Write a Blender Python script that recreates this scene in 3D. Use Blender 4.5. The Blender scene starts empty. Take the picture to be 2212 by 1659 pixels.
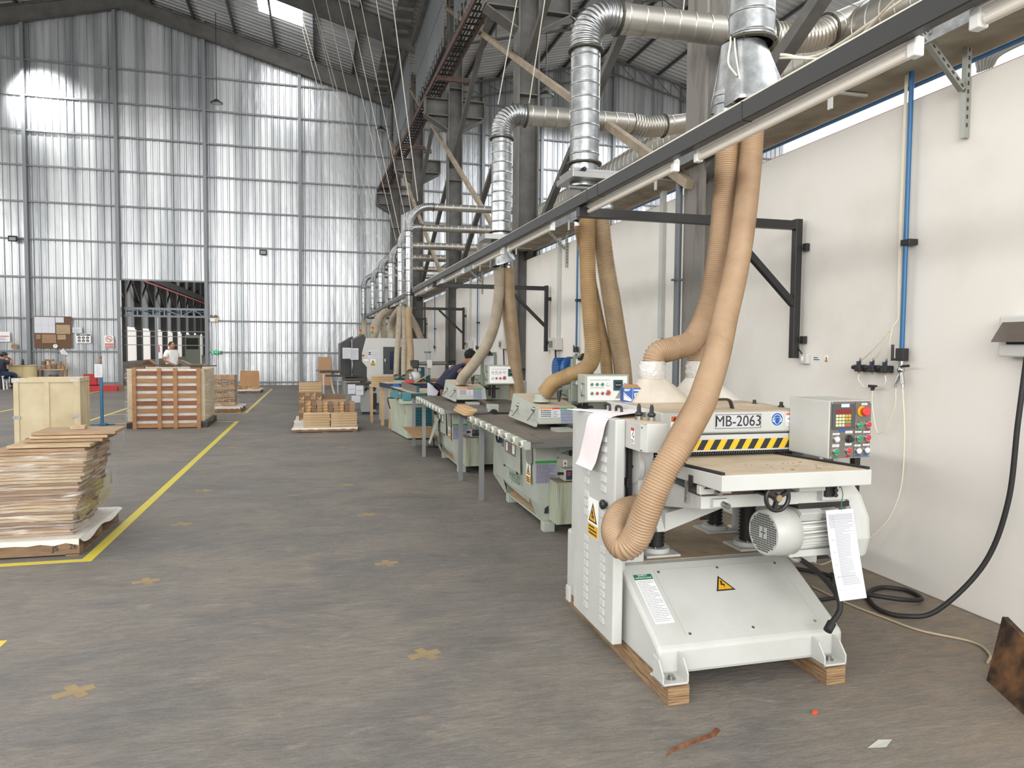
import bpy, math, random
from mathutils import Vector, Matrix
random.seed(7)
SC = bpy.context.scene
COL = SC.collection

# ------------------------------------------------------------------ camera
def make_camera():
    yaw, pit, roll = math.radians(14.93), math.radians(-2.92), math.radians(0.5)
    f = Vector((math.sin(yaw)*math.cos(pit), math.cos(yaw)*math.cos(pit), math.sin(pit)))
    r0 = Vector((math.cos(yaw), -math.sin(yaw), 0)); u0 = r0.cross(f)
    r = r0*math.cos(roll)+u0*math.sin(roll); u = u0*math.cos(roll)-r0*math.sin(roll)
    cd = bpy.data.cameras.new('camera'); co = bpy.data.objects.new('camera', cd); COL.objects.link(co)
    m = Matrix((( r.x, u.x, -f.x, 0), (r.y, u.y, -f.y, 0), (r.z, u.z, -f.z, 1.6), (0, 0, 0, 1)))
    co.matrix_world = m
    cd.sensor_fit = 'HORIZONTAL'; cd.sensor_width = 36.0; cd.lens = 1560.0/2212.0*36.0
    cd.clip_start = 0.05; cd.clip_end = 400
    SC.camera = co
make_camera()

# ------------------------------------------------------------------ light and exposure
SC.view_settings.view_transform = 'Standard'
SC.view_settings.look = 'None'
SC.view_settings.gamma = 1.0
SC.view_settings.use_curve_mapping = False
SC.view_settings.exposure = 0.28
W = bpy.data.worlds.new('sky'); SC.world = W; W.use_nodes = True
bg = W.node_tree.nodes['Background']; bg.inputs[0].default_value = (0.97, 0.985, 1.0, 1); bg.inputs[1].default_value = 1.25

def area(name, loc, target, sx, sy, power, color=(1, 1, 1)):
    ld = bpy.data.lights.new(name, 'AREA'); ld.shape = 'RECTANGLE'; ld.size = sx; ld.size_y = sy
    ld.energy = power; ld.color = color
    o = bpy.data.objects.new(name, ld); COL.objects.link(o); o.location = loc
    o.rotation_euler = (Vector(target)-Vector(loc)).to_track_quat('-Z', 'Y').to_euler()
    return o
# daylight from the roof lights of the hall, of the side openings and of the next bay
area('roof_daylight', (-6.5, 9, 11.2), (-6.5, 9.01, 0), 11, 34, 1500, (1.0, 0.985, 0.96))
area('side_daylight', (-16.8, 9, 6.6), (3.8, 9, 2.2), 40, 2.2, 1500, (1.0, 0.98, 0.95))
area('front_fill', (-2, -9.5, 5.0), (-1, 30, 3.5), 16, 5, 1900, (1.0, 0.985, 0.96))  # added fill lamp behind the camera, brightens the whole hall
area('next_bay_daylight', (13, 12, 11.0), (13, 12.01, 0), 10, 34, 4200, (0.96, 0.98, 1.0))
area('next_hall_fill', (2.5, 75, 5.0), (-17, 75, 3.0), 80, 6, 8000, (1.0, 0.98, 0.95))  # added lamp before a closed wall, brightens the far hall's white panels
area('roof_light_spill', (-1.25, 26.2, 12.9), (-0.6, 30.3, 9.8), 1.4, 2.4, 90, (1, 1, 1))
def spot(name, loc, target, power, angle, size):
    ld = bpy.data.lights.new(name, 'SPOT'); ld.energy = power; ld.spot_size = math.radians(angle); ld.spot_blend = 1.0; ld.shadow_soft_size = size
    o = bpy.data.objects.new(name, ld); COL.objects.link(o); o.location = loc; o.rotation_euler = (Vector(target)-Vector(loc)).to_track_quat('-Z', 'Y').to_euler()
spot('wall_glare_spot', (-10.3, 28.8, 11.2), (-9.75, 30.3, 10.35), 1500, 85, 0.1)  # added spot without a fixture, puts a bright blob on the end wall

# ------------------------------------------------------------------ helpers
def lin(c):
    if isinstance(c, str):
        c = c.lstrip('#'); c = [int(c[i:i+2], 16)/255 for i in (0, 2, 4)]
    return tuple((x/12.92 if x <= 0.04045 else ((x+0.055)/1.055)**2.4) for x in c)+(1.0,)

MATS = {}
def mat(name, color, rough=0.5, metal=0.0, col2=None, scale=6.0, amt=1.0, stretch=(1, 1, 1), bump=0.0, bscale=30.0,
        emit=0.0, alpha=1.0, spec=0.5, detail=4.0, contrast=(0.35, 0.65), trans=0.0):
    if name in MATS: return MATS[name]
    m = bpy.data.materials.new(name); m.use_nodes = True; nt = m.node_tree; N = nt.nodes; L = nt.links
    b = N['Principled BSDF']
    b.inputs['Base Color'].default_value = lin(color)
    b.inputs['Roughness'].default_value = rough; b.inputs['Metallic'].default_value = metal
    b.inputs['Specular IOR Level'].default_value = spec
    b.inputs['Alpha'].default_value = alpha
    b.inputs['Transmission Weight'].default_value = trans
    if emit:
        b.inputs['Emission Color'].default_value = lin(color); b.inputs['Emission Strength'].default_value = emit
    tc = N.new('ShaderNodeTexCoord'); mp = N.new('ShaderNodeMapping'); mp.inputs['Scale'].default_value = stretch
    L.new(tc.outputs['Object'], mp.inputs['Vector'])
    if col2 is not None:
        nz = N.new('ShaderNodeTexNoise'); nz.inputs['Scale'].default_value = scale; nz.inputs['Detail'].default_value = detail
        nz.inputs['Roughness'].default_value = 0.6
        L.new(mp.outputs[0], nz.inputs['Vector'])
        cr = N.new('ShaderNodeValToRGB'); cr.color_ramp.elements[0].position = contrast[0]; cr.color_ramp.elements[1].position = contrast[1]
        cr.color_ramp.elements[0].color = lin(color); cr.color_ramp.elements[1].color = lin(col2)
        L.new(nz.outputs['Fac'], cr.inputs[0]); L.new(cr.outputs[0], b.inputs['Base Color'])
    if bump:
        n2 = N.new('ShaderNodeTexNoise'); n2.inputs['Scale'].default_value = bscale; n2.inputs['Detail'].default_value = 3
        L.new(mp.outputs[0], n2.inputs['Vector'])
        bp = N.new('ShaderNodeBump'); bp.inputs['Strength'].default_value = bump; bp.inputs['Distance'].default_value = 0.01
        L.new(n2.outputs['Fac'], bp.inputs['Height']); L.new(bp.outputs[0], b.inputs['Normal'])
    MATS[name] = m
    return m

class MB:
    """collects polygons of one mesh object"""
    def __init__(s): s.v = []; s.f = []; s.mi = []; s.sm = []; s.m = 0; s.X = None
    def add(s, vs, fs, smooth=False):
        o = len(s.v)
        if s.X is not None: vs = [s.X @ Vector(v) for v in vs]
        s.v.extend([tuple(v) for v in vs])
        for f in fs:
            s.f.append([o+i for i in f]); s.mi.append(s.m); s.sm.append(smooth)
        return s
    def box(s, x0, x1, y0, y1, z0, z1):
        v = [(x0, y0, z0), (x1, y0, z0), (x1, y1, z0), (x0, y1, z0), (x0, y0, z1), (x1, y0, z1), (x1, y1, z1), (x0, y1, z1)]
        return s.add(v, [(0, 3, 2, 1), (4, 5, 6, 7), (0, 1, 5, 4), (1, 2, 6, 5), (2, 3, 7, 6), (3, 0, 4, 7)])
    def cbox(s, c, d, rz=0.0, rx=0.0, ry=0.0):
        R = Matrix.Rotation(rz, 3, 'Z') @ Matrix.Rotation(ry, 3, 'Y') @ Matrix.Rotation(rx, 3, 'X')
        v = [Vector(c)+R @ Vector((sx*d[0]/2, sy*d[1]/2, sz*d[2]/2)) for sz in (-1, 1) for sx, sy in ((-1, -1), (1, -1), (1, 1), (-1, 1))]
        return s.add(v, [(0, 3, 2, 1), (4, 5, 6, 7), (0, 1, 5, 4), (1, 2, 6, 5), (2, 3, 7, 6), (3, 0, 4, 7)])
    def hexa(s, v):
        """eight corners: bottom ring of four, then top ring of four"""
        return s.add(v, [(0, 3, 2, 1), (4, 5, 6, 7), (0, 1, 5, 4), (1, 2, 6, 5), (2, 3, 7, 6), (3, 0, 4, 7)])
    def prism(s, pts, a, b, axis='x'):
        """closed outline extruded along an axis; pts are the two other coordinates in order"""
        n = len(pts)
        def mk(p, t):
            return {'x': (t, p[0], p[1]), 'y': (p[0], t, p[1]), 'z': (p[0], p[1], t)}[axis]
        v = [mk(p, a) for p in pts]+[mk(p, b) for p in pts]
        return s.add(v, [tuple(range(n))[::-1], tuple(range(n, 2*n))]+[(i, (i+1) % n, n+(i+1) % n, n+i) for i in range(n)])
    def bar(s, p0, p1, w, h=None, up=(0, 0, 1)):
        h = h or w; p0 = Vector(p0); p1 = Vector(p1); d = (p1-p0).normalized(); up = Vector(up)
        if abs(d.dot(up)) > 0.98: up = Vector((0, 1, 0))
        sd = d.cross(up).normalized()*w/2; u = sd.cross(d).normalized()*h/2
        v = [p0-sd-u, p0+sd-u, p0+sd+u, p0-sd+u, p1-sd-u, p1+sd-u, p1+sd+u, p1-sd+u]
        return s.add(v, [(3, 2, 1, 0), (4, 5, 6, 7), (0, 1, 5, 4), (1, 2, 6, 5), (2, 3, 7, 6), (3, 0, 4, 7)])
    def cyl(s, p0, p1, r, n=16, r2=None, caps=True):
        r2 = r if r2 is None else r2; p0 = Vector(p0); p1 = Vector(p1); d = (p1-p0).normalized()
        a = d.orthogonal().normalized(); b = d.cross(a)
        v = []
        for p, rr in ((p0, r), (p1, r2)):
            for i in range(n):
                t = 2*math.pi*i/n; v.append(p+a*math.cos(t)*rr+b*math.sin(t)*rr)
        s.add(v, [(i, (i+1) % n, n+(i+1) % n, n+i) for i in range(n)], True)
        if caps:
            s.add(v[:n], [tuple(range(n))[::-1]]); s.add(v[n:], [tuple(range(n))])
        return s
    def rings(s, rings, closed=True, smooth=True, cap=True):
        n = len(rings[0]); v = [p for r in rings for p in r]; fs = []
        for k in range(len(rings)-1):
            for i in range(n if closed else n-1):
                fs.append((k*n+i, k*n+(i+1) % n, (k+1)*n+(i+1) % n, (k+1)*n+i))
        s.add(v, fs, smooth)
        if cap and closed:
            s.add(rings[0], [tuple(range(n))[::-1]]); s.add(rings[-1], [tuple(range(n))])
        return s
    def lathe(s, prof, c, axis, n=24, cap=True):
        """prof: (distance along the axis, radius)"""
        d = Vector(axis).normalized(); a = d.orthogonal().normalized(); b = d.cross(a); c = Vector(c)
        return s.rings([[c+d*t+a*math.cos(2*math.pi*i/n)*r+b*math.sin(2*math.pi*i/n)*r for i in range(n)] for t, r in prof], cap=cap)
    def sweep(s, pts, rfun, n=16, step=None, cap=True):
        pts = [Vector(p) for p in pts]
        T = [(pts[min(i+1, len(pts)-1)]-pts[max(i-1, 0)]).normalized() for i in range(len(pts))]
        a = T[0].orthogonal().normalized(); rr = []; L = 0
        for i, p in enumerate(pts):
            if i: L += (p-pts[i-1]).length
            a = (a-T[i]*a.dot(T[i])).normalized(); b = T[i].cross(a); r = rfun(L, i) if callable(rfun) else rfun
            rr.append([p+a*math.cos(2*math.pi*k/n)*r+b*math.sin(2*math.pi*k/n)*r for k in range(n)])
        return s.rings(rr, cap=cap)
    def tube(s, pts, r, n=8, res=8):
        return s.sweep(spline(pts, res) if len(pts) > 2 else pts, r, n)
    def ellipsoid(s, c, d, n=16, m=10, R=None):
        c = Vector(c); rr = []
        for j in range(m+1):
            ph = -math.pi/2+math.pi*j/m; ring = []
            for i in range(n):
                t = 2*math.pi*i/n; v = Vector((math.cos(t)*math.cos(ph)*d[0], math.sin(t)*math.cos(ph)*d[1], math.sin(ph)*d[2]))
                if R is not None: v = R @ v
                ring.append(c+v)
            rr.append(ring)
        return s.rings(rr, cap=False)
    def build(s, name, mats, bevel=0.0, loc=(0, 0, 0)):
        me = bpy.data.meshes.new(name)
        lx, ly, lz = loc
        me.from_pydata([(x-lx, y-ly, z-lz) for x, y, z in s.v], [], s.f)
        mats = mats if isinstance(mats, (list, tuple)) else [mats]
        for m in mats: me.materials.append(m)
        me.polygons.foreach_set('material_index', s.mi)
        me.polygons.foreach_set('use_smooth', s.sm)
        me.update()
        o = bpy.data.objects.new(name, me); COL.objects.link(o)
        if bevel:
            md = o.modifiers.new('bevel', 'BEVEL'); md.width = bevel; md.segments = 2; md.limit_method = 'ANGLE'; md.angle_limit = math.radians(40)
            md.harden_normals = False
        return o

def spline(pts, res=8):
    P = [Vector(p) for p in pts]; P = [P[0]*2-P[1]]+P+[P[-1]*2-P[-2]]; out = []
    for i in range(1, len(P)-2):
        for k in range(res):
            t = k/res; a, b, c, d = P[i-1], P[i], P[i+1], P[i+2]
            out.append(0.5*((2*b)+(c-a)*t+(2*a-5*b+4*c-d)*t*t+(3*b-3*c+d-a)*t**3))
    out.append(P[-2]); return out
def resample(pts, step):
    out = [pts[0].copy()]; need = step
    for i in range(1, len(pts)):
        a, b = pts[i-1], pts[i]; L = (b-a).length; pos = 0
        while L-pos >= need:
            pos += need; out.append(a.lerp(b, pos/L)); need = step
        need -= L-pos
    return out

OFF = {}   # root name -> offset of vertices given in world coordinates
def thing(name, label, cat, loc=(0, 0, 0), rz=0.0, group=None, world=False):
    o = bpy.data.objects.new(name, None); o.empty_display_size = 0.1; COL.objects.link(o)
    o.location = loc; o.rotation_euler = (0, 0, rz); o['label'] = label; o['category'] = cat
    if group: o['group'] = group
    OFF[o.name] = tuple(loc) if world else (0, 0, 0)
    return o
def part(name, mb, mats, parent, label=None, bevel=0.0, kind=None):
    r = parent
    while r.parent: r = r.parent
    o = mb.build(name, mats, bevel, OFF.get(r.name, (0, 0, 0))); o.parent = parent
    if label: o['label'] = label
    if kind: o['kind'] = kind
    return o
def solo(name, mb, mats, label, cat, group=None, bevel=0.0, kind=None):
    xs = [v[0] for v in mb.v]; ys = [v[1] for v in mb.v]; zs = [v[2] for v in mb.v]
    loc = ((min(xs)+max(xs))/2, (min(ys)+max(ys))/2, min(zs))
    o = mb.build(name, mats, bevel, loc); o.location = loc; OFF[o.name] = loc
    o['label'] = label; o['category'] = cat
    if group: o['group'] = group
    if kind: o['kind'] = kind
    return o
def structure(name, mb, mats, bevel=0.0, parent=None, label=None):
    o = mb.build(name, mats, bevel)
    if parent: o.parent = parent
    else: o['kind'] = 'structure'
    if label: o['label'] = label
    return o
def dup(root, loc, rz=None, label=None, group=None):
    r = root.copy(); COL.objects.link(r); r.location = loc
    if rz is not None: r.rotation_euler = (0, 0, rz)
    if label: r['label'] = label
    if group: r['group'] = group
    def rec(src, dst):
        for ch in list(src.children):
            c = ch.copy(); COL.objects.link(c); c.parent = dst; rec(ch, c)
    rec(root, r); return r

def text(mb, s, size, M, depth=0.0015, squeeze=1.0):
    """lettering as raised geometry; M places the text plane (x right, y up, z out)"""
    cu = bpy.data.curves.new('txt', 'FONT'); cu.body = s; cu.size = size; cu.align_x = 'CENTER'; cu.align_y = 'CENTER'
    cu.extrude = depth/2; cu.resolution_u = 3
    o = bpy.data.objects.new('txt', cu); COL.objects.link(o)
    dg = bpy.context.evaluated_depsgraph_get(); me = bpy.data.meshes.new_from_object(o.evaluated_get(dg))
    mb.add([M @ Vector((v.co.x*squeeze, v.co.y, v.co.z+depth/2)) for v in me.vertices], [tuple(p.vertices) for p in me.polygons])
    bpy.data.objects.remove(o); bpy.data.curves.remove(cu); bpy.data.meshes.remove(me)
def frame(o, right, up):
    r = Vector(right).normalized(); u = Vector(up).normalized(); n = r.cross(u).normalized()
    return Matrix(((r.x, u.x, n.x, o[0]), (r.y, u.y, n.y, o[1]), (r.z, u.z, n.z, o[2]), (0, 0, 0, 1)))
def flat(mb, M, x0, x1, y0, y1, t=0.001, z=0.0):
    v = [M @ Vector(p) for p in ((x0, y0, z), (x1, y0, z), (x1, y1, z), (x0, y1, z), (x0, y0, z+t), (x1, y0, z+t), (x1, y1, z+t), (x0, y1, z+t))]
    mb.hexa(v)
def poly(mb, M, pts, t=0.001, z=0.0):
    n = len(pts); v = [M @ Vector((p[0], p[1], z)) for p in pts]+[M @ Vector((p[0], p[1], z+t)) for p in pts]
    mb.add(v, [tuple(range(n))[::-1], tuple(range(n, 2*n))]+[(i, (i+1) % n, n+(i+1) % n, n+i) for i in range(n)])
def disc(mb, M, cx, cy, r, t=0.001, z=0.0, n=20):
    poly(mb, M, [(cx+r*math.cos(2*math.pi*i/n), cy+r*math.sin(2*math.pi*i/n)) for i in range(n)], t, z)
def lines(mb, M, x0, x1, y0, y1, n, t=0.0006, z=0.001, fill=0.45, seed=1, ragged=True):
    """rows of small print"""
    rnd = random.Random(seed); h = (y1-y0)/n
    for i in range(n):
        yy = y1-h*(i+0.75); x = x0
        end = x1-(rnd.random()*0.35*(x1-x0) if ragged and rnd.random() < 0.4 else 0)
        while x < end:
            w = (0.05+0.12*rnd.random())*(x1-x0); flat(mb, M, x, min(x+w, end), yy, yy+h*fill, t, z); x += w+0.02*(x1-x0)

# ------------------------------------------------------------------ materials
white_paint = mat('white_paint', '#bcbdb9', 0.42, col2='#afb0aa', scale=2.5, contrast=(0.4, 0.75))
white_gloss = mat('white_gloss', '#c4c4bf', 0.3)
cream_dust = mat('dusty_white', '#cbbda6', 0.8, col2='#b19d80', scale=5, contrast=(0.35, 0.75))
wall_white = mat('wall_white', '#dedad3', 0.8, col2='#cdc8be', scale=0.8, contrast=(0.5, 0.8), bump=0.05, bscale=60)
sage = mat('sage_paint', '#a7aca1', 0.45, col2='#9a9f93', scale=3, contrast=(0.4, 0.75))
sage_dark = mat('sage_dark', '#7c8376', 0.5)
black = mat('black_paint', '#242424', 0.4)
black_rubber = mat('black_rubber', '#1d1d1d', 0.6)
dark_metal = mat('dark_metal', '#3c3a38', 0.45, 0.6)
steel = mat('bare_steel', '#9a9a98', 0.35, 0.85)
chrome = mat('chrome', '#c4c4c4', 0.2, 1.0)
galv = mat('galvanised', '#a6a8a7', 0.28, 0.9, col2='#87898a', scale=14, contrast=(0.35, 0.65), bump=0.04, bscale=12)
galv_dusty = mat('galvanised_dusty', '#b3b1aa', 0.36, 0.8, col2='#9b8f7b', scale=2.2, contrast=(0.45, 0.8))
column_paint = mat('column_paint', '#6a6864', 0.7, col2='#4e4c48', scale=2.2, contrast=(0.35, 0.7), bump=0.2, bscale=14)
column_dark = mat('column_dark', '#5a5955', 0.7, col2='#484643', scale=2, contrast=(0.35, 0.7))
rust = mat('rust_paint', '#5a413a', 0.7, col2='#443530', scale=8)
dusty_beam = mat('dusty_beam', '#9a8b72', 0.8, col2='#7d705c', scale=4)
hose_tan = mat('hose_tan', '#a89273', 0.5, col2='#937d60', scale=5, contrast=(0.35, 0.7))
hose_pink = mat('hose_beige', '#a58a6d', 0.5, col2='#93785b', scale=5, contrast=(0.35, 0.7))
hose_grey = mat('hose_dusty', '#a89d8a', 0.55, col2='#988d7a', scale=5)
hose_ochre = mat('hose_ochre', '#a4885e', 0.5, col2='#8f7450', scale=5)
blue_paint = mat('blue_paint', '#1c4f87', 0.4)
blue_pipe = mat('blue_pipe', '#24608f', 0.4)
teal = mat('teal_paint', '#1f5a63', 0.4, col2='#194c54', scale=5)
navy = mat('navy_paint', '#1f2c47', 0.5)
paper = mat('paper', '#d3d4da', 0.8)
paper_pink = mat('pink_sheet', '#e2d7d8', 0.7, col2='#ebe5e6', scale=3)
ink = mat('ink', '#26272a', 0.8)
ink_grey = mat('ink_grey', '#97989d', 0.8)
sticker_white = mat('sticker_white', '#ecebe8', 0.5)
yellow_stick = mat('sticker_yellow', '#d8a318', 0.5)
red_stick = mat('sticker_red', '#b8322a', 0.5)
green_stick = mat('sticker_green', '#2f8a3c', 0.5)
orange_stick = mat('sticker_orange', '#d98a2a', 0.5)
lilac = mat('label_lilac', '#9d9cae', 0.6)
blue_stick = mat('sticker_blue', '#17509a', 0.5)
btn_green = mat('button_green', '#0f8a5c', 0.3)
btn_red = mat('button_red', '#c02a33', 0.3)
btn_white = mat('button_white', '#dcdcdc', 0.3)
plastic_clear = mat('clear_tube', '#d9d3c0', 0.25)
wood_light = mat('wood_light', '#c6ae88', 0.65, col2='#ab8d66', scale=4, stretch=(1, 8, 8), contrast=(0.3, 0.7))
wood_y = mat('wood_light_y', '#cdb083', 0.65, col2='#b5946a', scale=4, stretch=(8, 1, 8), contrast=(0.3, 0.7))
plywood = mat('plywood', '#cbbd9e', 0.7, col2='#b5a481', scale=2, stretch=(1, 4, 1), contrast=(0.35, 0.7))
wood_pallet = mat('pallet_wood', '#97704c', 0.7, col2='#7b583b', scale=5, stretch=(1, 6, 6), contrast=(0.3, 0.7))
block_wood = mat('laminated_block', '#a38560', 0.75, col2='#644a33', scale=3, stretch=(2, 2, 45), contrast=(0.35, 0.65), bump=0.4, bscale=20)
cardboard = mat('cardboard', '#a9825a', 0.8, col2='#9c764f', scale=3)
def film_material():
    m = bpy.data.materials.new('stretch_film'); m.use_nodes = True; nt = m.node_tree; N = nt.nodes; L = nt.links
    b = N['Principled BSDF']; b.inputs['Base Color'].default_value = lin('#e4e0d8'); b.inputs['Roughness'].default_value = 0.12; b.inputs['Specular IOR Level'].default_value = 0.9
    tc = N.new('ShaderNodeTexCoord'); mp = N.new('ShaderNodeMapping'); mp.inputs['Rotation'].default_value = (0.3, 0.35, 0.2); mp.inputs['Scale'].default_value = (1.2, 1.2, 16)
    L.new(tc.outputs['Object'], mp.inputs[0]); n = N.new('ShaderNodeTexNoise'); n.inputs['Scale'].default_value = 2.4; n.inputs['Detail'].default_value = 8; n.inputs['Distortion'].default_value = 0.8; L.new(mp.outputs[0], n.inputs[0])
    r = N.new('ShaderNodeValToRGB'); r.color_ramp.elements[0].position = 0.52; r.color_ramp.elements[1].position = 0.74
    r.color_ramp.elements[0].color = (0.07, 0.07, 0.07, 1); r.color_ramp.elements[1].color = (0.65, 0.65, 0.65, 1)  # pale, more opaque streaks stand in for highlights along the film creases
    L.new(n.outputs['Fac'], r.inputs[0]); L.new(r.outputs[0], b.inputs['Alpha'])
    bp = N.new('ShaderNodeBump'); bp.inputs['Strength'].default_value = 0.9; bp.inputs['Distance'].default_value = 0.02; L.new(n.outputs['Fac'], bp.inputs['Height']); L.new(bp.outputs[0], b.inputs['Normal'])
    MATS['stretch_film'] = m; return m
film = film_material()
# ------------------------------------------------------------------ floor
def floor_material():
    m = bpy.data.materials.new('floor_concrete'); m.use_nodes = True; nt = m.node_tree; N = nt.nodes; L = nt.links
    b = N['Principled BSDF']; b.inputs['Roughness'].default_value = 0.62; b.inputs['Specular IOR Level'].default_value = 0.35
    tc = N.new('ShaderNodeTexCoord')
    def noise(scale, stretch, detail=5, dist=0.0):
        mp = N.new('ShaderNodeMapping'); mp.inputs['Scale'].default_value = stretch; L.new(tc.outputs['Object'], mp.inputs[0])
        n = N.new('ShaderNodeTexNoise'); n.inputs['Scale'].default_value = scale; n.inputs['Detail'].default_value = detail
        n.inputs['Roughness'].default_value = 0.62; n.inputs['Distortion'].default_value = dist
        L.new(mp.outputs[0], n.inputs['Vector']); return n
    def ramp(n, p0, p1, c0, c1):
        r = N.new('ShaderNodeValToRGB'); r.color_ramp.elements[0].position = p0; r.color_ramp.elements[1].position = p1
        r.color_ramp.elements[0].color = c0; r.color_ramp.elements[1].color = c1; L.new(n.outputs['Fac'], r.inputs[0]); return r
    def mix(a, bb, fac, mode='MIX'):
        x = N.new('ShaderNodeMix'); x.data_type = 'RGBA'; x.blend_type = mode
        if isinstance(fac, float): x.inputs[0].default_value = fac
        else: L.new(fac, x.inputs[0])
        for k, v in ((6, a), (7, bb)):
            if isinstance(v, tuple): x.inputs[k].default_value = v
            else: L.new(v, x.inputs[k])
        return x.outputs[2]
    base = ramp(noise(0.35, (1, 1, 1)), 0.35, 0.68, lin('#74706b'), lin('#837c72'))
    dark = ramp(noise(1.1, (0.8, 1.4, 1), 6, 1.0), 0.44, 0.7, (0, 0, 0, 1), (1, 1, 1, 1))
    c = mix(base.outputs[0], lin('#686664'), dark.outputs[0])
    brush = ramp(noise(7.5, (0.55, 2.0, 1), 10, 1.2), 0.38, 0.64, (0.84, 0.84, 0.84, 1), (1.10, 1.10, 1.10, 1))
    c = mix(c, brush.outputs[0], 0.85, 'MULTIPLY')
    dust = ramp(noise(2.6, (0.8, 1.5, 1), 11, 1.6), 0.60, 0.78, (0, 0, 0, 1), (0.75, 0.75, 0.75, 1))
    c = mix(c, lin('#9c8f7d'), dust.outputs[0])
    fine = ramp(noise(85, (1, 1, 1), 3), 0.35, 0.68, (0.84, 0.84, 0.84, 1), (1.1, 1.1, 1.1, 1))
    c = mix(c, fine.outputs[0], 0.7, 'MULTIPLY')
    streak = ramp(noise(26, (0.5, 1.9, 1), 8, 1.5), 0.36, 0.66, (0.86, 0.86, 0.86, 1), (1.09, 1.08, 1.07, 1))
    c = mix(c, streak.outputs[0], 0.9, 'MULTIPLY')
    scuff = ramp(noise(4.5, (0.35, 1.6, 1), 12, 3.0), 0.67, 0.76, (0, 0, 0, 1), (0.55, 0.55, 0.55, 1))
    c = mix(c, lin('#aaa49a'), scuff.outputs[0])
    # sawdust lying along the foot of the white wall and round the machines
    sx = N.new('ShaderNodeSeparateXYZ'); L.new(tc.outputs['Object'], sx.inputs[0])
    mr = N.new('ShaderNodeMapRange'); mr.inputs['From Min'].default_value = 1.8; mr.inputs['From Max'].default_value = 3.6
    L.new(sx.outputs['X'], mr.inputs['Value'])
    dn = ramp(noise(7, (1, 1.6, 1), 8, 0.6), 0.42, 0.62, (0.25, 0.25, 0.25, 1), (0.7, 0.7, 0.7, 1))
    mm = N.new('ShaderNodeMath'); mm.operation = 'MULTIPLY'; L.new(mr.outputs[0], mm.inputs[0]); L.new(dn.outputs[0], mm.inputs[1])
    c = mix(c, lin('#93806a'), mm.outputs[0])
    L.new(c, b.inputs['Base Color'])
    bp = N.new('ShaderNodeBump'); bp.inputs['Strength'].default_value = 0.5; bp.inputs['Distance'].default_value = 0.012
    nb = noise(16, (0.6, 2.0, 1), 10, 0.8); L.new(nb.outputs['Fac'], bp.inputs['Height']); L.new(bp.outputs[0], b.inputs['Normal'])
    return m
mb = MB(); mb.box(-19, 23, -12, 130, -0.2, 0)
structure('floor', mb, floor_material())

# ------------------------------------------------------------------ corrugated cladding
def clad_material(name, c0, c1, metal=0.45, rough=0.38, dents=0.35, axis=0):
    m = bpy.data.materials.new(name); m.use_nodes = True; nt = m.node_tree; N = nt.nodes; L = nt.links
    b = N['Principled BSDF']; b.inputs['Roughness'].default_value = rough; b.inputs['Metallic'].default_value = metal
    tc = N.new('ShaderNodeTexCoord'); mp = N.new('ShaderNodeMapping')
    mp.inputs['Scale'].default_value = (1.06, 1, 0.05) if axis == 0 else (1, 1.06, 0.05); L.new(tc.outputs['Object'], mp.inputs[0])
    n = N.new('ShaderNodeTexNoise'); n.inputs['Scale'].default_value = 2.2; n.inputs['Detail'].default_value = 6; L.new(mp.outputs[0], n.inputs[0])
    r = N.new('ShaderNodeValToRGB'); r.color_ramp.elements[0].position = 0.35; r.color_ramp.elements[1].position = 0.62
    r.color_ramp.elements[0].color = lin(c1); r.color_ramp.elements[1].color = lin(c0)
    L.new(n.outputs['Fac'], r.inputs[0]); L.new(r.outputs[0], b.inputs['Base Color'])
    n2 = N.new('ShaderNodeTexNoise'); n2.inputs['Scale'].default_value = 3.0; n2.inputs['Detail'].default_value = 4
    mp2 = N.new('ShaderNodeMapping'); mp2.inputs['Scale'].default_value = (1.5, 1.5, 0.5); L.new(tc.outputs['Object'], mp2.inputs[0]); L.new(mp2.outputs[0], n2.inputs[0])
    bp = N.new('ShaderNodeBump'); bp.inputs['Strength'].default_value = dents; bp.inputs['Distance'].default_value = 0.03
    L.new(n2.outputs['Fac'], bp.inputs['Height']); L.new(bp.outputs[0], b.inputs['Normal'])
    return m
clad = clad_material('wall_cladding', '#cdcfd0', '#96999c', 0.6, 0.33, 0.5)
roof_mat = mat('roof_sheet', '#a4a5a5', 0.5, 0.2, col2='#8d8e8e', scale=0.6, stretch=(0.3, 3, 1))

def roof1(x): return 14.6-0.246*abs(x+7.05)
def roof2(x): return 14.35-0.246*abs(x-12.6)
BY = 30.3
def clad_wall(mb, xa, xb, zlo, zhi, y, pitch=0.235, d=0.032):
    x = xa; prof = []
    k = 0
    while x < xb:
        w = pitch
        prof += [(x, 0), (x+w*0.60, 0), (x+w*0.70, -d), (x+w*0.88, -d), (x+w*0.98, 0)]
        if k % 4 == 3: prof += [(x+w*0.985, -d*0.5), (x+w*0.99, 0)]
        x += pitch; k += 1
    prof = [p for p in prof if p[0] < xb]+[(xb, 0)]
    vs = []; fs = []
    for i, (px, dy) in enumerate(prof):
        vs += [(px, y+dy, zlo(px)), (px, y+dy, zhi(px))]
    for i in range(len(prof)-1):
        fs.append((2*i, 2*i+2, 2*i+3, 2*i+1))
    mb.add(vs, fs)
mb = MB()
clad_wall(mb, -17.6, -7.22, lambda x: 0, lambda x: roof1(x)+0.15, BY)
clad_wall(mb, -7.22, -4.28, lambda x: 4.0, lambda x: roof1(x)+0.15, BY)
clad_wall(mb, -4.28, 3.3, lambda x: 0, lambda x: roof1(x)+0.15, BY)
clad_wall(mb, 3.3, 21.3, lambda x: 0, lambda x: roof2(x)+0.15, BY)
wb = structure('wall_back', mb, clad)
girt_m = mat('girt_grey', '#7c7f81', 0.5, 0.5)
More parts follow.
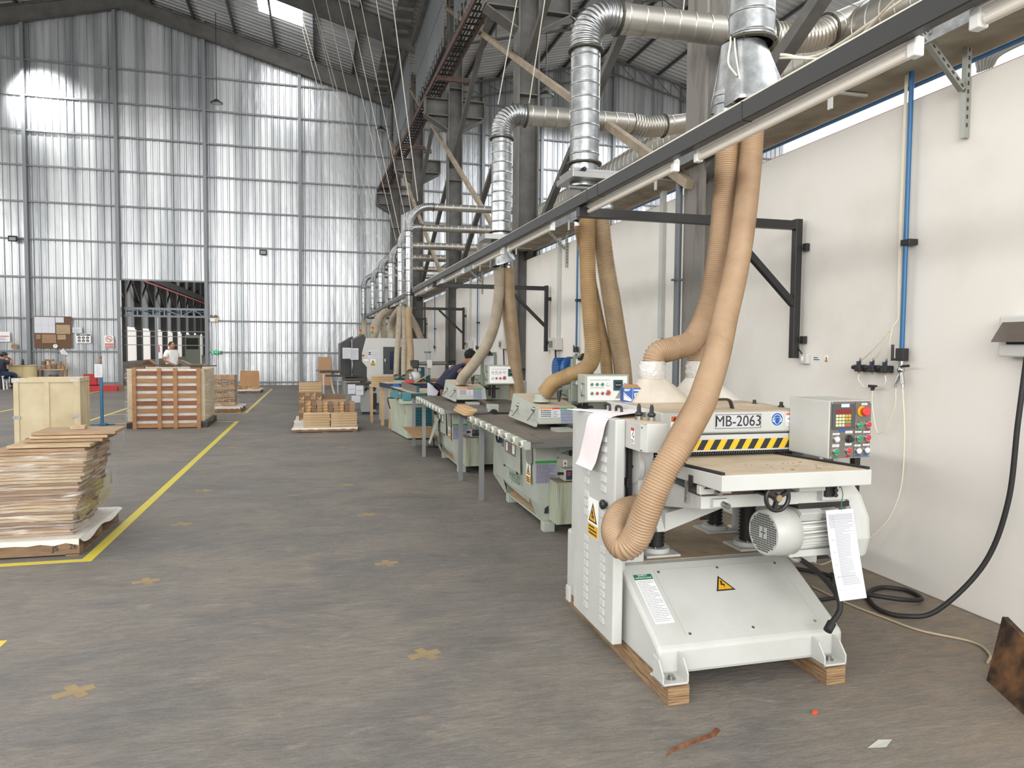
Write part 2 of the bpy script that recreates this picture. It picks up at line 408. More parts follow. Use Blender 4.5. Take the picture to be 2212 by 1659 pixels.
for z in (0.12, 1.3, 2.52, 4.02, 5.4, 6.75, 8.05, 9.3, 10.55, 11.8):
    for xa, xb in ((-17.5, -7.25), (-4.25, 3.1), (3.6, 21)) if z < 4.0 else ((-17.5, 3.1), (3.6, 21)):
        if z > 11.7: xa = max(xa, -16) if xa < 0 else 5.5
        if z > 11.7: xb = min(xb, 2.0) if xb < 4 else 19
        g = MB(); g.box(xa, xb, BY-0.10, BY-0.035, z-0.03, z+0.03); structure('girt', g, girt_m, parent=wb)
for x in (-13.4, -10.28, -7.28, -4.22, -0.72, 6.7, 9.3, 12.6, 15.9):
    rf = roof1 if x < 3.3 else roof2
    g = MB(); g.box(x-0.06, x+0.06, BY-0.2, BY-0.03, 0, rf(x)); structure('stanchion', g, girt_m, parent=wb)
# door opening trims with lattice beam across it
db = thing('door_lattice_beam', 'grey lattice beam with a blue pipe spanning the open doorway', 'beam', (-5.8, 30.6, 2.64), world=True)
g = MB(); g.box(-7.2, -4.32, 30.56, 30.62, 2.92, 3.0); g.box(-7.2, -4.32, 30.56, 30.62, 2.64, 2.71); part('chord', g, girt_m, db)
g = MB()
xs = [-7.15, -6.75, -6.2, -5.8, -5.2, -4.75, -4.36]
for i, x in enumerate(xs):
    g.bar((x, 30.59, 2.68), (x, 30.59, 2.95), 0.035)
    if i < len(xs)-1: g.bar((x, 30.59, 2.68 if i % 2 == 0 else 2.95), (xs[i+1], 30.59, 2.95 if i % 2 == 0 else 2.68), 0.03)
part('lattice', g, girt_m, db)
g = MB(); g.cyl((-7.2, 30.7, 2.86), (-4.32, 30.7, 2.84), 0.025, 8); part('pipe', g, blue_pipe, db, label='blue pipe')
g = MB(); g.box(-6.13, -6.03, 30.5, 30.6, 0, 2.64); part('post', g, girt_m, db)
g = MB()
for z in (1.55, 1.88, 2.08): g.box(-7.2, -4.3, 30.52, 30.55, z, z+0.025)
part('rail', g, girt_m, db)

# white low wall between the bays
WALLGAP = [6.6, 13.6, 21.0]
mb = MB(); y0 = -3
for c in WALLGAP+[None]:
    y1 = BY-0.1 if c is None else c-0.2
    mb.box(3.84, 3.92, y0, y1, 0, 3.27); y0 = None if c is None else c+0.2
structure('wall_right', mb, wall_white, bevel=0.01)
# far side wall of the next bay, with an open daylight band, and the left side wall
mb = MB()
def clad_side(mb, x, ya, yb, z0, z1, pitch=0.235, d=0.032, s=1):
    y = ya; prof = []
    while y < yb:
        w = pitch; prof += [(0, y), (0, y+w*0.6), (-d*s, y+w*0.7), (-d*s, y+w*0.88), (0, y+w*0.98)]; y += pitch
    vs = []
    for dx, yy in prof: vs += [(x+dx, yy, z0), (x+dx, yy, z1)]
    mb.add(vs, [(2*i, 2*i+2, 2*i+3, 2*i+1) for i in range(len(prof)-1)])
clad_side(mb, 21.3, -8, BY, 0, 4.6); clad_side(mb, 21.3, -8, BY, 12.0, 12.4)
structure('wall_far_right', mb, clad)
mb = MB(); clad_side(mb, -17.6, -8, BY, 0, 5.2, s=-1); clad_side(mb, -17.6, -8, BY, 8.4, 12.2, s=-1)
structure('wall_left', mb, clad)

# ------------------------------------------------------------------ roofs
def roof_sheet(mb, fn, xa, xm, xb, ya, yb, pitch=0.30, d=0.035):
    y = ya; prof = []
    while y < yb:
        prof += [(y, 0), (y+pitch*0.55, 0), (y+pitch*0.65, -d), (y+pitch*0.9, -d)]; y += pitch
    for x0, x1 in ((xa, xm), (xm, xb)):
        vs = []
        for yy, dz in prof: vs += [(x0, yy, fn(x0)+dz), (x1, yy, fn(x1)+dz)]
        mb.add(vs, [(2*i, 2*i+1, 2*i+3, 2*i+2) for i in range(len(prof)-1)])
SKY = (-2.0, -0.52, 24.9, 27.5)
mb = MB()
roof_sheet(mb, roof1, -17.8, -7.05, 3.35, -8, SKY[2])
roof_sheet(mb, roof1, -17.8, -7.05, SKY[0], SKY[2], SKY[3])
roof_sheet(mb, roof1, SKY[1], SKY[1]+0.001, 3.35, SKY[2], SKY[3])
roof_sheet(mb, roof1, -17.8, -7.05, 3.35, SKY[3], BY+0.1)
ceil = structure('ceiling', mb, roof_mat)
purlin_m = mat('purlin_grey', '#4a4d50', 0.6, 0.3)
x = -16.2
while x < 3.2:
    g = MB(); g.box(x-0.035, x+0.035, -7, BY, roof1(x)-0.16, roof1(x)-0.035); structure('purlin', g, purlin_m, parent=ceil); x += 1.46
# translucent roof sheet letting the daylight in
sky_panel = mat('skylight_sheet', '#ffffff', 0.4, emit=6.0)
mb = MB(); n = 8
for i in range(n):
    ya = SKY[2]+(SKY[3]-SKY[2])*i/n; yb = SKY[2]+(SKY[3]-SKY[2])*(i+1)/n
    x0, x1 = SKY[0], SKY[1]
    mb.hexa([(x0, ya, roof1(x0)-0.02), (x1, ya, roof1(x1)-0.02), (x1, yb, roof1(x1)-0.02), (x0, yb, roof1(x0)-0.02),
             (x0, ya, roof1(x0)+0.02), (x1, ya, roof1(x1)+0.02), (x1, yb, roof1(x1)+0.02), (x0, yb, roof1(x0)+0.02)])
structure('window_1', mb, sky_panel)
mb = MB(); roof_sheet(mb, roof2, 3.3, 12.6, 21.5, -8, BY+0.1)
c2 = structure('ceiling_next_bay', mb, mat('roof_sheet_2', '#a8a9a8', 0.5, 0.2, col2='#929392', scale=0.6, stretch=(0.3, 3, 1)))
x = 4.4
while x < 21:
    g = MB(); g.box(x-0.035, x+0.035, -7, BY, roof2(x)-0.16, roof2(x)-0.035); structure('purlin', g, purlin_m, parent=c2); x += 1.46

# ------------------------------------------------------------------ steel frames
COLX = lambda y: 3.43-0.026*(y-6.2)
# columns: distance from the camera end, left face, and how much taller the crane level sits
CY = [6.25, 12.2, 18.2, 24.2, 30.0]
CK = [6.6/6.25, 13.6/12.2, 21.0/18.2, 27.2/24.2, 1.0]
COLS = [(COLX(y)*k, y*k, k) for y, k in zip(CY, CK)]
def lev(z, i): return 1.6+(z-1.6)*COLS[i][2]
def column(i):
    x0, y, k = COLS[i]; x1 = x0+0.42
    t = thing('steel_column', ['nearest rust-streaked steel H column, behind the planer hoses', 'grey steel H column crossed by the second horizontal duct',
               'grey steel H column between the tan brace and the bent worker', 'dark steel H column with corbel beyond the row of small ducts',
               'last steel H column standing at the corrugated end wall'][i], 'column', (x0+0.21, y, 0), world=True, group='crane columns along the white wall')
    g = MB(); top = 11.6
    g.box(x0, x0+0.03, y-0.19, y+0.19, 0, top); g.box(x1-0.03, x1, y-0.19, y+0.19, 0, top)
    g.box(x0+0.03, x1-0.03, y-0.012, y+0.012, 0, top)
    z = 1.2
    while z < top:
        g.box(x0+0.03, x1-0.03, y-0.18, y+0.18, z-0.01, z+0.01); z += 1.15 if z > 7 else 2.6
    part('shaft', g, column_rust if i == 0 else column_paint, t)
    if i > 0:
        g = MB(); zt, zm, zb = lev(7.72, i), lev(7.33, i), lev(6.98, i); w = 0.56*k
        for a, b in ((x0-w, x0), (x1, x1+w)):
            left = a < x0
            g.box(a, b, y-0.012, y+0.012, zm, zt); g.box(a, b, y-0.17, y+0.17, zt, zt+0.03); g.box(a, b, y-0.17, y+0.17, zm-0.015, zm+0.015)
            e = a if left else b
            g.box(e-0.015, e+0.015, y-0.17, y+0.17, zm, zt)
            q = (b, a) if left else (a, b)
            g.hexa([(q[0], y-0.17, zb), (q[1], y-0.17, zm-0.03), (q[1], y+0.17, zm-0.03), (q[0], y+0.17, zb),
                    (q[0], y-0.17, zb+0.03), (q[1], y-0.17, zm), (q[1], y+0.17, zm), (q[0], y+0.17, zb+0.03)])
            g.add([(q[0], y, zb), (q[1], y, zm), (q[0], y, zm)], [(0, 1, 2)])
        part('corbel', g, column_paint, t)
        g = MB(); g.box(x1+0.0, x1+0.32, y-0.06, y+0.06, lev(8.0, i), lev(8.12, i)); part('bracket', g, column_paint, t)
    else:
        g = MB(); g.box(x0+0.2, x0+0.42, y-0.2, y-0.185, 2.75, 3.7); part('gusset', g, column_dark, t)
column_rust = mat('column_rust', '#7a7771', 0.7, col2='#4a3a30', scale=1.6, stretch=(3, 3, 0.6), contrast=(0.5, 0.72), bump=0.3, bscale=18, detail=8)
for i in range(5): column(i)
def rafter(y, label, x0=None):
    g = MB(); d = 0.55
    xr = COLX(y)+0.1
    for a, b, da, db_ in ((-17.4, -7.05, 0.75, 0.5), (-7.05, xr, 0.5, 0.75)):
        za, zb = roof1(a)-0.17, roof1(b)-0.17
        g.hexa([(a, y-0.01, za-da), (b, y-0.01, zb-db_), (b, y+0.01, zb-db_), (a, y+0.01, za-da), (a, y-0.01, za), (b, y-0.01, zb), (b, y+0.01, zb), (a, y+0.01, za)])
        for o1, o2 in ((da, db_), (0.02, 0.02)):
            g.hexa([(a, y-0.1, za-o1), (b, y-0.1, zb-o2), (b, y+0.1, zb-o2), (a, y+0.1, za-o1), (a, y-0.1, za-o1+0.02), (b, y-0.1, zb-o2+0.02), (b, y+0.1, zb-o2+0.02), (a, y+0.1, za-o1+0.02)])
    solo('roof_rafter', g, column_dark, label, 'rafter', group='roof rafters of the hall')
rafter(24.2, 'dark tapered roof rafter crossing above the bright skylight')
rafter(30.05, 'dark tapered roof rafter along the top of the corrugated end wall')
rafter(18.2, 'dark roof rafter nearest the camera, at the very top of the picture')
# lattice trusses of the next bay
def truss(y, label):
    g = MB(); r = 0.035
    xs = [4.0+i*0.86 for i in range(21)]
    up = [(x, y, roof2(x)-0.25) for x in xs]; lo = [(x, y, roof2(x)-0.85) for x in xs]
    for i in range(20):
        g.bar(up[i], up[i+1], 0.07); g.bar(lo[i], lo[i+1], 0.07)
        g.bar(lo[i], up[i], 0.025); g.bar(up[i], lo[i+1], 0.025)
    solo('lattice_truss', g, dusty_beam if y < 20 else column_dark, label, 'truss', group='lattice trusses of the next bay')
truss(29.9, 'peaked lattice truss in front of the next bay end wall')
truss(23.9, 'lattice truss of the next bay, behind the second corbel')
truss(17.9, 'dusty tan lattice truss high in the next bay')

# bracing
def brace(p, q, m, label, name='diagonal_brace', w=0.09):
    g = MB(); g.bar(p, q, w, w)
    solo(name, g, m, label, 'brace', group='diagonal braces between the columns')
def bp(i, z, off=-0.04): return (COLS[i][0]+off, COLS[i][1], lev(z, i))
tb = mat('tan_brace', '#998b75', 0.7, col2='#807463', scale=4)
brace(bp(0, 3.15), bp(2, 10.0), tb, 'long tan dusty brace rising left from the nearest column')
brace(bp(1, 3.15), bp(3, 10.0), tb, 'tan dusty brace ending beside the second galvanised duct drop')
brace(bp(2, 3.15), bp(4, 10.0), tb, 'tan dusty brace farthest away, by the small ducts')
labs = ['dark steel brace rising right behind the nearest horizontal duct', 'dark steel brace rising right beside the second duct elbow', 'dark steel brace crossing the third column', 'dark steel brace crossing the fourth column']
for i in (1, 2, 3, 4):
    top = bp(i-2, 10.0, 0.25) if i > 1 else (3.85, 3.0, 9.0)
    brace(bp(i, 3.15, 0.25), top, column_dark, labs[i-1], w=0.11)
brace((3.7, 6.6, 3.3), (3.6, 2.2, 5.6), column_paint, 'dark steel brace behind the flexible duct joint at top right', w=0.11)

# cable ladder along the corbels
def ladder(pa, pb, label, cross=True):
    t = thing('cable_ladder', label, 'cable ladder', pa, world=True, group='cable ladders on the corbels')
    pa = Vector(pa); pb = Vector(pb); pb = pb-(pb-pa).normalized()*0.06; ox = Vector((0.36, 0, 0))
    for o in (0, 1):
        g = MB(); g.bar(pa+ox*o, pb+ox*o, 0.05, 0.14); part('side_rail', g, rust, t)
    n = 22
    for i in range(n):
        c = pa.lerp(pb, (i+0.5)/n); g = MB(); g.box(c.x, c.x+0.36, c.y-0.02, c.y+0.02, c.z-0.05, c.z-0.02); part('rung', g, dark_metal, t)
    for o in (0.1, 0.17, 0.26):
        g = MB(); g.tube([pa+Vector((o, 0, 0)), pa.lerp(pb, 0.5)+Vector((o+0.04, 0, 0.01)), pb+Vector((o, 0, 0))], 0.015, 5); part('cable', g, black_rubber, t)
    if cross:
        c = pa.lerp(pb, 0.75); g = MB(); g.box(c.x-0.02, c.x+0.8, c.y-0.04, c.y+0.04, c.z-0.20, c.z-0.08); part('cross_arm', g, rust, t, label='rust-red cross arm')
lp = [(COLS[i][0]-0.52*COLS[i][2], COLS[i][1], lev(7.82, i)+0.03) for i in range(5)]
ladder(lp[1], lp[2], 'rusty cable ladder between the second and third corbels'); ladder(lp[2], lp[3], 'rusty cable ladder between the third and fourth corbels')
ladder(lp[3], lp[4], 'rusty cable ladder ending at the farthest corbel'); ladder((lp[1][0]+0.1, 6.4, lp[1][2]-0.1), (lp[1][0], lp[1][1]-0.1, lp[1][2]), 'rusty cable ladder running off the top of the picture', False)
# wire mesh screens at the eave between the columns
for k, lab in ((2, 'rod screen hanging at the eave between the third and fourth columns'), (3, 'rod screen hanging at the eave beside the far end wall'),
               (1, 'rod screen hanging at the eave near the top of the picture')):
    ya, yb = CY[k]+0.3, CY[k+1]-0.3; xm = COLX((ya+yb)/2)+0.02
    t = thing('mesh_screen', lab, 'mesh screen', (xm, ya, 9.3), world=True, group='rod screens at the eave')
    g = MB(); n = 40
    for i in range(n):
        y = ya+(yb-ya)*(i+0.5)/n; g.bar((xm, y, 9.2+1.2*abs(math.sin(i*2.1))*0.3), (xm, y, 11.6), 0.018)
    part('rods', g, girt_m, t, kind='stuff')
    g = MB()
    for z in (9.4, 10.3, 11.2): g.bar((xm, ya, z), (xm, yb, z), 0.03)
    part('rail', g, girt_m, t)
    g = MB(); g.bar((xm-0.1, ya, 11.45), (xm-0.1, yb, 11.45), 0.10, 0.3); part('eave_beam', g, column_dark, t)
    g = MB(); g.bar((xm-0.55, ya, 11.62), (xm-0.55, yb, 11.62), 0.5, 0.06)
    for i in range(7):
        y = ya+(yb-ya)*(i+0.5)/7; g.box(xm-0.8, xm-0.3, y-0.04, y+0.04, 11.5, 11.6)
    part('soffit', g, column_paint, t)
# ------------------------------------------------------------------ lighting rail on wall arms
RX = lambda y: 1.90-0.010*(y-4)       # the rail leans slightly in plan
g = MB(); g.bar((RX(0.6), 0.6, 2.695), (RX(28.6), 28.6, 2.695), 0.05, 0.085)
rail = thing('light_rail', 'long black steel rail carrying the tube lights above the machines', 'rail', (RX(0.6), 0.6, 2.65), world=True)
part('beam', g, black, rail, bevel=0.004)
for yj in (3.0, 4.75, 4.95, 9.0, 13):
    g = MB(); g.bar((RX(yj), yj, 2.695), (RX(yj+0.012), yj+0.012, 2.695), 0.053, 0.088); part('joint', g, dark_metal, rail)
armY = [5.15, 11.9, 19.3, 26.6]
for i, y in enumerate(armY):
    t = thing('rail_bracket', ['nearest black wall arm with long brace, crossing behind the planer hoses', 'black wall arm behind the second saw hoses',
              'black wall arm above the bending worker', 'farthest black wall arm, above the white moulder cabinet'][i], 'bracket', (3.80, y, 1.53), world=True, group='black arms carrying the light rail')
    g = MB(); g.box(RX(y)-0.02, 3.74, y-0.03, y+0.03, 2.575, 2.645); part('arm', g, black, t, bevel=0.003)
    g = MB(); g.box(3.74, 3.80, y-0.03, y+0.03, 1.53, 2.66); part('post', g, black, t, bevel=0.003)
    g = MB(); g.bar((3.10, y, 2.58), (3.75, y, 1.97), 0.05); part('brace', g, black, t)
    for z in (2.43, 1.68):
        g = MB(); g.box(3.80, 3.835, y-0.075, y-0.03, z-0.03, z+0.03); g.cyl((3.79, y-0.055, z), (3.80, y-0.055, z), 0.01, 8); part('lug', g, black, t)
# tube lights
lampspan = [(0.38, 1.86), (2.08, 3.54), (3.76, 5.24), (5.93, 7.40), (7.62, 9.10), (9.75, 11.2), (11.4, 12.85), (13.05, 14.5), (15.0, 16.45), (16.65, 18.1), (18.3, 19.75),
            (19.95, 21.4), (21.6, 23.0), (23.2, 24.6), (24.8, 26.2)]
lab = ['white tube light off the right top corner, nearest of all', 'white twin tube light above the planer control box', 'white tube light in front of the nearest column',
       'white tube light over the first sage saw', 'white tube light beside the slotted wall bracket of the second saw', 'white tube light just left of the second duct drop']
def make_lamp(y0, y1, label):
    t = thing('tube_light', label, 'lamp', (RX((y0+y1)/2)+0.055, (y0+y1)/2, 2.60), group='tube lights under the black rail')
    L = (y1-y0)/2
    g = MB(); g.box(-0.022, 0.022, -L, L, 0.055, 0.075); g.box(-0.012, 0.012, -L+0.02, L-0.02, 0.04, 0.055); part('batten', g, sticker_white, t, bevel=0.003)
    g = MB(); g.cyl((0, -L+0.03, 0.018), (0, L-0.03, 0.018), 0.0165, 12); part('tube', g, mat('tube_glass', '#e9e2d6', 0.25), t)
    for s in (-1, 1):
        g = MB(); g.box(-0.02, 0.02, s*L-0.02, s*L+0.02, -0.002, 0.065); part('end_cap', g, sticker_white, t, bevel=0.006)
    return t
proto = make_lamp(*lampspan[1], lab[1])
for i, (a, b) in enumerate(lampspan):
    if i == 1: continue
    l = lab[i] if i < len(lab) else None
    if l is None:
        l = ['tube light above the pair of vertical beige hoses', 'tube light first beyond the third wall arm side', 'tube light over the teal jointer end', 'tube light before the moulder hoses',
             'tube light above the white moulder hoses', 'tube light over the near edge of the moulder cabinet', 'tube light over the far edge of the moulder cabinet', 'tube light next to last on the rail', 'last and farthest tube light on the rail'][i-6]
    dup(proto, (RX((a+b)/2)+0.055, (a+b)/2, 2.60), label=l)

# perforated wall brackets
def slot_bracket(y, label, x1=3.80, L=0.36, z=3.52):
    t = thing('slotted_bracket', label, 'bracket', (3.83, y, z-0.62), group='slotted angle brackets', world=True)
    holes = mat('slot_hole', '#3b3a36', 0.8)
    def strut(a, b, nm):
        g = MB(); g.bar(a, b, 0.035, 0.035)
        a = Vector(a); b = Vector(b); d = (b-a).normalized(); n = int((b-a).length/0.05)
        g.m = 1
        for i in range(n):
            c = a+d*(i+0.5)*0.05; g.bar(c-d*0.012+Vector((-0.0, -0.0185, 0)), c+d*0.012+Vector((0, -0.0185, 0)), 0.0022, 0.011, up=(0, 0, 1) if abs(d.z) < 0.9 else (1, 0, 0))
        part(nm, g, [mat('zinc_strip', '#a5a79f', 0.4, 0.6), holes], t)
    strut((3.815, y, z+0.03), (3.815, y, z-0.62), 'upright'); strut((3.44, y, z+0.0), (3.80, y, z), 'arm'); strut((3.46, y, z-0.02), (3.79, y, z-0.33), 'strut')
slot_bracket(3.63, 'slotted grey angle bracket at the upper right, by the blue pipe')
slot_bracket(11.0, 'slotted angle bracket beside the second duct drop', z=3.5)
slot_bracket(17.2, 'small slotted bracket between the third column and the wall arm', z=3.5)

# cable tray along the wall head, white posts, blue main pipe
t = thing('cable_tray', 'galvanised cable tray with dusty underside running along the wall head', 'cable tray', (3.75, 1.0, 3.42), world=True)
g = MB(); g.box(3.5, 3.515, 0.5, 28, 3.43, 3.54); g.box(3.965, 3.98, 0.5, 28, 3.44, 3.54); part('side_flange', g, galv, t)
g = MB(); g.box(3.515, 3.965, 0.5, 28, 3.44, 3.45); part('bottom', g, mat('tray_dusty', '#a09a8b', 0.85, col2='#857d6b', scale=3), t)
g = MB()
for i in range(7): g.tube([(3.6+i*0.05, 0.5, 3.46), (3.62+i*0.05, 8, 3.47), (3.6+i*0.05, 18, 3.46), (3.6+i*0.05, 28, 3.46)], 0.013, 6, 4)
part('cables', g, black_rubber, t)
for y in (4.45, 7.2, 10.0, 12.9, 16, 19):
    g = MB(); g.box(3.49, 3.505, y-0.02, y+0.02, 3.3, 3.44); g.box(3.49, 3.80, y-0.012, y+0.012, 3.415, 3.43); part('hanger', g, white_paint, t)
g = MB(); g.tube([(4.05, 0.5, 3.465), (4.05, 10, 3.47), (4.05, 20, 3.465), (4.05, 29, 3.465)], 0.024, 10, 4)
solo('air_main_pipe', g, blue_pipe, 'blue compressed air main running behind the wall head', 'pipe')
g = MB(); g.tube([(3.88, 0.5, 3.278), (3.88, 14, 3.278), (3.88, 29, 3.278)], 0.008, 6, 4)
solo('red_conduit', g, mat('red_conduit', '#a8322a', 0.5), 'thin red conduit lying along the top of the white wall', 'conduit')

for y, lb in ((7.65, 'wide white cable trunking beside the nearest column'), (11.35, 'white cable trunking above the grey breaker box'), (14.95, 'white cable trunking beyond the second column'),
              (18.6, 'white cable trunking beyond the third column')):
    g = MB(); g.box(3.79, 3.84, y-0.04, y+0.04, 1.72, 3.40); solo('cable_trunking', g, white_paint, lb, 'trunking', group='white trunking on the wall', bevel=0.004)
g = MB(); g.cyl((3.585, 6.83, 0.0), (3.585, 6.83, 3.3), 0.036, 12); g.box(3.53, 3.64, 6.79, 6.87, 2.30, 2.32)
solo('conduit_pipe', g, mat('pvc_grey', '#5f6468', 0.5), 'grey plastic conduit standing against the nearest column', 'conduit')
# recess columns between the white panels
for y, lb in ((14.1, 'dark steel post standing proud of the white wall behind the second saw'),):
    pass

def blue_drop(y, z0, label, clip=(2.32,)):
    t = thing('air_drop_pipe', label, 'pipe', (3.79, y, z0), world=True, group='blue air drops')
    g = MB(); g.cyl((3.79, y, z0+0.06), (3.79, y, 3.62), 0.0155, 12); part('pipe', g, blue_pipe, t)
    for z in clip:
        g = MB(); g.box(3.765, 3.838, y-0.055, y+0.022, z-0.02, z+0.02); part('clip', g, black, t, bevel=0.004)
    g = MB(); g.cyl((3.79, y, 3.60), (3.79, y, 3.70), 0.028, 12); part('fitting', g, black, t)
    g = MB(); g.box(3.765, 3.815, y-0.035, y+0.03, z0+0.0, z0+0.085); g.cyl((3.77, y+0.06, z0+0.0), (3.77, y+0.06, z0+0.11), 0.010, 8); g.cyl((3.77, y+0.06, z0+0.01), (3.77, y, z0+0.01), 0.008, 8)
    part('valve_block', g, black, t, bevel=0.004)
    g = MB(); g.cyl((3.79, y, z0-0.085), (3.79, y, z0), 0.018, 12); g.lathe([(0, .014), (.01, .024), (.03, .024), (.04, .014)], (3.79, y, z0-0.08), (0, 0, 1), 12)
    for s in (-1, 1): g.cyl((3.79, y+s*0.006, z0-0.085), (3.78, y+s*0.03, z0-0.155), 0.014, 10); g.cyl((3.78, y+s*0.03, z0-0.155), (3.778, y+s*0.033, z0-0.18), 0.008, 8)
    part('coupler', g, chrome, t)
    g = MB(); g.cyl((3.77, y-0.03, z0-0.035), (3.77, y-0.085, z0-0.03), 0.009, 8); g.cyl((3.78, y, z0-0.04), (3.77, y-0.04, z0-0.035), 0.006, 8); part('tap_lever', g, black, t)
    return t
blue_drop(4.03, 1.53, 'blue air pipe dropping down the wall to a chrome coupler, right of the planer')
blue_drop(10.42, 1.53, 'blue air pipe on the wall behind the first saw')
blue_drop(17.6, 1.53, 'blue air pipe on the wall above the bending worker', clip=(2.2,))
blue_drop(24.5, 1.53, 'distant blue air pipe near the moulder cabinet', clip=(2.2,))

# clear air lines and valve blocks near the planer
g = MB()
for i in range(4): g.tube([(3.80, 4.075+0.006*i, 3.6), (3.805, 4.085+0.006*i, 2.9), (3.80, 4.08+0.006*i, 2.3), (3.79, 4.06+0.005*i, 1.80)], 0.0045, 6, 5)
solo('air_line_bundle', g, plastic_clear, 'bundle of clear air lines hanging beside the nearest blue pipe', 'air line')
VY = [4.42, 4.29, 4.17]
for k, y in enumerate(VY):
    g = MB(); g.tube([(3.79, 4.06, 1.82), (3.775, 4.10+0.05*k*0, 1.76), (3.77, (y+4.08)/2, 1.62), (3.79, y, 1.515)], 0.0045, 6, 6)
    solo('air_line', g, plastic_clear, ['clear air line reaching the leftmost wall valve', 'clear air line reaching the middle wall valve', 'clear air line reaching the wall valve nearest the blue pipe'][k], 'air line', group='thin clear air lines')
    t = thing('wall_valve', ['leftmost black air valve with brass fittings on the wall', 'middle black air valve with brass fittings on the wall', 'black air valve with brass fittings nearest the blue pipe'][k], 'valve', (3.79, y, 1.43), world=True, group='three small air valves')
    g = MB(); g.box(3.765, 3.835, y-0.028, y+0.028, 1.445, 1.495); g.cyl((3.78, y+0.03, 1.475), (3.78, y+0.055, 1.475), 0.016, 10); g.cyl((3.78, y-0.03, 1.46), (3.78, y-0.05, 1.46), 0.012, 10); part('body', g, black, t, bevel=0.006)
    g = MB(); g.cyl((3.785, y+0.01, 1.495), (3.785, y+0.01, 1.52), 0.011, 8); g.cyl((3.785, y-0.012, 1.495), (3.785, y-0.012, 1.53), 0.007, 8); part('collar', g, navy, t)
    g = MB(); g.cyl((3.785, y-0.012, 1.53), (3.785, y-0.012, 1.545), 0.006, 8); g.cyl((3.785, y, 1.43), (3.785, y, 1.445), 0.008, 8); part('fitting', g, mat('brass', '#a5834a', 0.3, 1.0), t)
g = MB(); g.tube([(3.79, 4.42, 1.43), (3.785, 4.42, 1.39), (3.785, 4.36, 1.335), (3.79, 4.285, 1.345)], 0.0045, 6, 6); g.tube([(3.79, 4.17, 1.43), (3.785, 4.16, 1.38), (3.785, 4.21, 1.335), (3.79, 4.285, 1.345)], 0.0045, 6, 6)
solo('air_loop', g, plastic_clear, 'clear U-shaped air loop under the wall valves', 'air line')
g = MB(); g.box(3.78, 3.80, 4.25, 4.32, 1.335, 1.355); g.box(3.78, 3.80, 4.275, 4.295, 1.315, 1.335); solo('tee_fitting', g, black, 'small black tee joining the clear air loop', 'fitting', bevel=0.003)
g = MB(); g.tube([(3.79, 4.285, 1.318), (3.79, 4.28, 1.2), (3.78, 4.2, 1.02), (3.78, 4.07, 1.2), (3.78, 4.06, 1.345)], 0.0045, 6, 8)
solo('air_line', g, plastic_clear, 'clear air line sagging from the black tee to the chrome coupler', 'air line', group='thin clear air lines')
g = MB(); g.tube([(3.78, 4.0, 1.345), (3.79, 3.98, 1.0), (3.78, 4.0, 0.62), (3.74, 4.15, 0.33), (3.62, 4.5, 0.02), (3.58, 4.62, 0.012)], 0.0055, 6, 8)
solo('air_line', g, plastic_clear, 'clear air line hanging down the wall to the floor behind the planer', 'air line', group='thin clear air lines')

# electrical boxes and stickers on the wall
def frameW(y, z, x=3.84): return frame((x, y, z), (0, -1, 0), (0, 0, 1))   # x to the camera's right, out of the wall
t = thing('breaker_box', 'white breaker box with smoked flap at the right edge of the picture', 'electrical box', (3.84, 3.13, 1.57), world=True)
g = MB(); g.box(3.74, 3.84, 3.0, 3.275, 1.57, 1.80); part('case', g, white_gloss, t, bevel=0.01)
g = MB(); g.hexa([(3.735, 3.0, 1.76), (3.735, 3.25, 1.76), (3.66, 3.25, 1.655), (3.66, 3.0, 1.655), (3.74, 3.0, 1.765), (3.74, 3.25, 1.765), (3.665, 3.25, 1.652), (3.665, 3.0, 1.652)])
part('flap', g, mat('smoked', '#6b625a', 0.2, alpha=0.75), t, label='smoked brown flap')
g = MB(); g.box(3.735, 3.742, 3.02, 3.22, 1.64, 1.70); part('breaker_row', g, ink, t)
g = MB(); M = frameW(3.34, 1.695); flat(g, M, -0.045, 0.055, -0.02, 0.02, 0.0015); g.m = 1; lines(g, M, -0.04, 0.02, -0.014, 0.014, 2, z=0.0015); solo('wall_label', g, [paper, ink], 'white label strip beside the breaker box at the right edge', 'label')
t = thing('wall_switch', 'small cream wall switch under the nearest black arm', 'switch', (3.84, 5.08, 1.485), world=True)
g = MB(); g.box(3.80, 3.84, 5.03, 5.12, 1.485, 1.565); part('plate', g, white_gloss, t, bevel=0.006)
g = MB(); g.box(3.795, 3.80, 5.07, 5.09, 1.51, 1.545); part('rocker', g, sticker_white, t)
g = MB(); g.tube([(3.80, 5.085, 1.565), (3.79, 5.12, 1.62), (3.79, 5.13, 1.72)], 0.006, 6); part('cable', g, black_rubber, t)
g = MB(); M = frameW(4.96, 1.53); flat(g, M, -0.035, 0.045, -0.022, 0.02, 0.0015); g.m = 1; lines(g, M, -0.03, 0.04, -0.015, 0.015, 2, z=0.0015)
solo('wall_label', g, [paper, ink], 'tiny white label right of the cream wall switch', 'label')
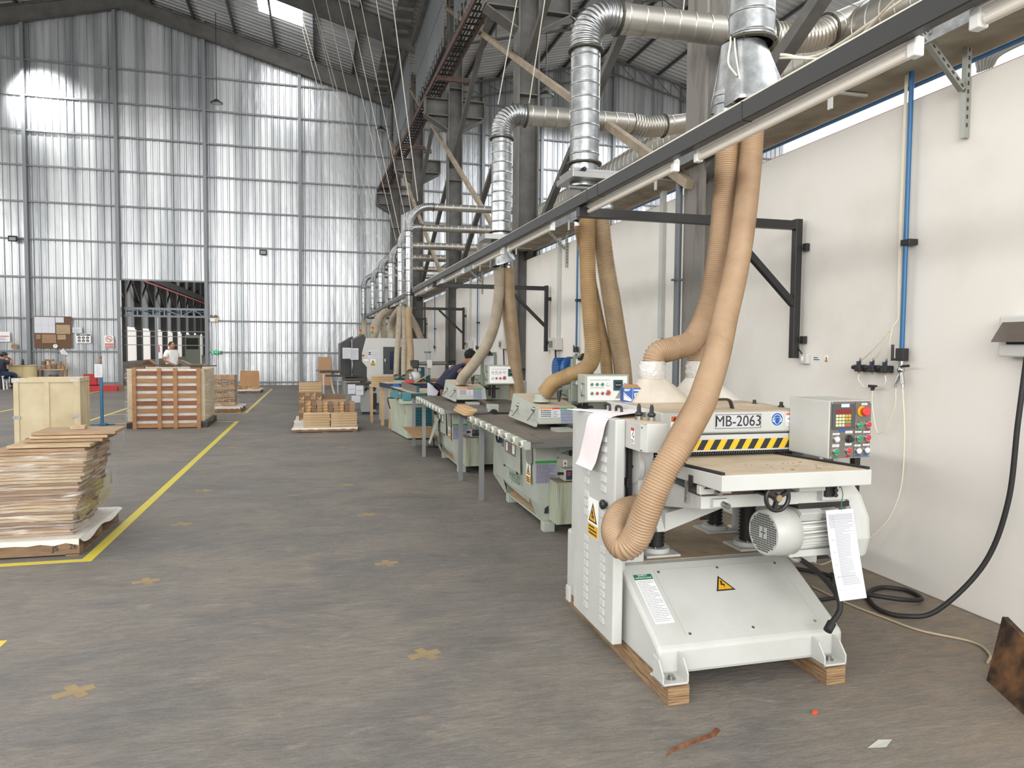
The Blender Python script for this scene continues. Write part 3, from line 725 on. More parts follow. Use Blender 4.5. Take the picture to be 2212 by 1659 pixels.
def tri(g, M, cx, cy, s, idx_y, idx_k):
    g.m = idx_k; poly(g, M, [(cx-s, cy-s*0.87), (cx+s, cy-s*0.87), (cx, cy+s*0.87)], 0.0006, 0.0014)
    g.m = idx_y; q = s*0.74; poly(g, M, [(cx-q, cy-s*0.87+s*0.14), (cx+q, cy-s*0.87+s*0.14), (cx, cy-s*0.73+q*1.72)], 0.0006, 0.0018)
    g.m = idx_k; disc(g, M, cx-s*0.1, cy-s*0.05, s*0.16, 0.0005, 0.0023, 8); disc(g, M, cx+s*0.12, cy-s*0.38, s*0.17, 0.0005, 0.0023, 8); poly(g, M, [(cx-s*.3, cy-s*.5), (cx-s*.12, cy-s*.5), (cx+s*.05, cy+s*.25), (cx-s*.03, cy+s*.3)], 0.0005, 0.0023)
def warn_sticker(M, w, h, label, name='warning_sticker', make=True):
    g = MB(); g.m = 0; flat(g, M, -w/2-0.003, w/2+0.003, -h/2-0.003, h/2+0.003, 0.0008); g.m = 1; flat(g, M, -w/2, w/2, -h/2, h/2, 0.0003, 0.0007)
    g.m = 2; flat(g, M, -w/2, w/2, -h/2, -h/2+h*0.32, 0.0004, 0.0010)
    tri(g, M, 0, h*0.14, w*0.42, 2, 3)
    g.m = 3; lines(g, M, -w*0.4, w*0.4, -h/2+h*0.03, -h/2+h*0.3, 3, 0.0004, 0.0014, 0.5)
    return g, [sticker_white, sticker_white, yellow_stick, ink]
g, ms = warn_sticker(frameW(4.84, 1.53), 0.035, 0.05, ''); solo('warning_sticker', g, ms, 'tiny yellow warning sticker on the wall right of the switch', 'sticker')
def breaker(y, label, z=1.56):
    t = thing('breaker_box', label, 'electrical box', (3.84, y, z), world=True, group='breaker boxes on the wall')
    g = MB(); g.box(3.72, 3.84, y-0.2, y+0.2, z, z+0.2); part('case', g, mat('box_grey', '#c4c1bb', 0.5), t, bevel=0.01)
    g = MB(); g.box(3.712, 3.72, y-0.02, y+0.16, z+0.04, z+0.15); part('window', g, mat('smoked2', '#6d625c', 0.2), t)
    g = MB(); g.tube([(3.78, y, z), (3.79, y-0.02, z-0.5), (3.78, y, 0.02)], 0.014, 6); part('cable', g, black_rubber, t)
breaker(11.4, 'grey breaker box behind the first saw, under the trunking')
breaker(14.9, 'grey breaker box left of the hoses of the second saw')
breaker(18.5, 'distant grey breaker box above the bending worker')

# big black power cable and hoses on the floor at the right
g = MB(); g.tube([(3.78, 3.13, 1.58), (3.75, 3.14, 1.2), (3.74, 3.17, 0.75), (3.68, 3.25, 0.38), (3.5, 3.38, 0.08), (3.36, 3.48, 0.02), (3.3, 3.62, 0.018), (3.42, 3.85, 0.018), (3.62, 3.95, 0.018), (3.74, 3.86, 0.018),
               (3.70, 3.70, 0.02), (3.52, 3.66, 0.045), (3.36, 3.78, 0.05), (3.3, 4.0, 0.02), (3.45, 4.25, 0.018), (3.2, 4.5, 0.018), (2.6, 4.5, 0.018)], 0.0145, 8, 10)
solo('power_cable', g, black_rubber, 'thick black power cable looping on the floor right of the planer', 'cable')
g = MB(); g.tube([(2.72, 3.9, 0.012), (3.1, 3.86, 0.012), (3.4, 3.93, 0.012), (3.55, 4.1, 0.012), (3.5, 4.3, 0.012)], 0.012, 6, 8); solo('floor_hose', g, black_rubber, 'straight black hose on the floor behind the planer base', 'hose')
g = MB(); g.tube([(3.2, 4.1, 0.008), (3.2, 3.8, 0.008), (3.25, 3.5, 0.008), (3.3, 3.3, 0.008), (3.45, 3.1, 0.008), (3.4, 2.95, 0.008), (3.3, 2.87, 0.008)], 0.007, 6, 8)
solo('air_hose', g, mat('hose_clear_dusty', '#a89a80', 0.6), 'thin dusty hose curving towards the burnt board', 'hose')
# burnt plywood board leaning at the right edge
g = MB(); g.hexa([(3.13, 2.725, 0.0), (2.86, 2.12, 0.0), (2.885, 2.11, 0.0), (3.155, 2.715, 0.0), (3.27, 2.775, 0.285), (3.13, 2.40, 0.20), (3.155, 2.39, 0.20), (3.295, 2.765, 0.285)])
solo('plywood_board', g, mat('burnt_board', '#2b1f18', 0.7, col2='#7a5636', scale=7, contrast=(0.42, 0.7), detail=10), 'dark burnt plywood board leaning at the right edge', 'board')
# litter
g = MB(); A_ = [(1.307, 2.507, .002), (1.35, 2.535, .012), (1.47, 2.575, .014), (1.57, 2.60, .012), (1.615, 2.64, .004)]; W_ = [.002, .007, .008, .011, .014]
vs = []
for (x, y, z), w in zip(A_, W_): vs += [(x+w*.4, y-w, 0.0), (x, y, z), (x-w*.4, y+w, 0.0)]
g.add(vs, [f for k in range(4) for f in ((3*k, 3*k+3, 3*k+4, 3*k+1), (3*k+1, 3*k+4, 3*k+5, 3*k+2), (3*k+2, 3*k+5, 3*k+3, 3*k))])
solo('bark_strip', g, mat('bark', '#7a4a28', 0.8, col2='#4c2c18', scale=20), 'strip of brown bark lying on the floor in the foreground', 'bark')
g = MB(); g.cbox((2.1, 2.65, 0.006), (0.022, 0.014, 0.011), 0.4); solo('plastic_scrap', g, mat('red_scrap', '#e0522e', 0.5), 'tiny red plastic scrap on the floor before the planer', 'scrap')
g = MB(); g.add([(2.12, 2.36, 0.002), (2.2, 2.345, 0.003), (2.27, 2.39, 0.002), (2.21, 2.40, 0.004)], [(0, 1, 2, 3)]); solo('chalk_mark', g, mat('chalk', '#b9b8b0', 0.9), 'white smear of plaster on the floor at lower right', 'mark')

# ------------------------------------------------------------------ ducts
def duct_rings(g, a, b, r, pitch=0.12, n=28, seam=0.004):
    """spiral-seamed tube"""
    a = Vector(a); b = Vector(b); L = (b-a).length; prof = [(0, r)]; t = pitch*0.5
    while t < L-0.02:
        prof += [(t-0.012, r), (t-0.006, r), (t-0.003, r+seam), (t+0.003, r+seam), (t+0.006, r), (t+0.012, r)]; t += pitch
    prof.append((L, r)); g.lathe(prof, a, b-a, n, cap=False)
def flange(g, c, ax, r, t=0.008):
    c = Vector(c); ax = Vector(ax).normalized(); g.lathe([(-t, r), (-t, r*1.22), (t, r*1.22), (t, r)], c, ax, 24, cap=False)
    a = ax.orthogonal().normalized(); b = ax.cross(a)
    for i in range(8):
        p = c+(a*math.cos(i*math.pi/4)+b*math.sin(i*math.pi/4))*r*1.13; g.cyl(p-ax*(t+.006), p+ax*(t+.006), 0.006, 6)
def flexi(g, pts, r, pitch=0.028, n=24, amp=0.06):
    pts = resample(spline(pts, 16), pitch/4)
    g.sweep(pts, lambda L, i: r*(1+amp*(1, 0.2, -0.8, 0.2)[i % 4]), n, cap=False)
flange_m = mat('flange_dark', '#4d4a40', 0.5, 0.6)
def duct(name_label, x, y, r, zt, zb, xe, zlow=None, R=0.24, floorw=None, funnel=True, x_tail=None):
    """horizontal run from the main duct, ribbed elbow, drop, flange, funnel"""
    t = thing('dust_duct', name_label, 'duct', (x, y, zb-0.35), world=True, group='galvanised extraction ducts')
    g = MB(); duct_rings(g, (x, y, zt-R-0.08), (x, y, zb), r, 0.12 if r > 0.11 else 0.22, seam=0.004 if r > 0.11 else 0.0025); part('drop_pipe', g, galv, t)
    g = MB(); pts = [(x, y, zt-R-0.08)]+[(x+R*(1-math.cos(a)), y, zt-R+R*math.sin(a)) for a in [math.radians(q) for q in range(0, 91, 15)]]+[(x+R+0.06, y, zt)]
    flexi(g, pts, r*1.03, 0.036); part('elbow', g, galv, t)
    g = MB(); duct_rings(g, (x+R+0.05, y, zt), (xe, y, zt+0.02), r, 0.16); part('horizontal_pipe', g, galv_dusty, t)
    for c, ax in (((x, y, zt-R-0.08), (0, 0, 1)), ((x+R+0.06, y, zt), (1, 0, 0)), ((x, y, zb), (0, 0, 1))):
        g = MB(); flange(g, c, ax, r); part('flange', g, flange_m, t)
    return t
def funnel(t, x, y, z1, z0, r, hw, hd, outs):
    """sheet metal hopper: round at the top, rectangular below"""
    n = 32; top = []; bot = []
    for i in range(n):
        a = 2*math.pi*i/n; c, s = math.cos(a), math.sin(a)
        top.append(Vector((x+c*r, y+s*r, z1))); q = 1/max(abs(c), abs(s)); f = 0.75
        bot.append(Vector((x+0.03+(c*q*f+c*(1-f))*hw, y+(s*q*f+s*(1-f))*hd, z0+c*0.05)))
    mid = [a.lerp(b, 0.5) for a, b in zip(top, bot)]
    g = MB(); g.rings([bot, mid, top], cap=False); g.rings([[p-Vector((0, 0, 0.02)) for p in bot], bot], cap=False); part('hopper', g, galv, t)
    g = MB(); g.rings([[v*0+v-Vector((0, 0, 0.002)) for v in bot], [v-Vector((0, 0, 0.004)) for v in bot]]); part('base_plate', g, flange_m, t)
    for (ox, oy, oz, rr) in outs:
        g = MB(); duct_rings(g, (ox, oy, oz+0.12), (ox, oy, oz-0.02), rr, 0.05); part('outlet', g, galv, t)
# nearest drop, seen without its top
D1 = thing('dust_duct', 'nearest galvanised duct drop with wide hopper, feeding the three planer hoses', 'duct', (2.5, 3.9, 3.0), world=True, group='galvanised extraction ducts')
g = MB(); duct_rings(g, (2.5, 3.9, 4.6), (2.5, 3.9, 3.43), 0.133); part('drop_pipe', g, galv, D1)
g = MB(); flange(g, (2.49, 3.9, 3.42), (0, 0, 1), 0.133); part('flange', g, flange_m, D1)
funnel(D1, 2.46, 3.92, 3.41, 3.10, 0.13, 0.165, 0.17, [(2.37, 3.95, 3.02, 0.07), (2.56, 4.03, 3.08, 0.07), (2.535, 3.85, 3.05, 0.07)])
g = MB(); g.tube([(2.33, 3.85, 3.42), (2.30, 3.8, 3.36), (2.29, 3.8, 3.25), (2.34, 3.79, 3.18)], 0.006, 6); g.tube([(2.35, 3.84, 3.42), (2.33, 3.79, 3.3), (2.36, 3.78, 3.14)], 0.005, 6); part('wire', g, plastic_clear, D1)
g = MB(); g.tube([(2.70, 3.9, 3.38), (2.85, 3.7, 3.33), (2.6, 2.6, 3.22), (2.3, 1.6, 2.95)], 0.009, 6); g.tube([(2.70, 3.9, 3.36), (2.8, 3.5, 3.25), (2.5, 2.6, 3.2), (2.3, 1.6, 2.97)], 0.007, 6)
solo('loose_wires', g, plastic_clear, 'cream wires trailing from the nearest duct flange towards the top right', 'wire')
g = MB(); g.tube([(RX(0.8)+0.02, 0.8, 2.75), (RX(3)+0.0, 3, 2.75), (RX(6), 6, 2.745), (RX(12), 12, 2.75), (RX(20), 20, 2.745)], 0.008, 6); solo('rail_cable', g, plastic_clear, 'cream cable lying along the top of the black rail', 'cable')
D2 = duct('galvanised duct drop with ribbed elbow, second from the camera, behind the black rail', 2.27, 6.1, 0.128, 4.52, 3.22, 4.05)
g = MB(); flexi(g, [(4.05, 6.1, 4.54), (4.3, 6.1, 4.55), (4.6, 6.1, 4.6), (4.75, 6.1, 4.68)], 0.13, 0.04); part('flexible_joint', g, galv_dusty, D2)
g = MB(); duct_rings(g, (4.75, 6.1, 4.68), (5.6, 6.1, 5.1), 0.128, 0.2); part('branch_pipe', g, galv_dusty, D2)
for c, ax in (((4.1, 6.1, 4.54), (1, 0, 0)), ((4.75, 6.1, 4.68), (1, 0, 0.35))):
    g = MB(); flange(g, c, ax, 0.128); part('flange', g, flange_m, D2)
g = MB(); g.box(2.10, 2.70, 5.92, 6.28, 3.10, 3.14); g.box(2.08, 2.46, 5.86, 6.3, 3.05, 3.10); g.cyl((2.08, 5.95, 2.98), (2.5, 5.95, 2.98), 0.02, 8); part('gate_valve', g, steel, D2, bevel=0.003)
g = MB(); g.cyl((2.27, 6.1, 3.22), (2.27, 6.1, 3.02), 0.125, 28); part('collar', g, galv, D2)
g = MB(); g.cyl((2.2, 5.9, 3.13), (2.17, 5.86, 3.11), 0.02, 10); part('gate_knob', g, black, D2)
funnel(D2, 2.32, 6.12, 3.02, 2.80, 0.125, 0.16, 0.17, [(2.285, 6.05, 2.72, 0.055), (2.43, 6.12, 2.78, 0.065), (2.27, 6.2, 2.71, 0.05)])
D3 = duct('galvanised duct drop with ribbed elbow in front of the second column', 2.2, 8.85, 0.125, 4.50, 3.03, 3.95)
g = MB(); flexi(g, [(3.95, 8.85, 4.52), (4.15, 8.85, 4.5), (4.4, 8.85, 4.53)], 0.128, 0.04); part('flexible_joint', g, galv_dusty, D3)
g = MB(); duct_rings(g, (4.4, 8.85, 4.53), (5.0, 8.85, 4.65), 0.125, 0.2); part('branch_pipe', g, galv_dusty, D3)
g = MB(); flange(g, (4.4, 8.85, 4.53), (1, 0, 0), 0.125); part('flange', g, flange_m, D3)
g = MB(); g.box(1.95, 2.5, 8.65, 9.05, 2.92, 2.98); part('gate_valve', g, steel, D3)
g = MB(); g.cyl((2.2, 8.85, 3.03), (2.2, 8.85, 2.86), 0.122, 24); part('collar', g, galv, D3)
funnel(D3, 2.2, 8.88, 2.86, 2.66, 0.12, 0.15, 0.15, [(2.19, 8.85, 2.56, 0.055), (2.3, 8.85, 2.58, 0.06), (2.2, 9.0, 2.55, 0.05)])
small = [(14.5, 1.73, 0.072, 4.38, 2.62, 'slim duct drop whose ribbed elbow rises highest among the far ducts'), (17.2, 1.86, 0.085, 4.40, 2.75, 'slim duct drop just left of the tallest far duct'),
         (20.2, 1.93, 0.10, 4.38, 2.9, 'duct drop in the middle of the far row'), (22.8, 1.86, 0.105, 4.36, 2.95, 'duct drop ending in a small funnel over the moulder'),
         (25.5, 1.80, 0.09, 4.30, 2.9, 'next to last duct drop of the far row'), (27.9, 1.62, 0.09, 4.26, 2.8, 'last duct drop, closest to the corrugated end wall')]
for y, x, r, zt, zb, lb in small:
    t = duct(lb, x, y, r, zt, zb, 4.3, R=0.42)
    g = MB(); g.cyl((x, y, zb), (x, y, zb-0.28), r*0.98, 20, r2=r*0.75); part('reducer', g, galv, t)
# main collector duct beyond the wall
g = MB(); duct_rings(g, (5.15, 5.0, 4.66), (4.75, 28, 4.5), 0.27, 0.17, 32, 0.006)
solo('collector_duct', g, galv_dusty, 'large dusty collector duct running along behind the wall head', 'duct')
g = MB()
for i in range(6):
    a = -0.5+i*0.2; g.tube([(4.3, 3.9+i*0.02, 3.48), (4.25, 3.75+i*0.03, 3.52+0.01*i), (4.2, 3.2, 3.5+0.012*i)], 0.012, 6)
solo('hose_coil', g, mat('grey_hose', '#8b8b85', 0.6), 'grey coiled hoses resting on the wall head by the slotted bracket', 'hose')

# suspension wires to the elbows
tops = [(-0.54, 27.5), (-0.50, 26.8), (-0.2, 25.0), (0.0, 22.5), (0.1, 20.5), (0.3, 17.5), (0.5, 15.5), (0.6, 13), (-0.3, 23.8), (0.2, 19)]
ends = [(1.75, 27.9, 4.3), (2.1, 27.9, 4.35), (1.95, 25.5, 4.35), (1.95, 22.8, 4.45), (2.05, 20.2, 4.5), (1.98, 17.2, 4.5), (2.15, 17.2, 4.45), (1.9, 14.5, 4.48), (2.2, 25.5, 4.38), (2.2, 20.2, 4.45)]
wl = ['thin wire holding the farthest duct elbow, left one', 'thin wire holding the farthest duct elbow, right one', 'suspension wire of the next to last duct elbow', 'suspension wire of the fourth small duct elbow',
      'suspension wire of the middle small duct elbow', 'left wire of the second small duct elbow', 'right wire of the second small duct elbow', 'suspension wire of the tallest small duct elbow',
      'outer wire of the next to last duct elbow', 'outer wire of the middle small duct elbow']
wire_m = mat('wire_light', '#b9b4a6', 0.5)
for (tx, ty), e, l in zip(tops, ends, wl):
    g = MB(); g.bar((tx, ty, roof1(tx)-0.1), e, 0.012); solo('suspension_wire', g, wire_m, l, 'wire', group='wires holding the duct elbows')
for (a, b, l) in (((2.6, 7.8, 8.2), (2.15, 8.85, 4.6), 'left suspension wire of the duct elbow near the second column'), ((2.9, 8.1, 8.2), (2.55, 8.85, 4.65), 'right suspension wire of the duct elbow near the second column'), ((3.2, 5.9, 5.9), (3.2, 6.1, 4.6), 'short wire holding the nearest horizontal duct')):
    g = MB(); g.bar(a, b, 0.009); solo('suspension_wire', g, wire_m, l, 'wire', group='wires holding the duct elbows')

# ------------------------------------------------------------------ flexible hoses
def hose(pts, r, m, label, pitch=0.0155, n=20, group='ribbed extraction hoses', amp=0.065):
    g = MB(); P = resample(spline(pts, 14), pitch/4)
    g.sweep(P, lambda L, i: r*(1+amp*(1.1, -0.75, -1, -0.75)[i % 4]), n, cap=False)
    solo('flexible_hose', g, m, label, 'hose', group=group)
hose([(2.535, 3.86, 3.09)]+[(2.503, 3.86, 3.002), (2.491, 3.86, 2.77), (2.434, 3.8, 2.509), (2.326, 3.68, 2.218), (2.202, 3.55, 1.967), (2.092, 3.44, 1.782), (1.973, 3.3, 1.616), (1.893, 3.21, 1.517), (1.808, 3.12, 1.425), (1.724, 3.03, 1.344), (1.643, 2.98, 1.255), (1.564, 2.95, 1.152), (1.5, 2.95, 1.048), (1.454, 2.96, 0.941), (1.42, 2.98, 0.832), (1.397, 3.01, 0.737), (1.356, 3.05, 0.685), (1.346, 3.13, 0.731), (1.396, 3.2, 0.787), (1.5, 3.28, 0.8), (1.633, 3.38, 0.776)], 0.0635, hose_pink, 'big beige hose curling in front of the planer', 0.013, 28)
hose([(2.37, 3.95, 3.02), (2.385, 3.95, 2.786), (2.375, 3.95, 2.508), (2.33, 3.92, 2.196), (2.262, 3.9, 1.87), (2.15, 3.88, 1.655), (2.02, 3.88, 1.60), (1.915, 3.88, 1.568), (1.885, 3.88, 1.47)], 0.066, hose_pink, 'beige hose bending sideways onto the left planer hopper', 0.013, 24)
hose([(2.56, 4.04, 3.10), (2.55, 4.05, 2.822), (2.525, 4.06, 2.478), (2.48, 4.06, 2.161), (2.41, 4.06, 1.813), (2.32, 4.03, 1.66), (2.255, 3.99, 1.57), (2.235, 3.97, 1.46)], 0.066, hose_pink, 'beige hose dropping to the right planer hopper', 0.013, 24)
hose([(2.285, 6.05, 2.76), (2.301, 6.05, 2.22), (2.335, 6.05, 1.812), (2.37, 6.08, 1.564), (2.36, 6.2, 1.42), (2.245, 6.33, 1.345), (2.11, 6.4, 1.275), (2.03, 6.45, 1.16)], 0.072, hose_ochre, 'ochre hose curving down onto the blade hood of the nearest saw')
hose([(2.43, 6.12, 2.80), (2.50, 6.15, 2.402), (2.585, 6.2, 2.074), (2.70, 6.3, 1.695), (2.80, 6.4, 1.388), (2.87, 6.5, 1.0), (2.86, 6.6, 0.6)], 0.08, hose_tan, 'straight tan hose slanting behind the nearest saw panel')
hose([(2.27, 6.2, 2.72), (2.385, 6.3, 2.372), (2.512, 6.35, 1.909), (2.622, 6.42, 1.564), (2.72, 6.55, 1.2)], 0.055, hose_ochre, 'thinner ochre hose between the two larger saw hoses')
hose([(2.19, 8.85, 2.60), (2.19, 8.9, 2.24), (2.16, 9.0, 1.893), (2.07, 9.1, 1.597), (1.93, 9.25, 1.353), (1.85, 9.4, 1.22), (1.83, 9.5, 1.14)], 0.068, hose_grey, 'greyish hose sweeping left onto the hood of the second saw')
hose([(2.30, 8.85, 2.60), (2.327, 8.9, 2.244), (2.406, 9.0, 1.778), (2.481, 9.1, 1.298), (2.56, 9.2, 0.9), (2.6, 9.3, 0.5)], 0.072, hose_tan, 'tan hose hanging straight behind the panel of the second saw')
hose([(2.2, 9.0, 2.58), (2.318, 9.1, 2.137), (2.39, 9.15, 1.779), (2.48, 9.25, 1.295), (2.5, 9.3, 0.9)], 0.055, hose_tan, 'slim tan hose hidden beside the second saw hoses')
hose([(1.82, 17.15, 2.5), (1.76, 16.7, 2.2), (1.64, 15.7, 1.8), (1.53, 14.9, 1.4), (1.476, 14.5, 1.0)], 0.055, hose_grey, 'dusty hose dropping to the far teal machine, left of a pair')
hose([(1.90, 17.15, 2.5), (1.87, 16.7, 2.2), (1.77, 15.7, 1.8), (1.67, 14.9, 1.4), (1.62, 14.4, 1.0)], 0.055, hose_grey, 'dusty hose hanging close against the left far hose')
hose([(1.73, 14.5, 2.37), (1.71, 14.45, 2.2), (1.70, 14.3, 1.9), (1.70, 14.05, 1.5), (1.66, 13.75, 1.12)], 0.065, hose_tan, 'tan hose ending over the red guard of the radial saw')
mo = [((1.93, 20.2, 2.66), (1.60, 20, 2.4), (1.50, 20, 2.0), (1.40, 20, 1.80), 'leftmost moulder hose, bent outwards'), ((1.95, 20.3, 2.62), (1.70, 20.2, 2.4), (1.71, 20.2, 2.0), (1.71, 20.2, 1.8), 'straight moulder hose next to the bent one'),
      ((1.86, 17.2, 2.5), (1.82, 18.6, 2.3), (1.80, 19, 2.1), (1.81, 19, 1.8), 'moulder hose just left of the two long vertical hoses'), ((1.9, 17.3, 2.5), (1.98, 19.2, 2.3), (1.975, 19.5, 2.1), (1.97, 19.5, 1.8), 'moulder hose hidden behind the long vertical hose'),
      ((1.86, 22.8, 2.68), (1.7, 22.4, 2.4), (1.53, 22, 2.1), (1.54, 22, 1.8), 'moulder hose beside the signal lamp'), ((2.1, 18.6, 2.6), (2.3, 19, 2.35), (2.45, 19, 2.1), (2.58, 19, 1.8), 'moulder hose slanting to the right'),
      ((1.62, 27.9, 2.55), (1.55, 26.5, 2.4), (1.50, 25.5, 2.1), (1.5, 25.0, 1.8), 'moulder hose farthest back by the black cabinet')]
for a, b, c, d, l in mo: hose([a, b, c, d], 0.09, hose_grey, l, 0.035, 14, group='hoses onto the white moulder')
# ------------------------------------------------------------------ thickness planer in the foreground
grey_plate = mat('name_plate', '#c3c5c8', 0.35, 0.4)
scale_black = mat('scale_black', '#1b1b1b', 0.5)
PL = thing('thickness_planer', 'large white thickness planer with hazard stripes and the plate MB-2063', 'planer', (1.97, 3.45, 0.085), world=True)
# base with sloping front
g = MB(); g.prism([(2.97, 0.088), (2.97, 0.215), (3.42, 0.47), (4.25, 0.47), (4.25, 0.088)], 1.50, 2.50, 'x'); base = part('base', g, white_paint, PL, bevel=0.018)
nf = Vector((0, -0.255, 0.45)).normalized()     # outward normal of the slope
Ms = frame((2.0, 2.97, 0.215), (1, 0, 0), (0, 0.45, 0.255))
g = MB(); flat(g, Ms, -0.33, 0.40, 0.05, 0.47, 0.003, 0.001); pn = part('cover_panel', g, white_paint, base, bevel=0.001)
g = MB()
for x in (-0.31, 0.03, 0.38):
    for y in (0.065, 0.455): disc(g, Ms, x, y, 0.0075, 0.003, 0.003, 12)
part('screws', g, steel, pn)
g = MB(); g.m = 0; poly(g, Ms, [(0.005-0.055, 0.30), (0.005+0.055, 0.30), (0.005, 0.40)], 0.0008, 0.004); g.m = 1; poly(g, Ms, [(0.005-0.04, 0.309), (0.005+0.04, 0.309), (0.005, 0.383)], 0.0006, 0.0048)
g.m = 0; poly(g, Ms, [(0.003, 0.368), (0.012, 0.362), (0.004, 0.345), (0.016, 0.343), (0.006, 0.318), (0.005, 0.334), (-0.008, 0.338)], 0.0004, 0.0054)
part('high_voltage_sticker', g, [ink, yellow_stick], pn)
g = MB(); g.m = 0; flat(g, Ms, -0.455, -0.355, 0.14, 0.45, 0.001, 0.001); g.m = 1; flat(g, Ms, -0.455, -0.355, 0.415, 0.45, 0.0006, 0.002); g.m = 2
M2 = Ms @ Matrix.Translation((-0.405, 0.442, 0.0026)); text(g, 'SAFETY', 0.016, M2, 0.0004); g.m = 2; text(g, 'INSTRUCTIONS', 0.0125, Ms @ Matrix.Translation((-0.405, 0.426, 0.0026)), 0.0004)
g.m = 3; lines(g, Ms, -0.45, -0.36, 0.15, 0.41, 26, 0.0003, 0.002, 0.42, 5)
part('safety_sticker', g, [sticker_white, mat('dark_green', '#1d6b50', 0.5), sticker_white, ink_grey], base)
for xa, xb in ((1.475, 1.605), (2.32, 2.445)):
    g = MB(); g.box(xa, xb, 2.872, 3.0, 0.088, 0.098)
    for x in (xa, xb-0.008): g.prism([(2.872, 0.09), (2.872, 0.135), (2.92, 0.19), (2.975, 0.20), (2.975, 0.09)], x, x+0.008, 'x')
    ft = part('foot_bracket', g, white_paint, PL, bevel=0.002)
    g = MB(); g.cyl(((xa+xb)/2, 2.92, 0.098), ((xa+xb)/2, 2.92, 0.103), 0.022, 16); g.cyl(((xa+xb)/2, 2.92, 0.103), ((xa+xb)/2, 2.92, 0.118), 0.013, 6); part('bolt', g, steel, ft)
# deck, pads and lifting screws with bellows
g = MB(); g.box(1.56, 2.46, 3.47, 4.22, 0.470, 0.474); part('dusty_deck', g, mat('sawdust_deck', '#a8977f', 0.95, col2='#8d7c67', scale=9, contrast=(0.35, 0.7), detail=8), base, label='deck covered in sawdust')
for sx, sy in ((1.79, 3.60), (2.36, 3.60), (1.79, 4.06), (2.38, 3.98)):
    g = MB(); g.box(sx-0.10, sx+0.10, sy-0.10, sy+0.09, 0.474, 0.486); g.cyl((sx, sy, 0.486), (sx, sy, 0.51), 0.075, 24); pd = part('screw_pad', g, white_paint, PL, bevel=0.002)
    g = MB(); n = 18; prof = []
    for i in range(n): prof += [(0.51+i*0.0205, 0.038), (0.51+i*0.0205+0.010, 0.048)]
    g.lathe([(a-0.51, b) for a, b in prof], (sx, sy, 0.51), (0, 0, 1), 20); part('bellows', g, black_rubber, pd)
    g = MB()
    for k in range(3): g.cyl((sx+0.055*math.cos(k*2.1), sy+0.055*math.sin(k*2.1), 0.508), (sx+0.055*math.cos(k*2.1), sy+0.055*math.sin(k*2.1), 0.52), 0.008, 6)
    part('pad_bolts', g, steel, pd)
# tall belt cabinet on the left
g = MB(); g.box(1.42, 1.475, 3.32, 3.90, 0.10, 1.245); cab = part('belt_cabinet', g, white_paint, PL, bevel=0.008)
g = MB(); g.box(1.475, 1.52, 3.40, 4.10, 0.10, 1.235); g.box(1.405, 1.42, 3.93, 3.99, 0.11, 0.20); part('cabinet_side', g, white_paint, PL, bevel=0.004)
def louvre(y, z):
    g = MB()
    g.add([(1.4195, y-0.036, z-0.018), (1.4195, y+0.036, z-0.018), (1.411, y+0.028, z-0.016), (1.411, y-0.028, z-0.016), (1.4195, y-0.036, z+0.014), (1.4195, y+0.036, z+0.014), (1.415, y+0.026, z+0.008), (1.415, y-0.026, z+0.008)],
          [(3, 2, 1, 0), (7, 6, 2, 3), (4, 5, 6, 7), (4, 7, 3, 0), (5, 1, 2, 6)], False); part('louvre', g, white_paint, cab)
for y in (3.46, 3.70):
    for k in range(6): louvre(y+0.0, 1.135-k*0.052)
    for k in range(5): louvre(y, 0.80-0.05*k if y > 3.6 else 0.79-0.05*k) if k < 3 else None
    for k in range(9): louvre(y, 0.545-k*0.047 if False else 0.555-k*0.046)
g, ms = warn_sticker(frame((1.4195, 3.605, 0.685), (0, -1, 0), (0, 0, 1)), 0.145, 0.205, ''); part('warning_sticker', g, ms, cab)
g = MB(); g.lathe([(0, 0.010), (0.012, 0.010), (0.014, 0.024), (0.03, 0.026), (0.036, 0.018)], (1.42, 3.415, 0.80), (-1, 0, 0), 10); part('knob', g, black, cab)
# belt guard box with handles and spring studs
g = MB(); g.prism([(1.475, 3.37), (1.475, 3.15), (1.495, 3.115), (1.60, 3.105), (1.60, 3.37)], 1.105, 1.243, 'z'); gd = part('belt_guard', g, white_paint, PL, bevel=0.004)
g = MB(); g.box(1.476, 1.70, 3.37, 3.98, 1.10, 1.236); part('guard_body', g, white_paint, PL, bevel=0.006)
g = MB(); g.box(1.478, 1.598, 3.118, 3.369, 1.243, 1.2445); g.box(1.48, 1.69, 3.372, 3.97, 1.236, 1.2375); part('guard_dust', g, cream_dust, PL, label='dusty top of the belt guard')
Mg = frame((1.4745, 3.23, 1.17), (0, -1, 0), (0, 0, 1))
g = MB(); flat(g, Mg, -0.025, 0.015, -0.035, 0.045, 0.001, 0.0); g.m = 1; flat(g, Mg, -0.024, 0.014, 0.028, 0.044, 0.0006, 0.001); g.m = 2; lines(g, Mg, -0.022, 0.012, -0.033, -0.012, 5, 0.0004, 0.001)
g.m = 2; flat(g, Mg @ Matrix.Rotation(-0.5, 4, 'Z'), -0.012, -0.008, -0.006, 0.024, 0.0004, 0.001); flat(g, Mg @ Matrix.Rotation(-0.9, 4, 'Z'), -0.012, -0.010, -0.006, 0.016, 0.0004, 0.001); g.m = 1; disc(g, Mg, 0.006, 0.0, 0.007, 0.0005, 0.001, 10)
part('hazard_sticker', g, [sticker_white, red_stick, ink], gd)
g = MB()
for (yy, zz) in ((3.34, 1.23), (3.13, 1.225), (3.135, 1.115)): disc(g, Mg, 3.23-yy, zz-1.17, 0.004, 0.003, 0.0, 8)
part('screws', g, dark_metal, gd)
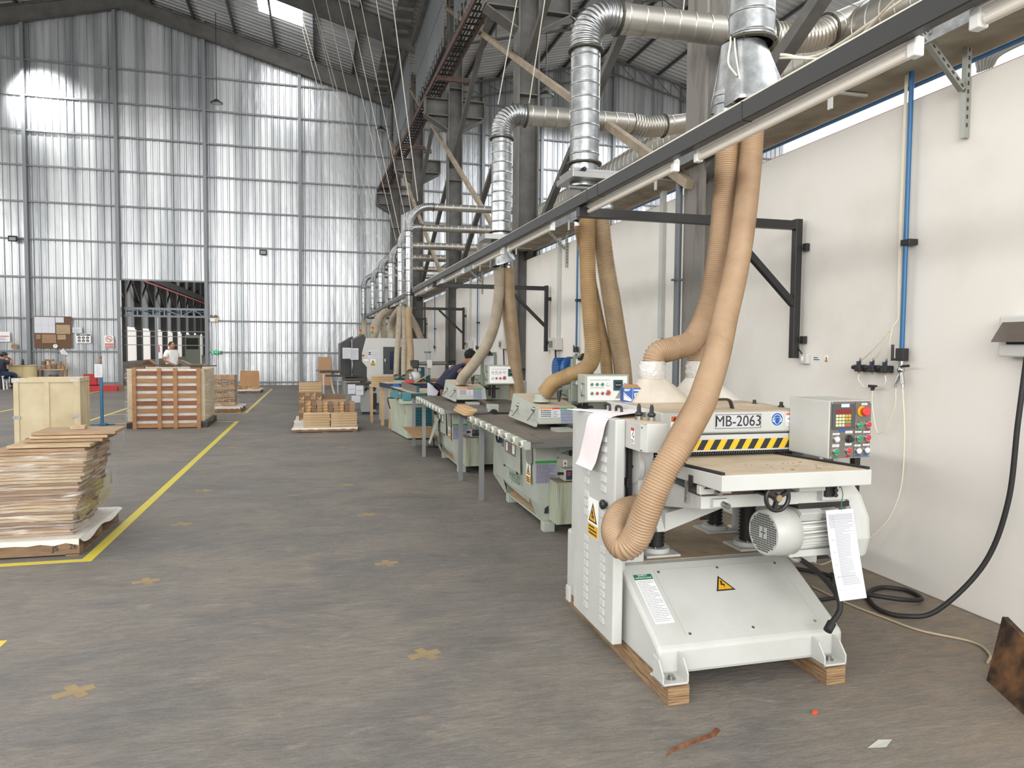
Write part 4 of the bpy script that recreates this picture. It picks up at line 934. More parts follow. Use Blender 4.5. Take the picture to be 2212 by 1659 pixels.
for hy in (3.78, 3.62):
    g = MB(); g.tube([(1.55, hy, 1.237), (1.55, hy, 1.275), (1.55, hy-0.012, 1.286), (1.55, hy-0.06, 1.286), (1.55, hy-0.072, 1.275), (1.55, hy-0.072, 1.237)], 0.0075, 10)
    for q in (0, -0.072): g.cyl((1.55, hy+q, 1.236), (1.55, hy+q, 1.246), 0.013, 8)
    part('lift_handle', g, dark_metal, PL)
for sx, sy in ((1.535, 3.30), (1.575, 3.24)):
    g = MB(); g.cyl((sx, sy, 1.243), (sx, sy, 1.263), 0.019, 6); st = part('spring_stud', g, steel, PL)
    g = MB(); g.lathe([(0, .011), (.004, .019), (.012, .021), (.02, .017), (.024, .011), (.05, .010), (.052, .007), (.062, .007)], (sx, sy, 1.263), (0, 0, 1), 14); part('stud_cap', g, black, st)
# hood with name plate
g = MB(); g.prism([(3.30, 1.172), (3.30, 1.275), (3.62, 1.287), (4.02, 1.285), (4.02, 1.12), (3.40, 1.12)], 1.66, 2.49, 'x'); hd = part('hood', g, white_paint, PL, bevel=0.006)
g = MB(); g.hexa([(1.68, 3.32, 1.2765), (2.47, 3.32, 1.2765), (2.47, 3.62, 1.2885), (1.68, 3.62, 1.2885), (1.68, 3.32, 1.2785), (2.47, 3.32, 1.2785), (2.47, 3.62, 1.2905), (1.68, 3.62, 1.2905)])
g.hexa([(1.68, 3.62, 1.2885), (2.47, 3.62, 1.2885), (2.47, 4.0, 1.2865), (1.68, 4.0, 1.2865), (1.68, 3.62, 1.2905), (2.47, 3.62, 1.2905), (2.47, 4.0, 1.2885), (1.68, 4.0, 1.2885)])
part('hood_dust', g, cream_dust, hd, label='sawdust on the hood top')
Mh = frame((2.09, 3.2995, 1.228), (1, 0, 0), (0, 0, 1))
g = MB(); flat(g, Mh, -0.135, 0.145, -0.045, 0.042, 0.0012); g.m = 1
for a in ((-0.128, 0.138, 0.033, 0.0355), (-0.128, 0.138, -0.038, -0.0355), (-0.128, -0.1255, -0.038, 0.0355), (0.1355, 0.138, -0.038, 0.0355)): flat(g, Mh, *a, 0.0006, 0.0012)
text(g, 'MB-2063', 0.080, Mh @ Matrix.Translation((0.005, -0.002, 0.0013)), 0.0012, squeeze=0.93)
part('name_plate', g, [grey_plate, ink], hd)
g = MB(); Mx = frame((2.325, 3.2995, 1.233), (1, 0, 0), (0, 0, 1)); disc(g, Mx, 0, 0, 0.036, 0.0008, 0, 28); g.m = 1; disc(g, Mx, 0, 0, 0.034, 0.0004, 0.0008, 28); g.m = 0
disc(g, Mx, 0, 0.002, 0.024, 0.0003, 0.0012, 24); g.m = 1; disc(g, Mx, 0, 0.002, 0.0215, 0.0003, 0.0015, 24); g.m = 0
flat(g, Mx, -0.027, -0.017, -0.012, 0.008, 0.0003, 0.0015); flat(g, Mx, 0.017, 0.027, -0.012, 0.008, 0.0003, 0.0015); poly(g, Mx, [(-0.0155, -0.012), (-0.009, -0.026), (0.009, -0.026), (0.0155, -0.012), (0.0165, 0.010), (-0.0165, 0.010)], 0.0003, 0.0018); g.m = 1
poly(g, Mx, [(-0.0135, -0.011), (-0.008, -0.024), (0.008, -0.024), (0.0135, -0.011), (0.0145, 0.009), (-0.0145, 0.009)], 0.0003, 0.0021)
part('ear_protection_sign', g, [sticker_white, blue_stick], hd)
g = MB(); Mx = frame((2.41, 3.2995, 1.236), (1, 0, 0), (0, 0, 1)); flat(g, Mx, -0.032, 0.032, -0.036, 0.030, 0.0008); g.m = 1; flat(g, Mx, -0.031, 0.031, 0.018, 0.029, 0.0004, 0.0008); g.m = 2
disc(g, Mx, 0.015, 0.0, 0.010, 0.0004, 0.0008, 14); g.m = 0; disc(g, Mx, 0.015, 0.0, 0.006, 0.0004, 0.0012, 12); g.m = 2; poly(g, Mx, [(-0.026, -0.001), (-0.012, 0.006), (0.002, -0.001), (-0.012, -0.008)], 0.0004, 0.0008); lines(g, Mx, -0.03, 0.03, -0.034, -0.018, 3, 0.0003, 0.0008, 0.6, 4)
part('blade_sticker', g, [sticker_white, mat('sticker_orange_red', '#c9603e', 0.5), ink_grey], hd)
g = MB(); Mx = frame((1.745, 3.2995, 1.225), (1, 0, 0), (0, 0, 1)); flat(g, Mx, -0.035, 0.035, -0.038, 0.036, 0.0008); g.m = 1; flat(g, Mx, -0.033, 0.033, 0.006, 0.034, 0.0004, 0.0008); g.m = 2
tri(g, Mx, -0.012, 0.020, 0.012, 2, 2); g.m = 2; flat(g, Mx, -0.02, 0.01, -0.028, -0.022, 0.0004, 0.0008); flat(g, Mx, -0.02, -0.016, -0.028, -0.010, 0.0004, 0.0008); part('hood_warning_sticker', g, [sticker_white, mat('sticker_orange_red', '', 0), ink], hd)
g = MB(); pts = [(2.03, 3.42, 1.279), (2.045, 3.42, 1.322), (2.06, 3.42, 1.332), (2.14, 3.42, 1.332), (2.155, 3.42, 1.322), (2.17, 3.42, 1.279)]
for a, b in zip(pts, pts[1:]): g.bar(Vector(a)-Vector((0.035, 0, 0)), Vector(b)-Vector((0.035, 0, 0)), 0.012, 0.026, up=(0, 1, 0))
part('hood_handle', g, black, hd, bevel=0.003)
for bx_ in (2.40, 2.455):
    g = MB(); yy = 3.62 if bx_ < 2.42 else 3.45; g.cyl((bx_, yy, 1.28), (bx_, yy, 1.292), 0.017, 8); g.cyl((bx_, yy, 1.292), (bx_, yy, 1.312), 0.010, 8); part('black_bolt', g, black, hd)
# front bar with hazard stripes and anti-kickback fingers
g = MB(); g.box(1.66, 2.495, 3.302, 3.42, 1.072, 1.158); fb = part('front_bar', g, white_paint, PL, bevel=0.003)
g = MB(); g.box(1.66, 2.49, 3.318, 3.40, 1.158, 1.173); part('gap_strip', g, black_rubber, PL)
g = MB(); Mb = frame((1.66, 3.3015, 1.082), (1, 0, 0), (0, 0, 1)); flat(g, Mb, 0.0, 0.83, 0.0, 0.052, 0.0006); g.m = 1
x = -0.02
while x < 0.83:
    p = [(x, 0), (x+0.037, 0), (x+0.067, 0.052), (x+0.030, 0.052)]; p = [(min(max(q[0], 0), 0.83), q[1]) for q in p]
    poly(g, Mb, p, 0.0003, 0.0006); x += 0.0735
part('hazard_stripes', g, [mat('hazard_yellow', '#d3ab22', 0.45), ink], fb)
g = MB()
for i in range(56):
    x = 1.69+i*0.0138; g.hexa([(x, 3.33, 1.055), (x+0.005, 3.33, 1.055), (x+0.005, 3.40, 1.05), (x, 3.40, 1.05), (x+0.006, 3.325, 1.073), (x+0.011, 3.325, 1.073), (x+0.011, 3.41, 1.073), (x+0.006, 3.41, 1.073)])
part('kickback_fingers', g, steel, PL, kind='stuff')
g = MB(); g.box(1.64, 2.50, 3.40, 4.05, 0.995, 1.12); part('cutter_block', g, mat('inner_dark', '#3a3a38', 0.7), PL)
g = MB(); g.box(2.495, 2.60, 3.30, 3.98, 0.45, 1.245); part('right_side', g, white_paint, PL, bevel=0.008)
g = MB(); g.box(1.50, 1.655, 3.46, 4.05, 0.47, 1.10); part('left_side', g, white_paint, PL, bevel=0.008)
g = MB()
for zz in (1.155, 1.09): g.cyl((2.53, 3.30, zz), (2.53, 3.285, zz), 0.013, 12)
part('side_bolts', g, steel, PL)
# gauge on the left side
g = MB(); g.box(1.494, 1.50, 3.40, 3.44, 0.80, 1.02); part('height_scale', g, scale_black, PL)
g = MB(); M = frame((1.4935, 3.42, 0.91), (0, -1, 0), (0, 0, 1))
for i in range(20): flat(g, M, -0.012, -0.004 if i % 5 else 0.004, -0.1+i*0.0105, -0.098+i*0.0105, 0.0004)
part('scale_marks', g, ink_grey, PL)
g = MB(); g.box(1.51, 1.53, 3.36, 3.39, 0.74, 1.10); part('dark_slot', g, dark_metal, PL)
g = MB(); g.hexa([(1.49, 3.42, 0.935), (1.50, 3.42, 0.935), (1.50, 3.33, 0.90), (1.49, 3.33, 0.90), (1.49, 3.42, 0.94), (1.50, 3.42, 0.94), (1.50, 3.33, 0.945), (1.49, 3.33, 0.945)]); g.prism([(3.36, 0.80), (3.30, 0.83), (3.25, 0.82), (3.25, 0.76), (3.34, 0.76)], 1.50, 1.52, 'x'); part('pointer', g, black, PL)
g = MB(); g.cyl((1.56, 3.36, 1.0), (1.535, 3.36, 1.0), 0.085, 28); g.box(1.54, 1.62, 3.30, 3.44, 0.78, 1.10); part('round_cover', g, white_paint, PL, bevel=0.003)
g = MB(); g.cyl((1.535, 3.36, 1.0), (1.53, 3.36, 1.0), 0.007, 8); part('cover_bolt', g, dark_metal, PL)
# infeed table
g = MB(); g.hexa([(1.62, 2.66, 1.003), (2.365, 2.66, 1.003), (2.365, 3.36, 0.985), (1.62, 3.36, 0.985), (1.62, 2.66, 1.072), (2.365, 2.66, 1.072), (2.365, 3.36, 1.04), (1.62, 3.36, 1.04)])
tb_ = part('infeed_table', g, white_paint, PL, bevel=0.004)
zt = lambda y: 1.072-(y-2.66)*0.032/0.70
g = MB(); g.hexa([(1.64, 2.672, zt(2.672)+.0005), (2.345, 2.672, zt(2.672)+.0005), (2.345, 3.36, zt(3.36)+.0005), (1.64, 3.36, zt(3.36)+.0005), (1.64, 2.672, zt(2.672)+.0015), (2.345, 2.672, zt(2.672)+.0015), (2.345, 3.36, zt(3.36)+.0015), (1.64, 3.36, zt(3.36)+.0015)])
part('table_dust', g, cream_dust, tb_, label='sawdust on the infeed table')
for x0 in (1.622, 2.345):
    g = MB(); g.hexa([(x0, 2.67, zt(2.67)), (x0+0.018, 2.67, zt(2.67)), (x0+0.018, 3.34, zt(3.34)), (x0, 3.34, zt(3.34)), (x0, 2.67, zt(2.67)+0.012), (x0+0.018, 2.67, zt(2.67)+0.012), (x0+0.018, 3.34, zt(3.34)+0.012), (x0, 3.34, zt(3.34)+0.012)])
    part('edge_strip', g, black_rubber, tb_, bevel=0.002, label='black edge strip')
g = MB(); g.box(1.612, 1.62, 2.90, 2.93, 0.985, 1.03); part('stop_block', g, black, tb_)
g = MB(); g.box(1.608, 1.616, 2.935, 2.955, 0.90, 1.0); g.cyl((1.605, 2.945, 0.93), (1.61, 2.945, 0.93), 0.006, 8); g.cyl((1.605, 2.945, 0.905), (1.61, 2.945, 0.905), 0.006, 8); part('stop_bar', g, steel, tb_)
# chips
chip_m = mat('chips', '#a98e68', 0.9, col2='#7a4f2c', scale=60)
g = MB(); rnd = random.Random(3)
for i in range(26):
    x = rnd.uniform(1.9, 2.28); y = rnd.uniform(2.72, 2.98); s = rnd.uniform(0.002, 0.006); g.cbox((x, y, zt(y)+0.003), (s*1.8, s, 0.0015), rnd.uniform(0, 3))
part('wood_chips', g, chip_m, tb_, kind='stuff')
# lifting bed: tapered wedge, front beam
g = MB(); g.hexa([(1.64, 2.86, 0.885), (2.40, 2.86, 0.885), (2.40, 3.45, 0.78), (1.64, 3.45, 0.78), (1.64, 2.86, 0.955), (2.40, 2.86, 0.955), (2.40, 3.45, 0.975), (1.64, 3.45, 0.975)]); bed = part('lifting_bed', g, white_paint, PL, bevel=0.004)
g = MB(); g.hexa([(1.62, 2.88, 0.957), (2.36, 2.88, 0.957), (2.36, 3.40, 0.977), (1.62, 3.40, 0.977), (1.66, 2.80, 1.002), (2.30, 2.80, 1.002), (2.32, 3.40, 0.99), (1.66, 3.40, 0.99)]); part('bed_gap', g, mat('inner_dark', '', 0), PL)
for bb in ((1.62, 1.78, 2.84), (2.10, 2.24, 2.80)):
    g = MB(); g.box(bb[0], bb[1], bb[2], 2.87, 0.955, 0.995); part('bed_block', g, white_paint, bed, bevel=0.003)
g = MB(); g.box(1.64, 2.24, 2.855, 2.8595, 0.944, 0.955); g.box(1.635, 1.6395, 2.87, 3.0, 0.944, 0.955); part('rust_line', g, rust, bed)
g = MB(); g.cyl((1.70, 2.86, 0.965), (1.70, 2.80, 0.962), 0.010, 10); g.cyl((1.73, 2.86, 0.915), (1.74, 2.80, 0.905), 0.013, 12); part('lock_bolts', g, steel, bed)
g = MB(); g.box(1.685, 1.76, 2.835, 2.86, 0.898, 0.932); part('bolt_bracket', g, white_paint, bed)
g = MB(); g.prism([(3.55, 0.95), (3.25, 0.78), (3.2, 0.70), (3.55, 0.62)], 1.60, 1.64, 'x'); g.hexa([(1.64, 3.2, 0.70), (1.95, 3.2, 0.80), (1.95, 3.5, 0.80), (1.64, 3.5, 0.66), (1.64, 3.2, 0.79), (1.95, 3.2, 0.86), (1.95, 3.5, 0.86), (1.64, 3.5, 0.86)]); part('bed_web', g, white_paint, PL)
g = MB(); g.box(2.24, 2.40, 2.82, 2.95, 0.905, 0.998); part('slide_block', g, white_paint, PL, bevel=0.003)
g = MB(); g.box(2.245, 2.30, 2.80, 2.822, 0.925, 0.985); part('black_clamp', g, black, PL)
g = MB(); g.cyl((2.305, 2.83, 0.982), (2.30, 2.785, 0.980), 0.012, 12); part('clamp_pin', g, chrome, PL)
g = MB()
for z in (0.957, 0.935): g.cyl((2.29, 2.83, z), (2.285, 2.785, z), 0.010, 10)
part('clamp_bolts', g, black, PL)
g = MB(); g.tube([(2.305, 2.78, 0.975), (2.312, 2.775, 0.94), (2.31, 2.78, 0.90), (2.32, 2.79, 0.865)], 0.0025, 6); part('twisted_wire', g, mat('wire_green', '#3f7d58', 0.5), PL)
# handwheel
HW = (1.915, 2.70, 0.958)
g = MB(); R = 0.056; n = 36; rr = []
for i in range(n+1):
    a = 2*math.pi*i/n; c = Vector((HW[0]+R*math.cos(a), HW[1], HW[2]+R*math.sin(a))); rad = Vector((math.cos(a), 0, math.sin(a)))
    rr.append([c+rad*0.0095*math.cos(t)+Vector((0, 1, 0))*0.0095*math.sin(t) for t in [2*math.pi*k/10 for k in range(10)]])
g.rings(rr, cap=False)
g.cyl((HW[0], 2.69, HW[2]), (HW[0], 2.87, HW[2]), 0.012, 12)
for a in (-1.57-0.3, 0.45, 2.6): g.bar((HW[0], 2.70, HW[2]), (HW[0]+R*math.cos(a), 2.70, HW[2]+R*math.sin(a)), 0.014, 0.018, up=(0, 1, 0))
g.cyl((HW[0], 2.715, HW[2]), (HW[0], 2.69, HW[2]), 0.019, 16); hwm = part('hand_wheel', g, black, PL)
g = MB(); g.cyl((HW[0], 2.69, HW[2]), (HW[0], 2.684, HW[2]), 0.0145, 18); part('hub_cap', g, mat('hub_brass', '#9a8468', 0.4, 0.4), hwm)
# dust hoppers
for cx, cy, lb in ((1.885, 3.88, 'left hopper'), (2.24, 3.97, 'right hopper')):
    g = MB(); n = 24; bot = []; top = []
    hw = 0.185 if cx < 2 else 0.20
    for i in range(n):
        a = 2*math.pi*i/n+math.pi/4; c, s = math.cos(a), math.sin(a); q = 1/max(abs(c), abs(s)); bot.append(Vector((cx+0.04+c*q*hw, cy+s*q*0.10, 1.288))); top.append(Vector((cx+c*0.066, cy+s*0.066, 1.44)))
    mid = [b.lerp(t_, 0.9) for b, t_ in zip(bot, top)]
    g.rings([bot, mid, top], cap=False, smooth=True); hp = part('dust_hopper', g, cream_dust if False else mat('hopper_dusty', '#cfcac0', 0.5, col2='#beb5a6', scale=4), PL)
    g = MB(); g.lathe([(0, .068), (.01, .080), (.03, .076), (.045, .084), (.06, .077), (.08, .082), (.095, .074), (.11, .076)], (cx, cy, 1.415), (0, 0, 1), 24, cap=False)
    part('film_wrap', g, mat('crumpled_film', '#dddbd6', 0.15, alpha=0.75, bump=1.0, bscale=40, spec=0.9), hp, label='crumpled clear film wrap')
g = MB(); g.hexa([(1.70, 3.99, 1.30), (1.77, 3.92, 1.30), (1.80, 3.97, 1.30), (1.73, 4.04, 1.30), (1.74, 3.95, 1.395), (1.83, 3.86, 1.355), (1.84, 3.88, 1.355), (1.75, 3.97, 1.395)]); part('bent_flap', g, mat('flap_grey', '#8e8d88', 0.6), PL)
# control box
CB = frame((2.53, 3.0, 1.21), (1, 0.03, 0), (0, 0, 1))
g = MB(); flat(g, CB, -0.125, 0.125, -0.145, 0.142, 0.002, -0.36); g.v = g.v; g2 = MB(); v = [CB @ Vector(p) for p in ((-0.125, -0.145, -0.30), (0.125, -0.145, -0.30), (0.125, 0.142, -0.30), (-0.125, 0.142, -0.30), (-0.125, -0.145, 0), (0.125, -0.145, 0), (0.125, 0.142, 0), (-0.125, 0.142, 0))]
g = MB(); g.hexa(v); cb = part('control_box', g, white_paint, PL, bevel=0.006)
g = MB(); flat(g, CB, -0.121, 0.121, -0.141, 0.138, 0.002, 0.0); fp = part('face_plate', g, mat('plate_bronze', '#77716a', 0.35, 0.5), cb, label='bronze-grey face plate')
g = MB(); flat(g, CB, 0.024, 0.0255, -0.141, 0.138, 0.0005, 0.002); part('divider', g, ink, fp)
g = MB(); flat(g, CB, -0.112, 0.02, -0.0, 0.126, 0.004, 0.002); dp = part('display_unit', g, mat('display_grey', '#45474b', 0.4), fp, bevel=0.001)
g = MB(); flat(g, CB, -0.094, -0.002, 0.079, 0.099, 0.0006, 0.006); part('display_window', g, mat('display_red', '#7d1b1e', 0.3), dp)
for r_ in range(4):
    for c_ in range(5):
        if r_ > 1 and c_ == 4: continue
        col = [mat('key_cream', '#d8cf9a', 0.5), mat('key_orange', '#d99a2c', 0.5), mat('key_green', '#5aa13c', 0.5), mat('key_red', '#c93d3a', 0.5)][0 if c_ < 3 else (1 if r_ < 2 else r_)]
        x0 = -0.092+c_*0.0185; w = 0.0145 if not (r_ > 1 and c_ == 3) else 0.033; y0 = 0.062-r_*0.0155
        g = MB(); flat(g, CB, x0, x0+w, y0, y0+0.0115, 0.0012, 0.006); part('key', g, col, dp)
g = MB(); flat(g, CB, -0.062, -0.014, 0.110, 0.126, 0.0006, 0.006); part('display_label', g, paper, dp)
def button(cx, cy, m, r=0.0165, nm='button', par=fp):
    g = MB(); o = CB @ Vector((cx, cy, 0.002)); nrm = (CB.to_3x3() @ Vector((0, 0, 1)))
    g.lathe([(0, r*1.12), (0.006, r*1.12), (0.009, r)], o, nrm, 20); b = part(nm, g, chrome, par)
    g = MB(); g.lathe([(0.006, r*0.78), (0.013, r*0.74), (0.014, r*0.5)], o, nrm, 18); part('cap', g, m, b); return b
for cx, cy, m in ((0.052, 0.020, btn_green), (0.103, 0.022, btn_red), (0.052, -0.045, btn_green), (0.103, -0.043, btn_red), (0.050, -0.108, btn_white), (0.100, -0.106, btn_white), (-0.083, -0.047, btn_white), (-0.085, -0.108, btn_green), (-0.010, -0.106, btn_red)):
    button(cx, cy, m)
    g = MB()
    if cy > -0.06 or cx < 0.03:
        flat(g, CB, cx-0.014, cx+0.010, cy-0.034, cy-0.022, 0.0006, 0.002)
        if m is not btn_white: part('lamp_tag', g, mat('tag_green', '#2f6a42', 0.5) if m is btn_green else mat('tag_red', '#7a2b2e', 0.5), fp)
for a in ((-0.105, -0.065, -0.026, -0.017), (-0.03, 0.012, -0.020, -0.008), (0.028, 0.066, -0.018, -0.010), (0.078, 0.118, -0.020, -0.011), (-0.105, -0.065, -0.086, -0.072), (-0.03, 0.008, -0.080, -0.068), (0.026, 0.064, -0.086, -0.077), (0.078, 0.118, -0.084, -0.075), (0.062, 0.096, 0.118, 0.129)):
    g = MB(); flat(g, CB, a[0], a[1], a[2], a[3], 0.0007, 0.002); g.m = 1; lines(g, CB, a[0]+0.004, a[1]-0.004, a[2]+0.001, a[3]-0.001, 2, 0.0003, 0.0027, 0.5, int(a[0]*1000)+5); part('button_label', g, [paper, ink_grey], fp)
for a in ((-0.07, -0.03, -0.013, -0.003), (0.034, 0.064, -0.136, -0.127), (0.082, 0.112, -0.133, -0.124)):
    g = MB(); flat(g, CB, a[0], a[1], a[2], a[3], 0.0007, 0.002); part('blue_tag', g, blue_stick, fp, label='blue tag')
o = CB @ Vector((0.07, 0.088, 0.002)); nrm = CB.to_3x3() @ Vector((0, 0, 1))
g = MB(); g.lathe([(0, .026), (.004, .026)], o+Vector((-0.006, 0, 0)), nrm, 24); es = part('emergency_stop', g, yellow_stick, fp)
g = MB(); g.lathe([(0.004, .012), (.014, .014), (.016, .0225), (.028, .0225), (.032, .018)], o, nrm, 24); part('stop_button', g, mat('estop_red', '#cf3a38', 0.35), es)
g = MB(); o = CB @ Vector((-0.008, -0.048, 0.002)); g.lathe([(0, .020), (.006, .020), (.008, .016), (.016, .015)], o, nrm, 18); g.bar(o+nrm*0.016-Vector((0.016, 0, -0.004)), o+nrm*0.016+Vector((0.014, 0, -0.004)), 0.012, 0.009, up=tuple(nrm)); part('selector_switch', g, black, fp)
g = MB()
for cx, cy in ((-0.115, 0.132), (0.115, 0.132), (-0.115, -0.136), (0.115, -0.134)): disc(g, CB, cx, cy, 0.005, 0.002, 0.002, 10)
part('corner_screws', g, chrome, fp)
g = MB(); g.box(2.60, 2.64, 3.2, 3.28, 0.9, 1.07); part('box_stand', g, white_paint, PL)
# drive motor under the table
MC = Vector((2.0, 2.92, 0.745)); ax = Vector((1, 0.10, 0)).normalized()
g = MB(); g.lathe([(0, .100), (.004, .106), (.05, .109), (.06, .113), (.135, .114), (.14, .106)], MC, ax, 40); mo_ = part('motor_cowl', g, white_paint, PL)
Mm = frame(MC-ax*0.0006, (-ax).cross(Vector((0, 0, 1)))*-1, (0, 0, 1)); Mm = frame(MC-ax*0.0006, Vector((0, 0, 1)).cross(-ax), (0, 0, 1))
g = MB(); s = 0.0105
for i in range(-8, 9):
    for j in range(-8, 9):
        r2 = math.hypot(i*s, j*s)
        if r2 < 0.09 and not (abs(i) <= 1 and abs(j) <= 2 and not (i == 0 or j == 0) ) and not (abs(i) == 2 and abs(j) <= 2): flat(g, Mm, i*s-0.0033, i*s+0.0033, j*s-0.0036, j*s+0.0036, 0.0006)
part('fan_grille', g, ink, mo_, kind='stuff')
g = MB(); p0 = MC+ax*0.14; L = 0.28; n = 26; prof = []
ring = []
for i in range(n):
    a = 2*math.pi*i/n
    for da, r in ((0, .094), (0.30, .094), (0.40, .064), (0.9, .064)):
        ring.append((a+da*2*math.pi/n, r))
b1 = Vector((0, 0, 1)); b2 = ax.cross(b1)
g.rings([[p0+ax*t+(b1*math.cos(a)+b2*math.sin(a))*r for a, r in ring] for t in (0, L)], smooth=False); part('finned_body', g, mat('motor_fins', '#cfcfca', 0.4), mo_)
g = MB(); q = p0-Vector((0, 0, 0.098)); g.box(q.x-0.02, q.x+0.30, q.y-0.05, q.y+0.06, q.z-0.02, q.z+0.012); g.cbox((p0.x+0.07, p0.y-0.04, p0.z+0.098), (0.12, 0.09, 0.05), 0, 0.5); part('motor_mount', g, white_paint, mo_, bevel=0.003)
g = MB(); g.box(2.14, 2.42, 2.86, 2.95, 0.862, 0.888); part('mount_rail', g, dark_metal, PL)
g = MB(); g.tube([(2.12, 2.95, 0.66), (2.22, 2.97, 0.60), (2.34, 2.97, 0.52), (2.42, 2.93, 0.42), (2.42, 2.90, 0.35), (2.35, 2.88, 0.285)], 0.014, 10); g.cyl((2.365, 2.885, 0.295), (2.33, 2.87, 0.265), 0.021, 12); part('motor_cable', g, black_rubber, PL)
g = MB(); g.ellipsoid((2.18, 2.92, 0.615), (0.028, 0.028, 0.025)); part('cable_gland', g, film, PL)
# white belt guard on the right (teardrop)
g = MB(); c = (3.0, 0.72); pts = []
for i in range(25):
    a = -math.pi*0.62+i/24*math.pi*1.24*1.1; pts.append((c[0]-0.115*math.cos(a)*1.0, c[1]-0.155*math.sin(a)))
pts = [(3.30, 0.93), (3.05, 1.0), (2.93, 0.90), (2.87, 0.80), (2.86, 0.70), (2.885, 0.61), (2.95, 0.555), (3.04, 0.55), (3.14, 0.60), (3.30, 0.75)]
g.prism(pts, 2.46, 2.56, 'x'); part('drive_guard', g, white_paint, PL, bevel=0.03)

# laminated wood blocks under the planer
for xa, lb in ((1.50, 'laminated wood block under the left feet of the planer'), (2.33, 'laminated wood block under the right feet of the planer')):
    g = MB(); g.box(xa, xa+0.105, 2.865, 4.28, 0, 0.086); solo('support_block', g, block_wood, lb, 'wood block', group='laminated blocks under the planer', bevel=0.002)
# things lying on the planer
g = MB(); n = 14; vs = []; P = [(1.66, 3.62, 1.262), (1.60, 3.58, 1.26), (1.52, 3.56, 1.256), (1.44, 3.55, 1.25), (1.405, 3.55, 1.225), (1.396, 3.56, 1.15), (1.392, 3.58, 1.08), (1.385, 3.60, 1.0), (1.375, 3.62, 0.955)]
P = spline(P, 3); A = []; B = []
for i, p in enumerate(P):
    f = i/(len(P)-1); A.append(p+Vector((0, 0.075+0.075*f, 0))); B.append(p+Vector((0, -0.13-0.03*min(f, .5)+0.10*max(0, f-.5), 0.004*math.sin(f*9))))
vs = A+B+[q+Vector((0.002, 0, 0.0015)) for q in A]+[q+Vector((0.002, 0, 0.0015)) for q in B]; m = len(P); fs = []
for i in range(m-1): fs += [(i, i+1, m+i+1, m+i), (2*m+i, 3*m+i, 3*m+i+1, 2*m+i+1)]
g.add(vs, fs, True); solo('paper_sheet', g, paper_pink, 'long pale pink sheet draped over the left corner of the planer', 'paper')
g = MB(); g.hexa([(1.46, 3.66, 1.247), (1.66, 3.60, 1.247), (1.67, 3.72, 1.252), (1.36, 3.88, 1.25), (1.46, 3.66, 1.25), (1.66, 3.60, 1.25), (1.67, 3.72, 1.255), (1.36, 3.88, 1.253)]); solo('paper_sheet', g, paper_pink, 'flat pale sheet lying on top of the louvred planer cabinet', 'paper')
BX = frame((1.745, 3.84, 1.2895), (1, -0.25, 0), (0, 0, 1))
t = thing('carton', 'small blue and white carton with printed stripes standing on the planer', 'box', (1.745, 3.84, 1.2895), world=True)
g = MB(); v = [BX @ Vector(p) for p in ((-0.055, 0, -0.10), (0.055, 0, -0.10), (0.055, 0.082, -0.10), (-0.055, 0.082, -0.10), (-0.055, 0, 0), (0.055, 0, 0), (0.055, 0.082, 0), (-0.055, 0.082, 0))]; g.hexa(v); part('carton_body', g, mat('carton_blue', '#1c4f94', 0.4), t, bevel=0.001)
g = MB()
for i in range(6): poly(g, BX, [(-0.052, 0.052-i*0.007), (-0.052, 0.048-i*0.007), (-0.008, 0.004+0.0*i), (-0.006, 0.008+0.0*i)] if i else [(-0.052, 0.056), (-0.052, 0.051), (-0.006, 0.010), (-0.004, 0.014)], 0.0005, 0.0004+0.0001*i)
flat(g, BX, 0.010, 0.042, 0.032, 0.052, 0.0005, 0.0004); flat(g, BX, 0.0, 0.001, 0, 0.082, 0.0005, 0.0004)
lines(g, BX, -0.048, -0.006, 0.062, 0.076, 2, 0.0005, 0.0004, 0.6, 3); lines(g, BX, 0.006, 0.05, 0.062, 0.074, 1, 0.0005, 0.0004, 0.6, 4); lines(g, BX, 0.012, 0.045, 0.008, 0.014, 1, 0.0005, 0.0004, 0.7, 6)
g.m = 1
for i in range(9): flat(g, BX, 0.013+i*0.003, 0.0145+i*0.003+(i % 3)*0.0004, 0.036, 0.048, 0.0004, 0.0009)
part('print', g, [sticker_white, ink], t, label='white print and barcode')
g = MB(); poly(g, frame((1.745, 3.84, 1.37), (1, -0.25, 0.0), (0.25, 1, 0.35)), [(-0.055, 0.0), (0.055, 0.0), (0.09, 0.06), (-0.045, 0.055)], 0.0008); part('open_flap', g, cardboard, t)
# laminated inspection sheet hanging from the planer
Mp = frame((2.35, 2.80, 0.655), (0.96, 0.06, 0.0), (-0.14, 0.02, 0.99))
t = thing('inspection_sheet', 'laminated printed sheet hanging on a wire under the planer table', 'paper', tuple(Mp.translation), world=True)
g = MB(); V = []; n = 10
for i in range(n+1):
    f = i/n; bend = 0.03*(1-f)**2
    for x in (-0.078, 0.078):
        V.append(Mp @ Vector((x, -0.21+0.42*f, bend+0.012*math.sin(math.pi*f)*(1 if x > 0 else -1)*0.4)))
V += [q+Vector((0, 0.0012, 0)) for q in V]; fs = []
for i in range(n): a = 2*i; b = 2*(n+1)+2*i; fs += [(a, a+1, a+3, a+2), (b, b+2, b+3, b+1)]
g.add(V, fs, True); part('sheet', g, paper, t)
g = MB()
def bendz(y): f = (y+0.21)/0.42; return 0.03*(1-f)**2+0.0012
rnd = random.Random(11)
def pflat(x0, x1, y0, y1):
    g.add([Mp @ Vector((x, y, bendz(y)+0.001)) for x, y in ((x0, y0), (x1, y0), (x1, y1), (x0, y1))], [(0, 1, 2, 3)])
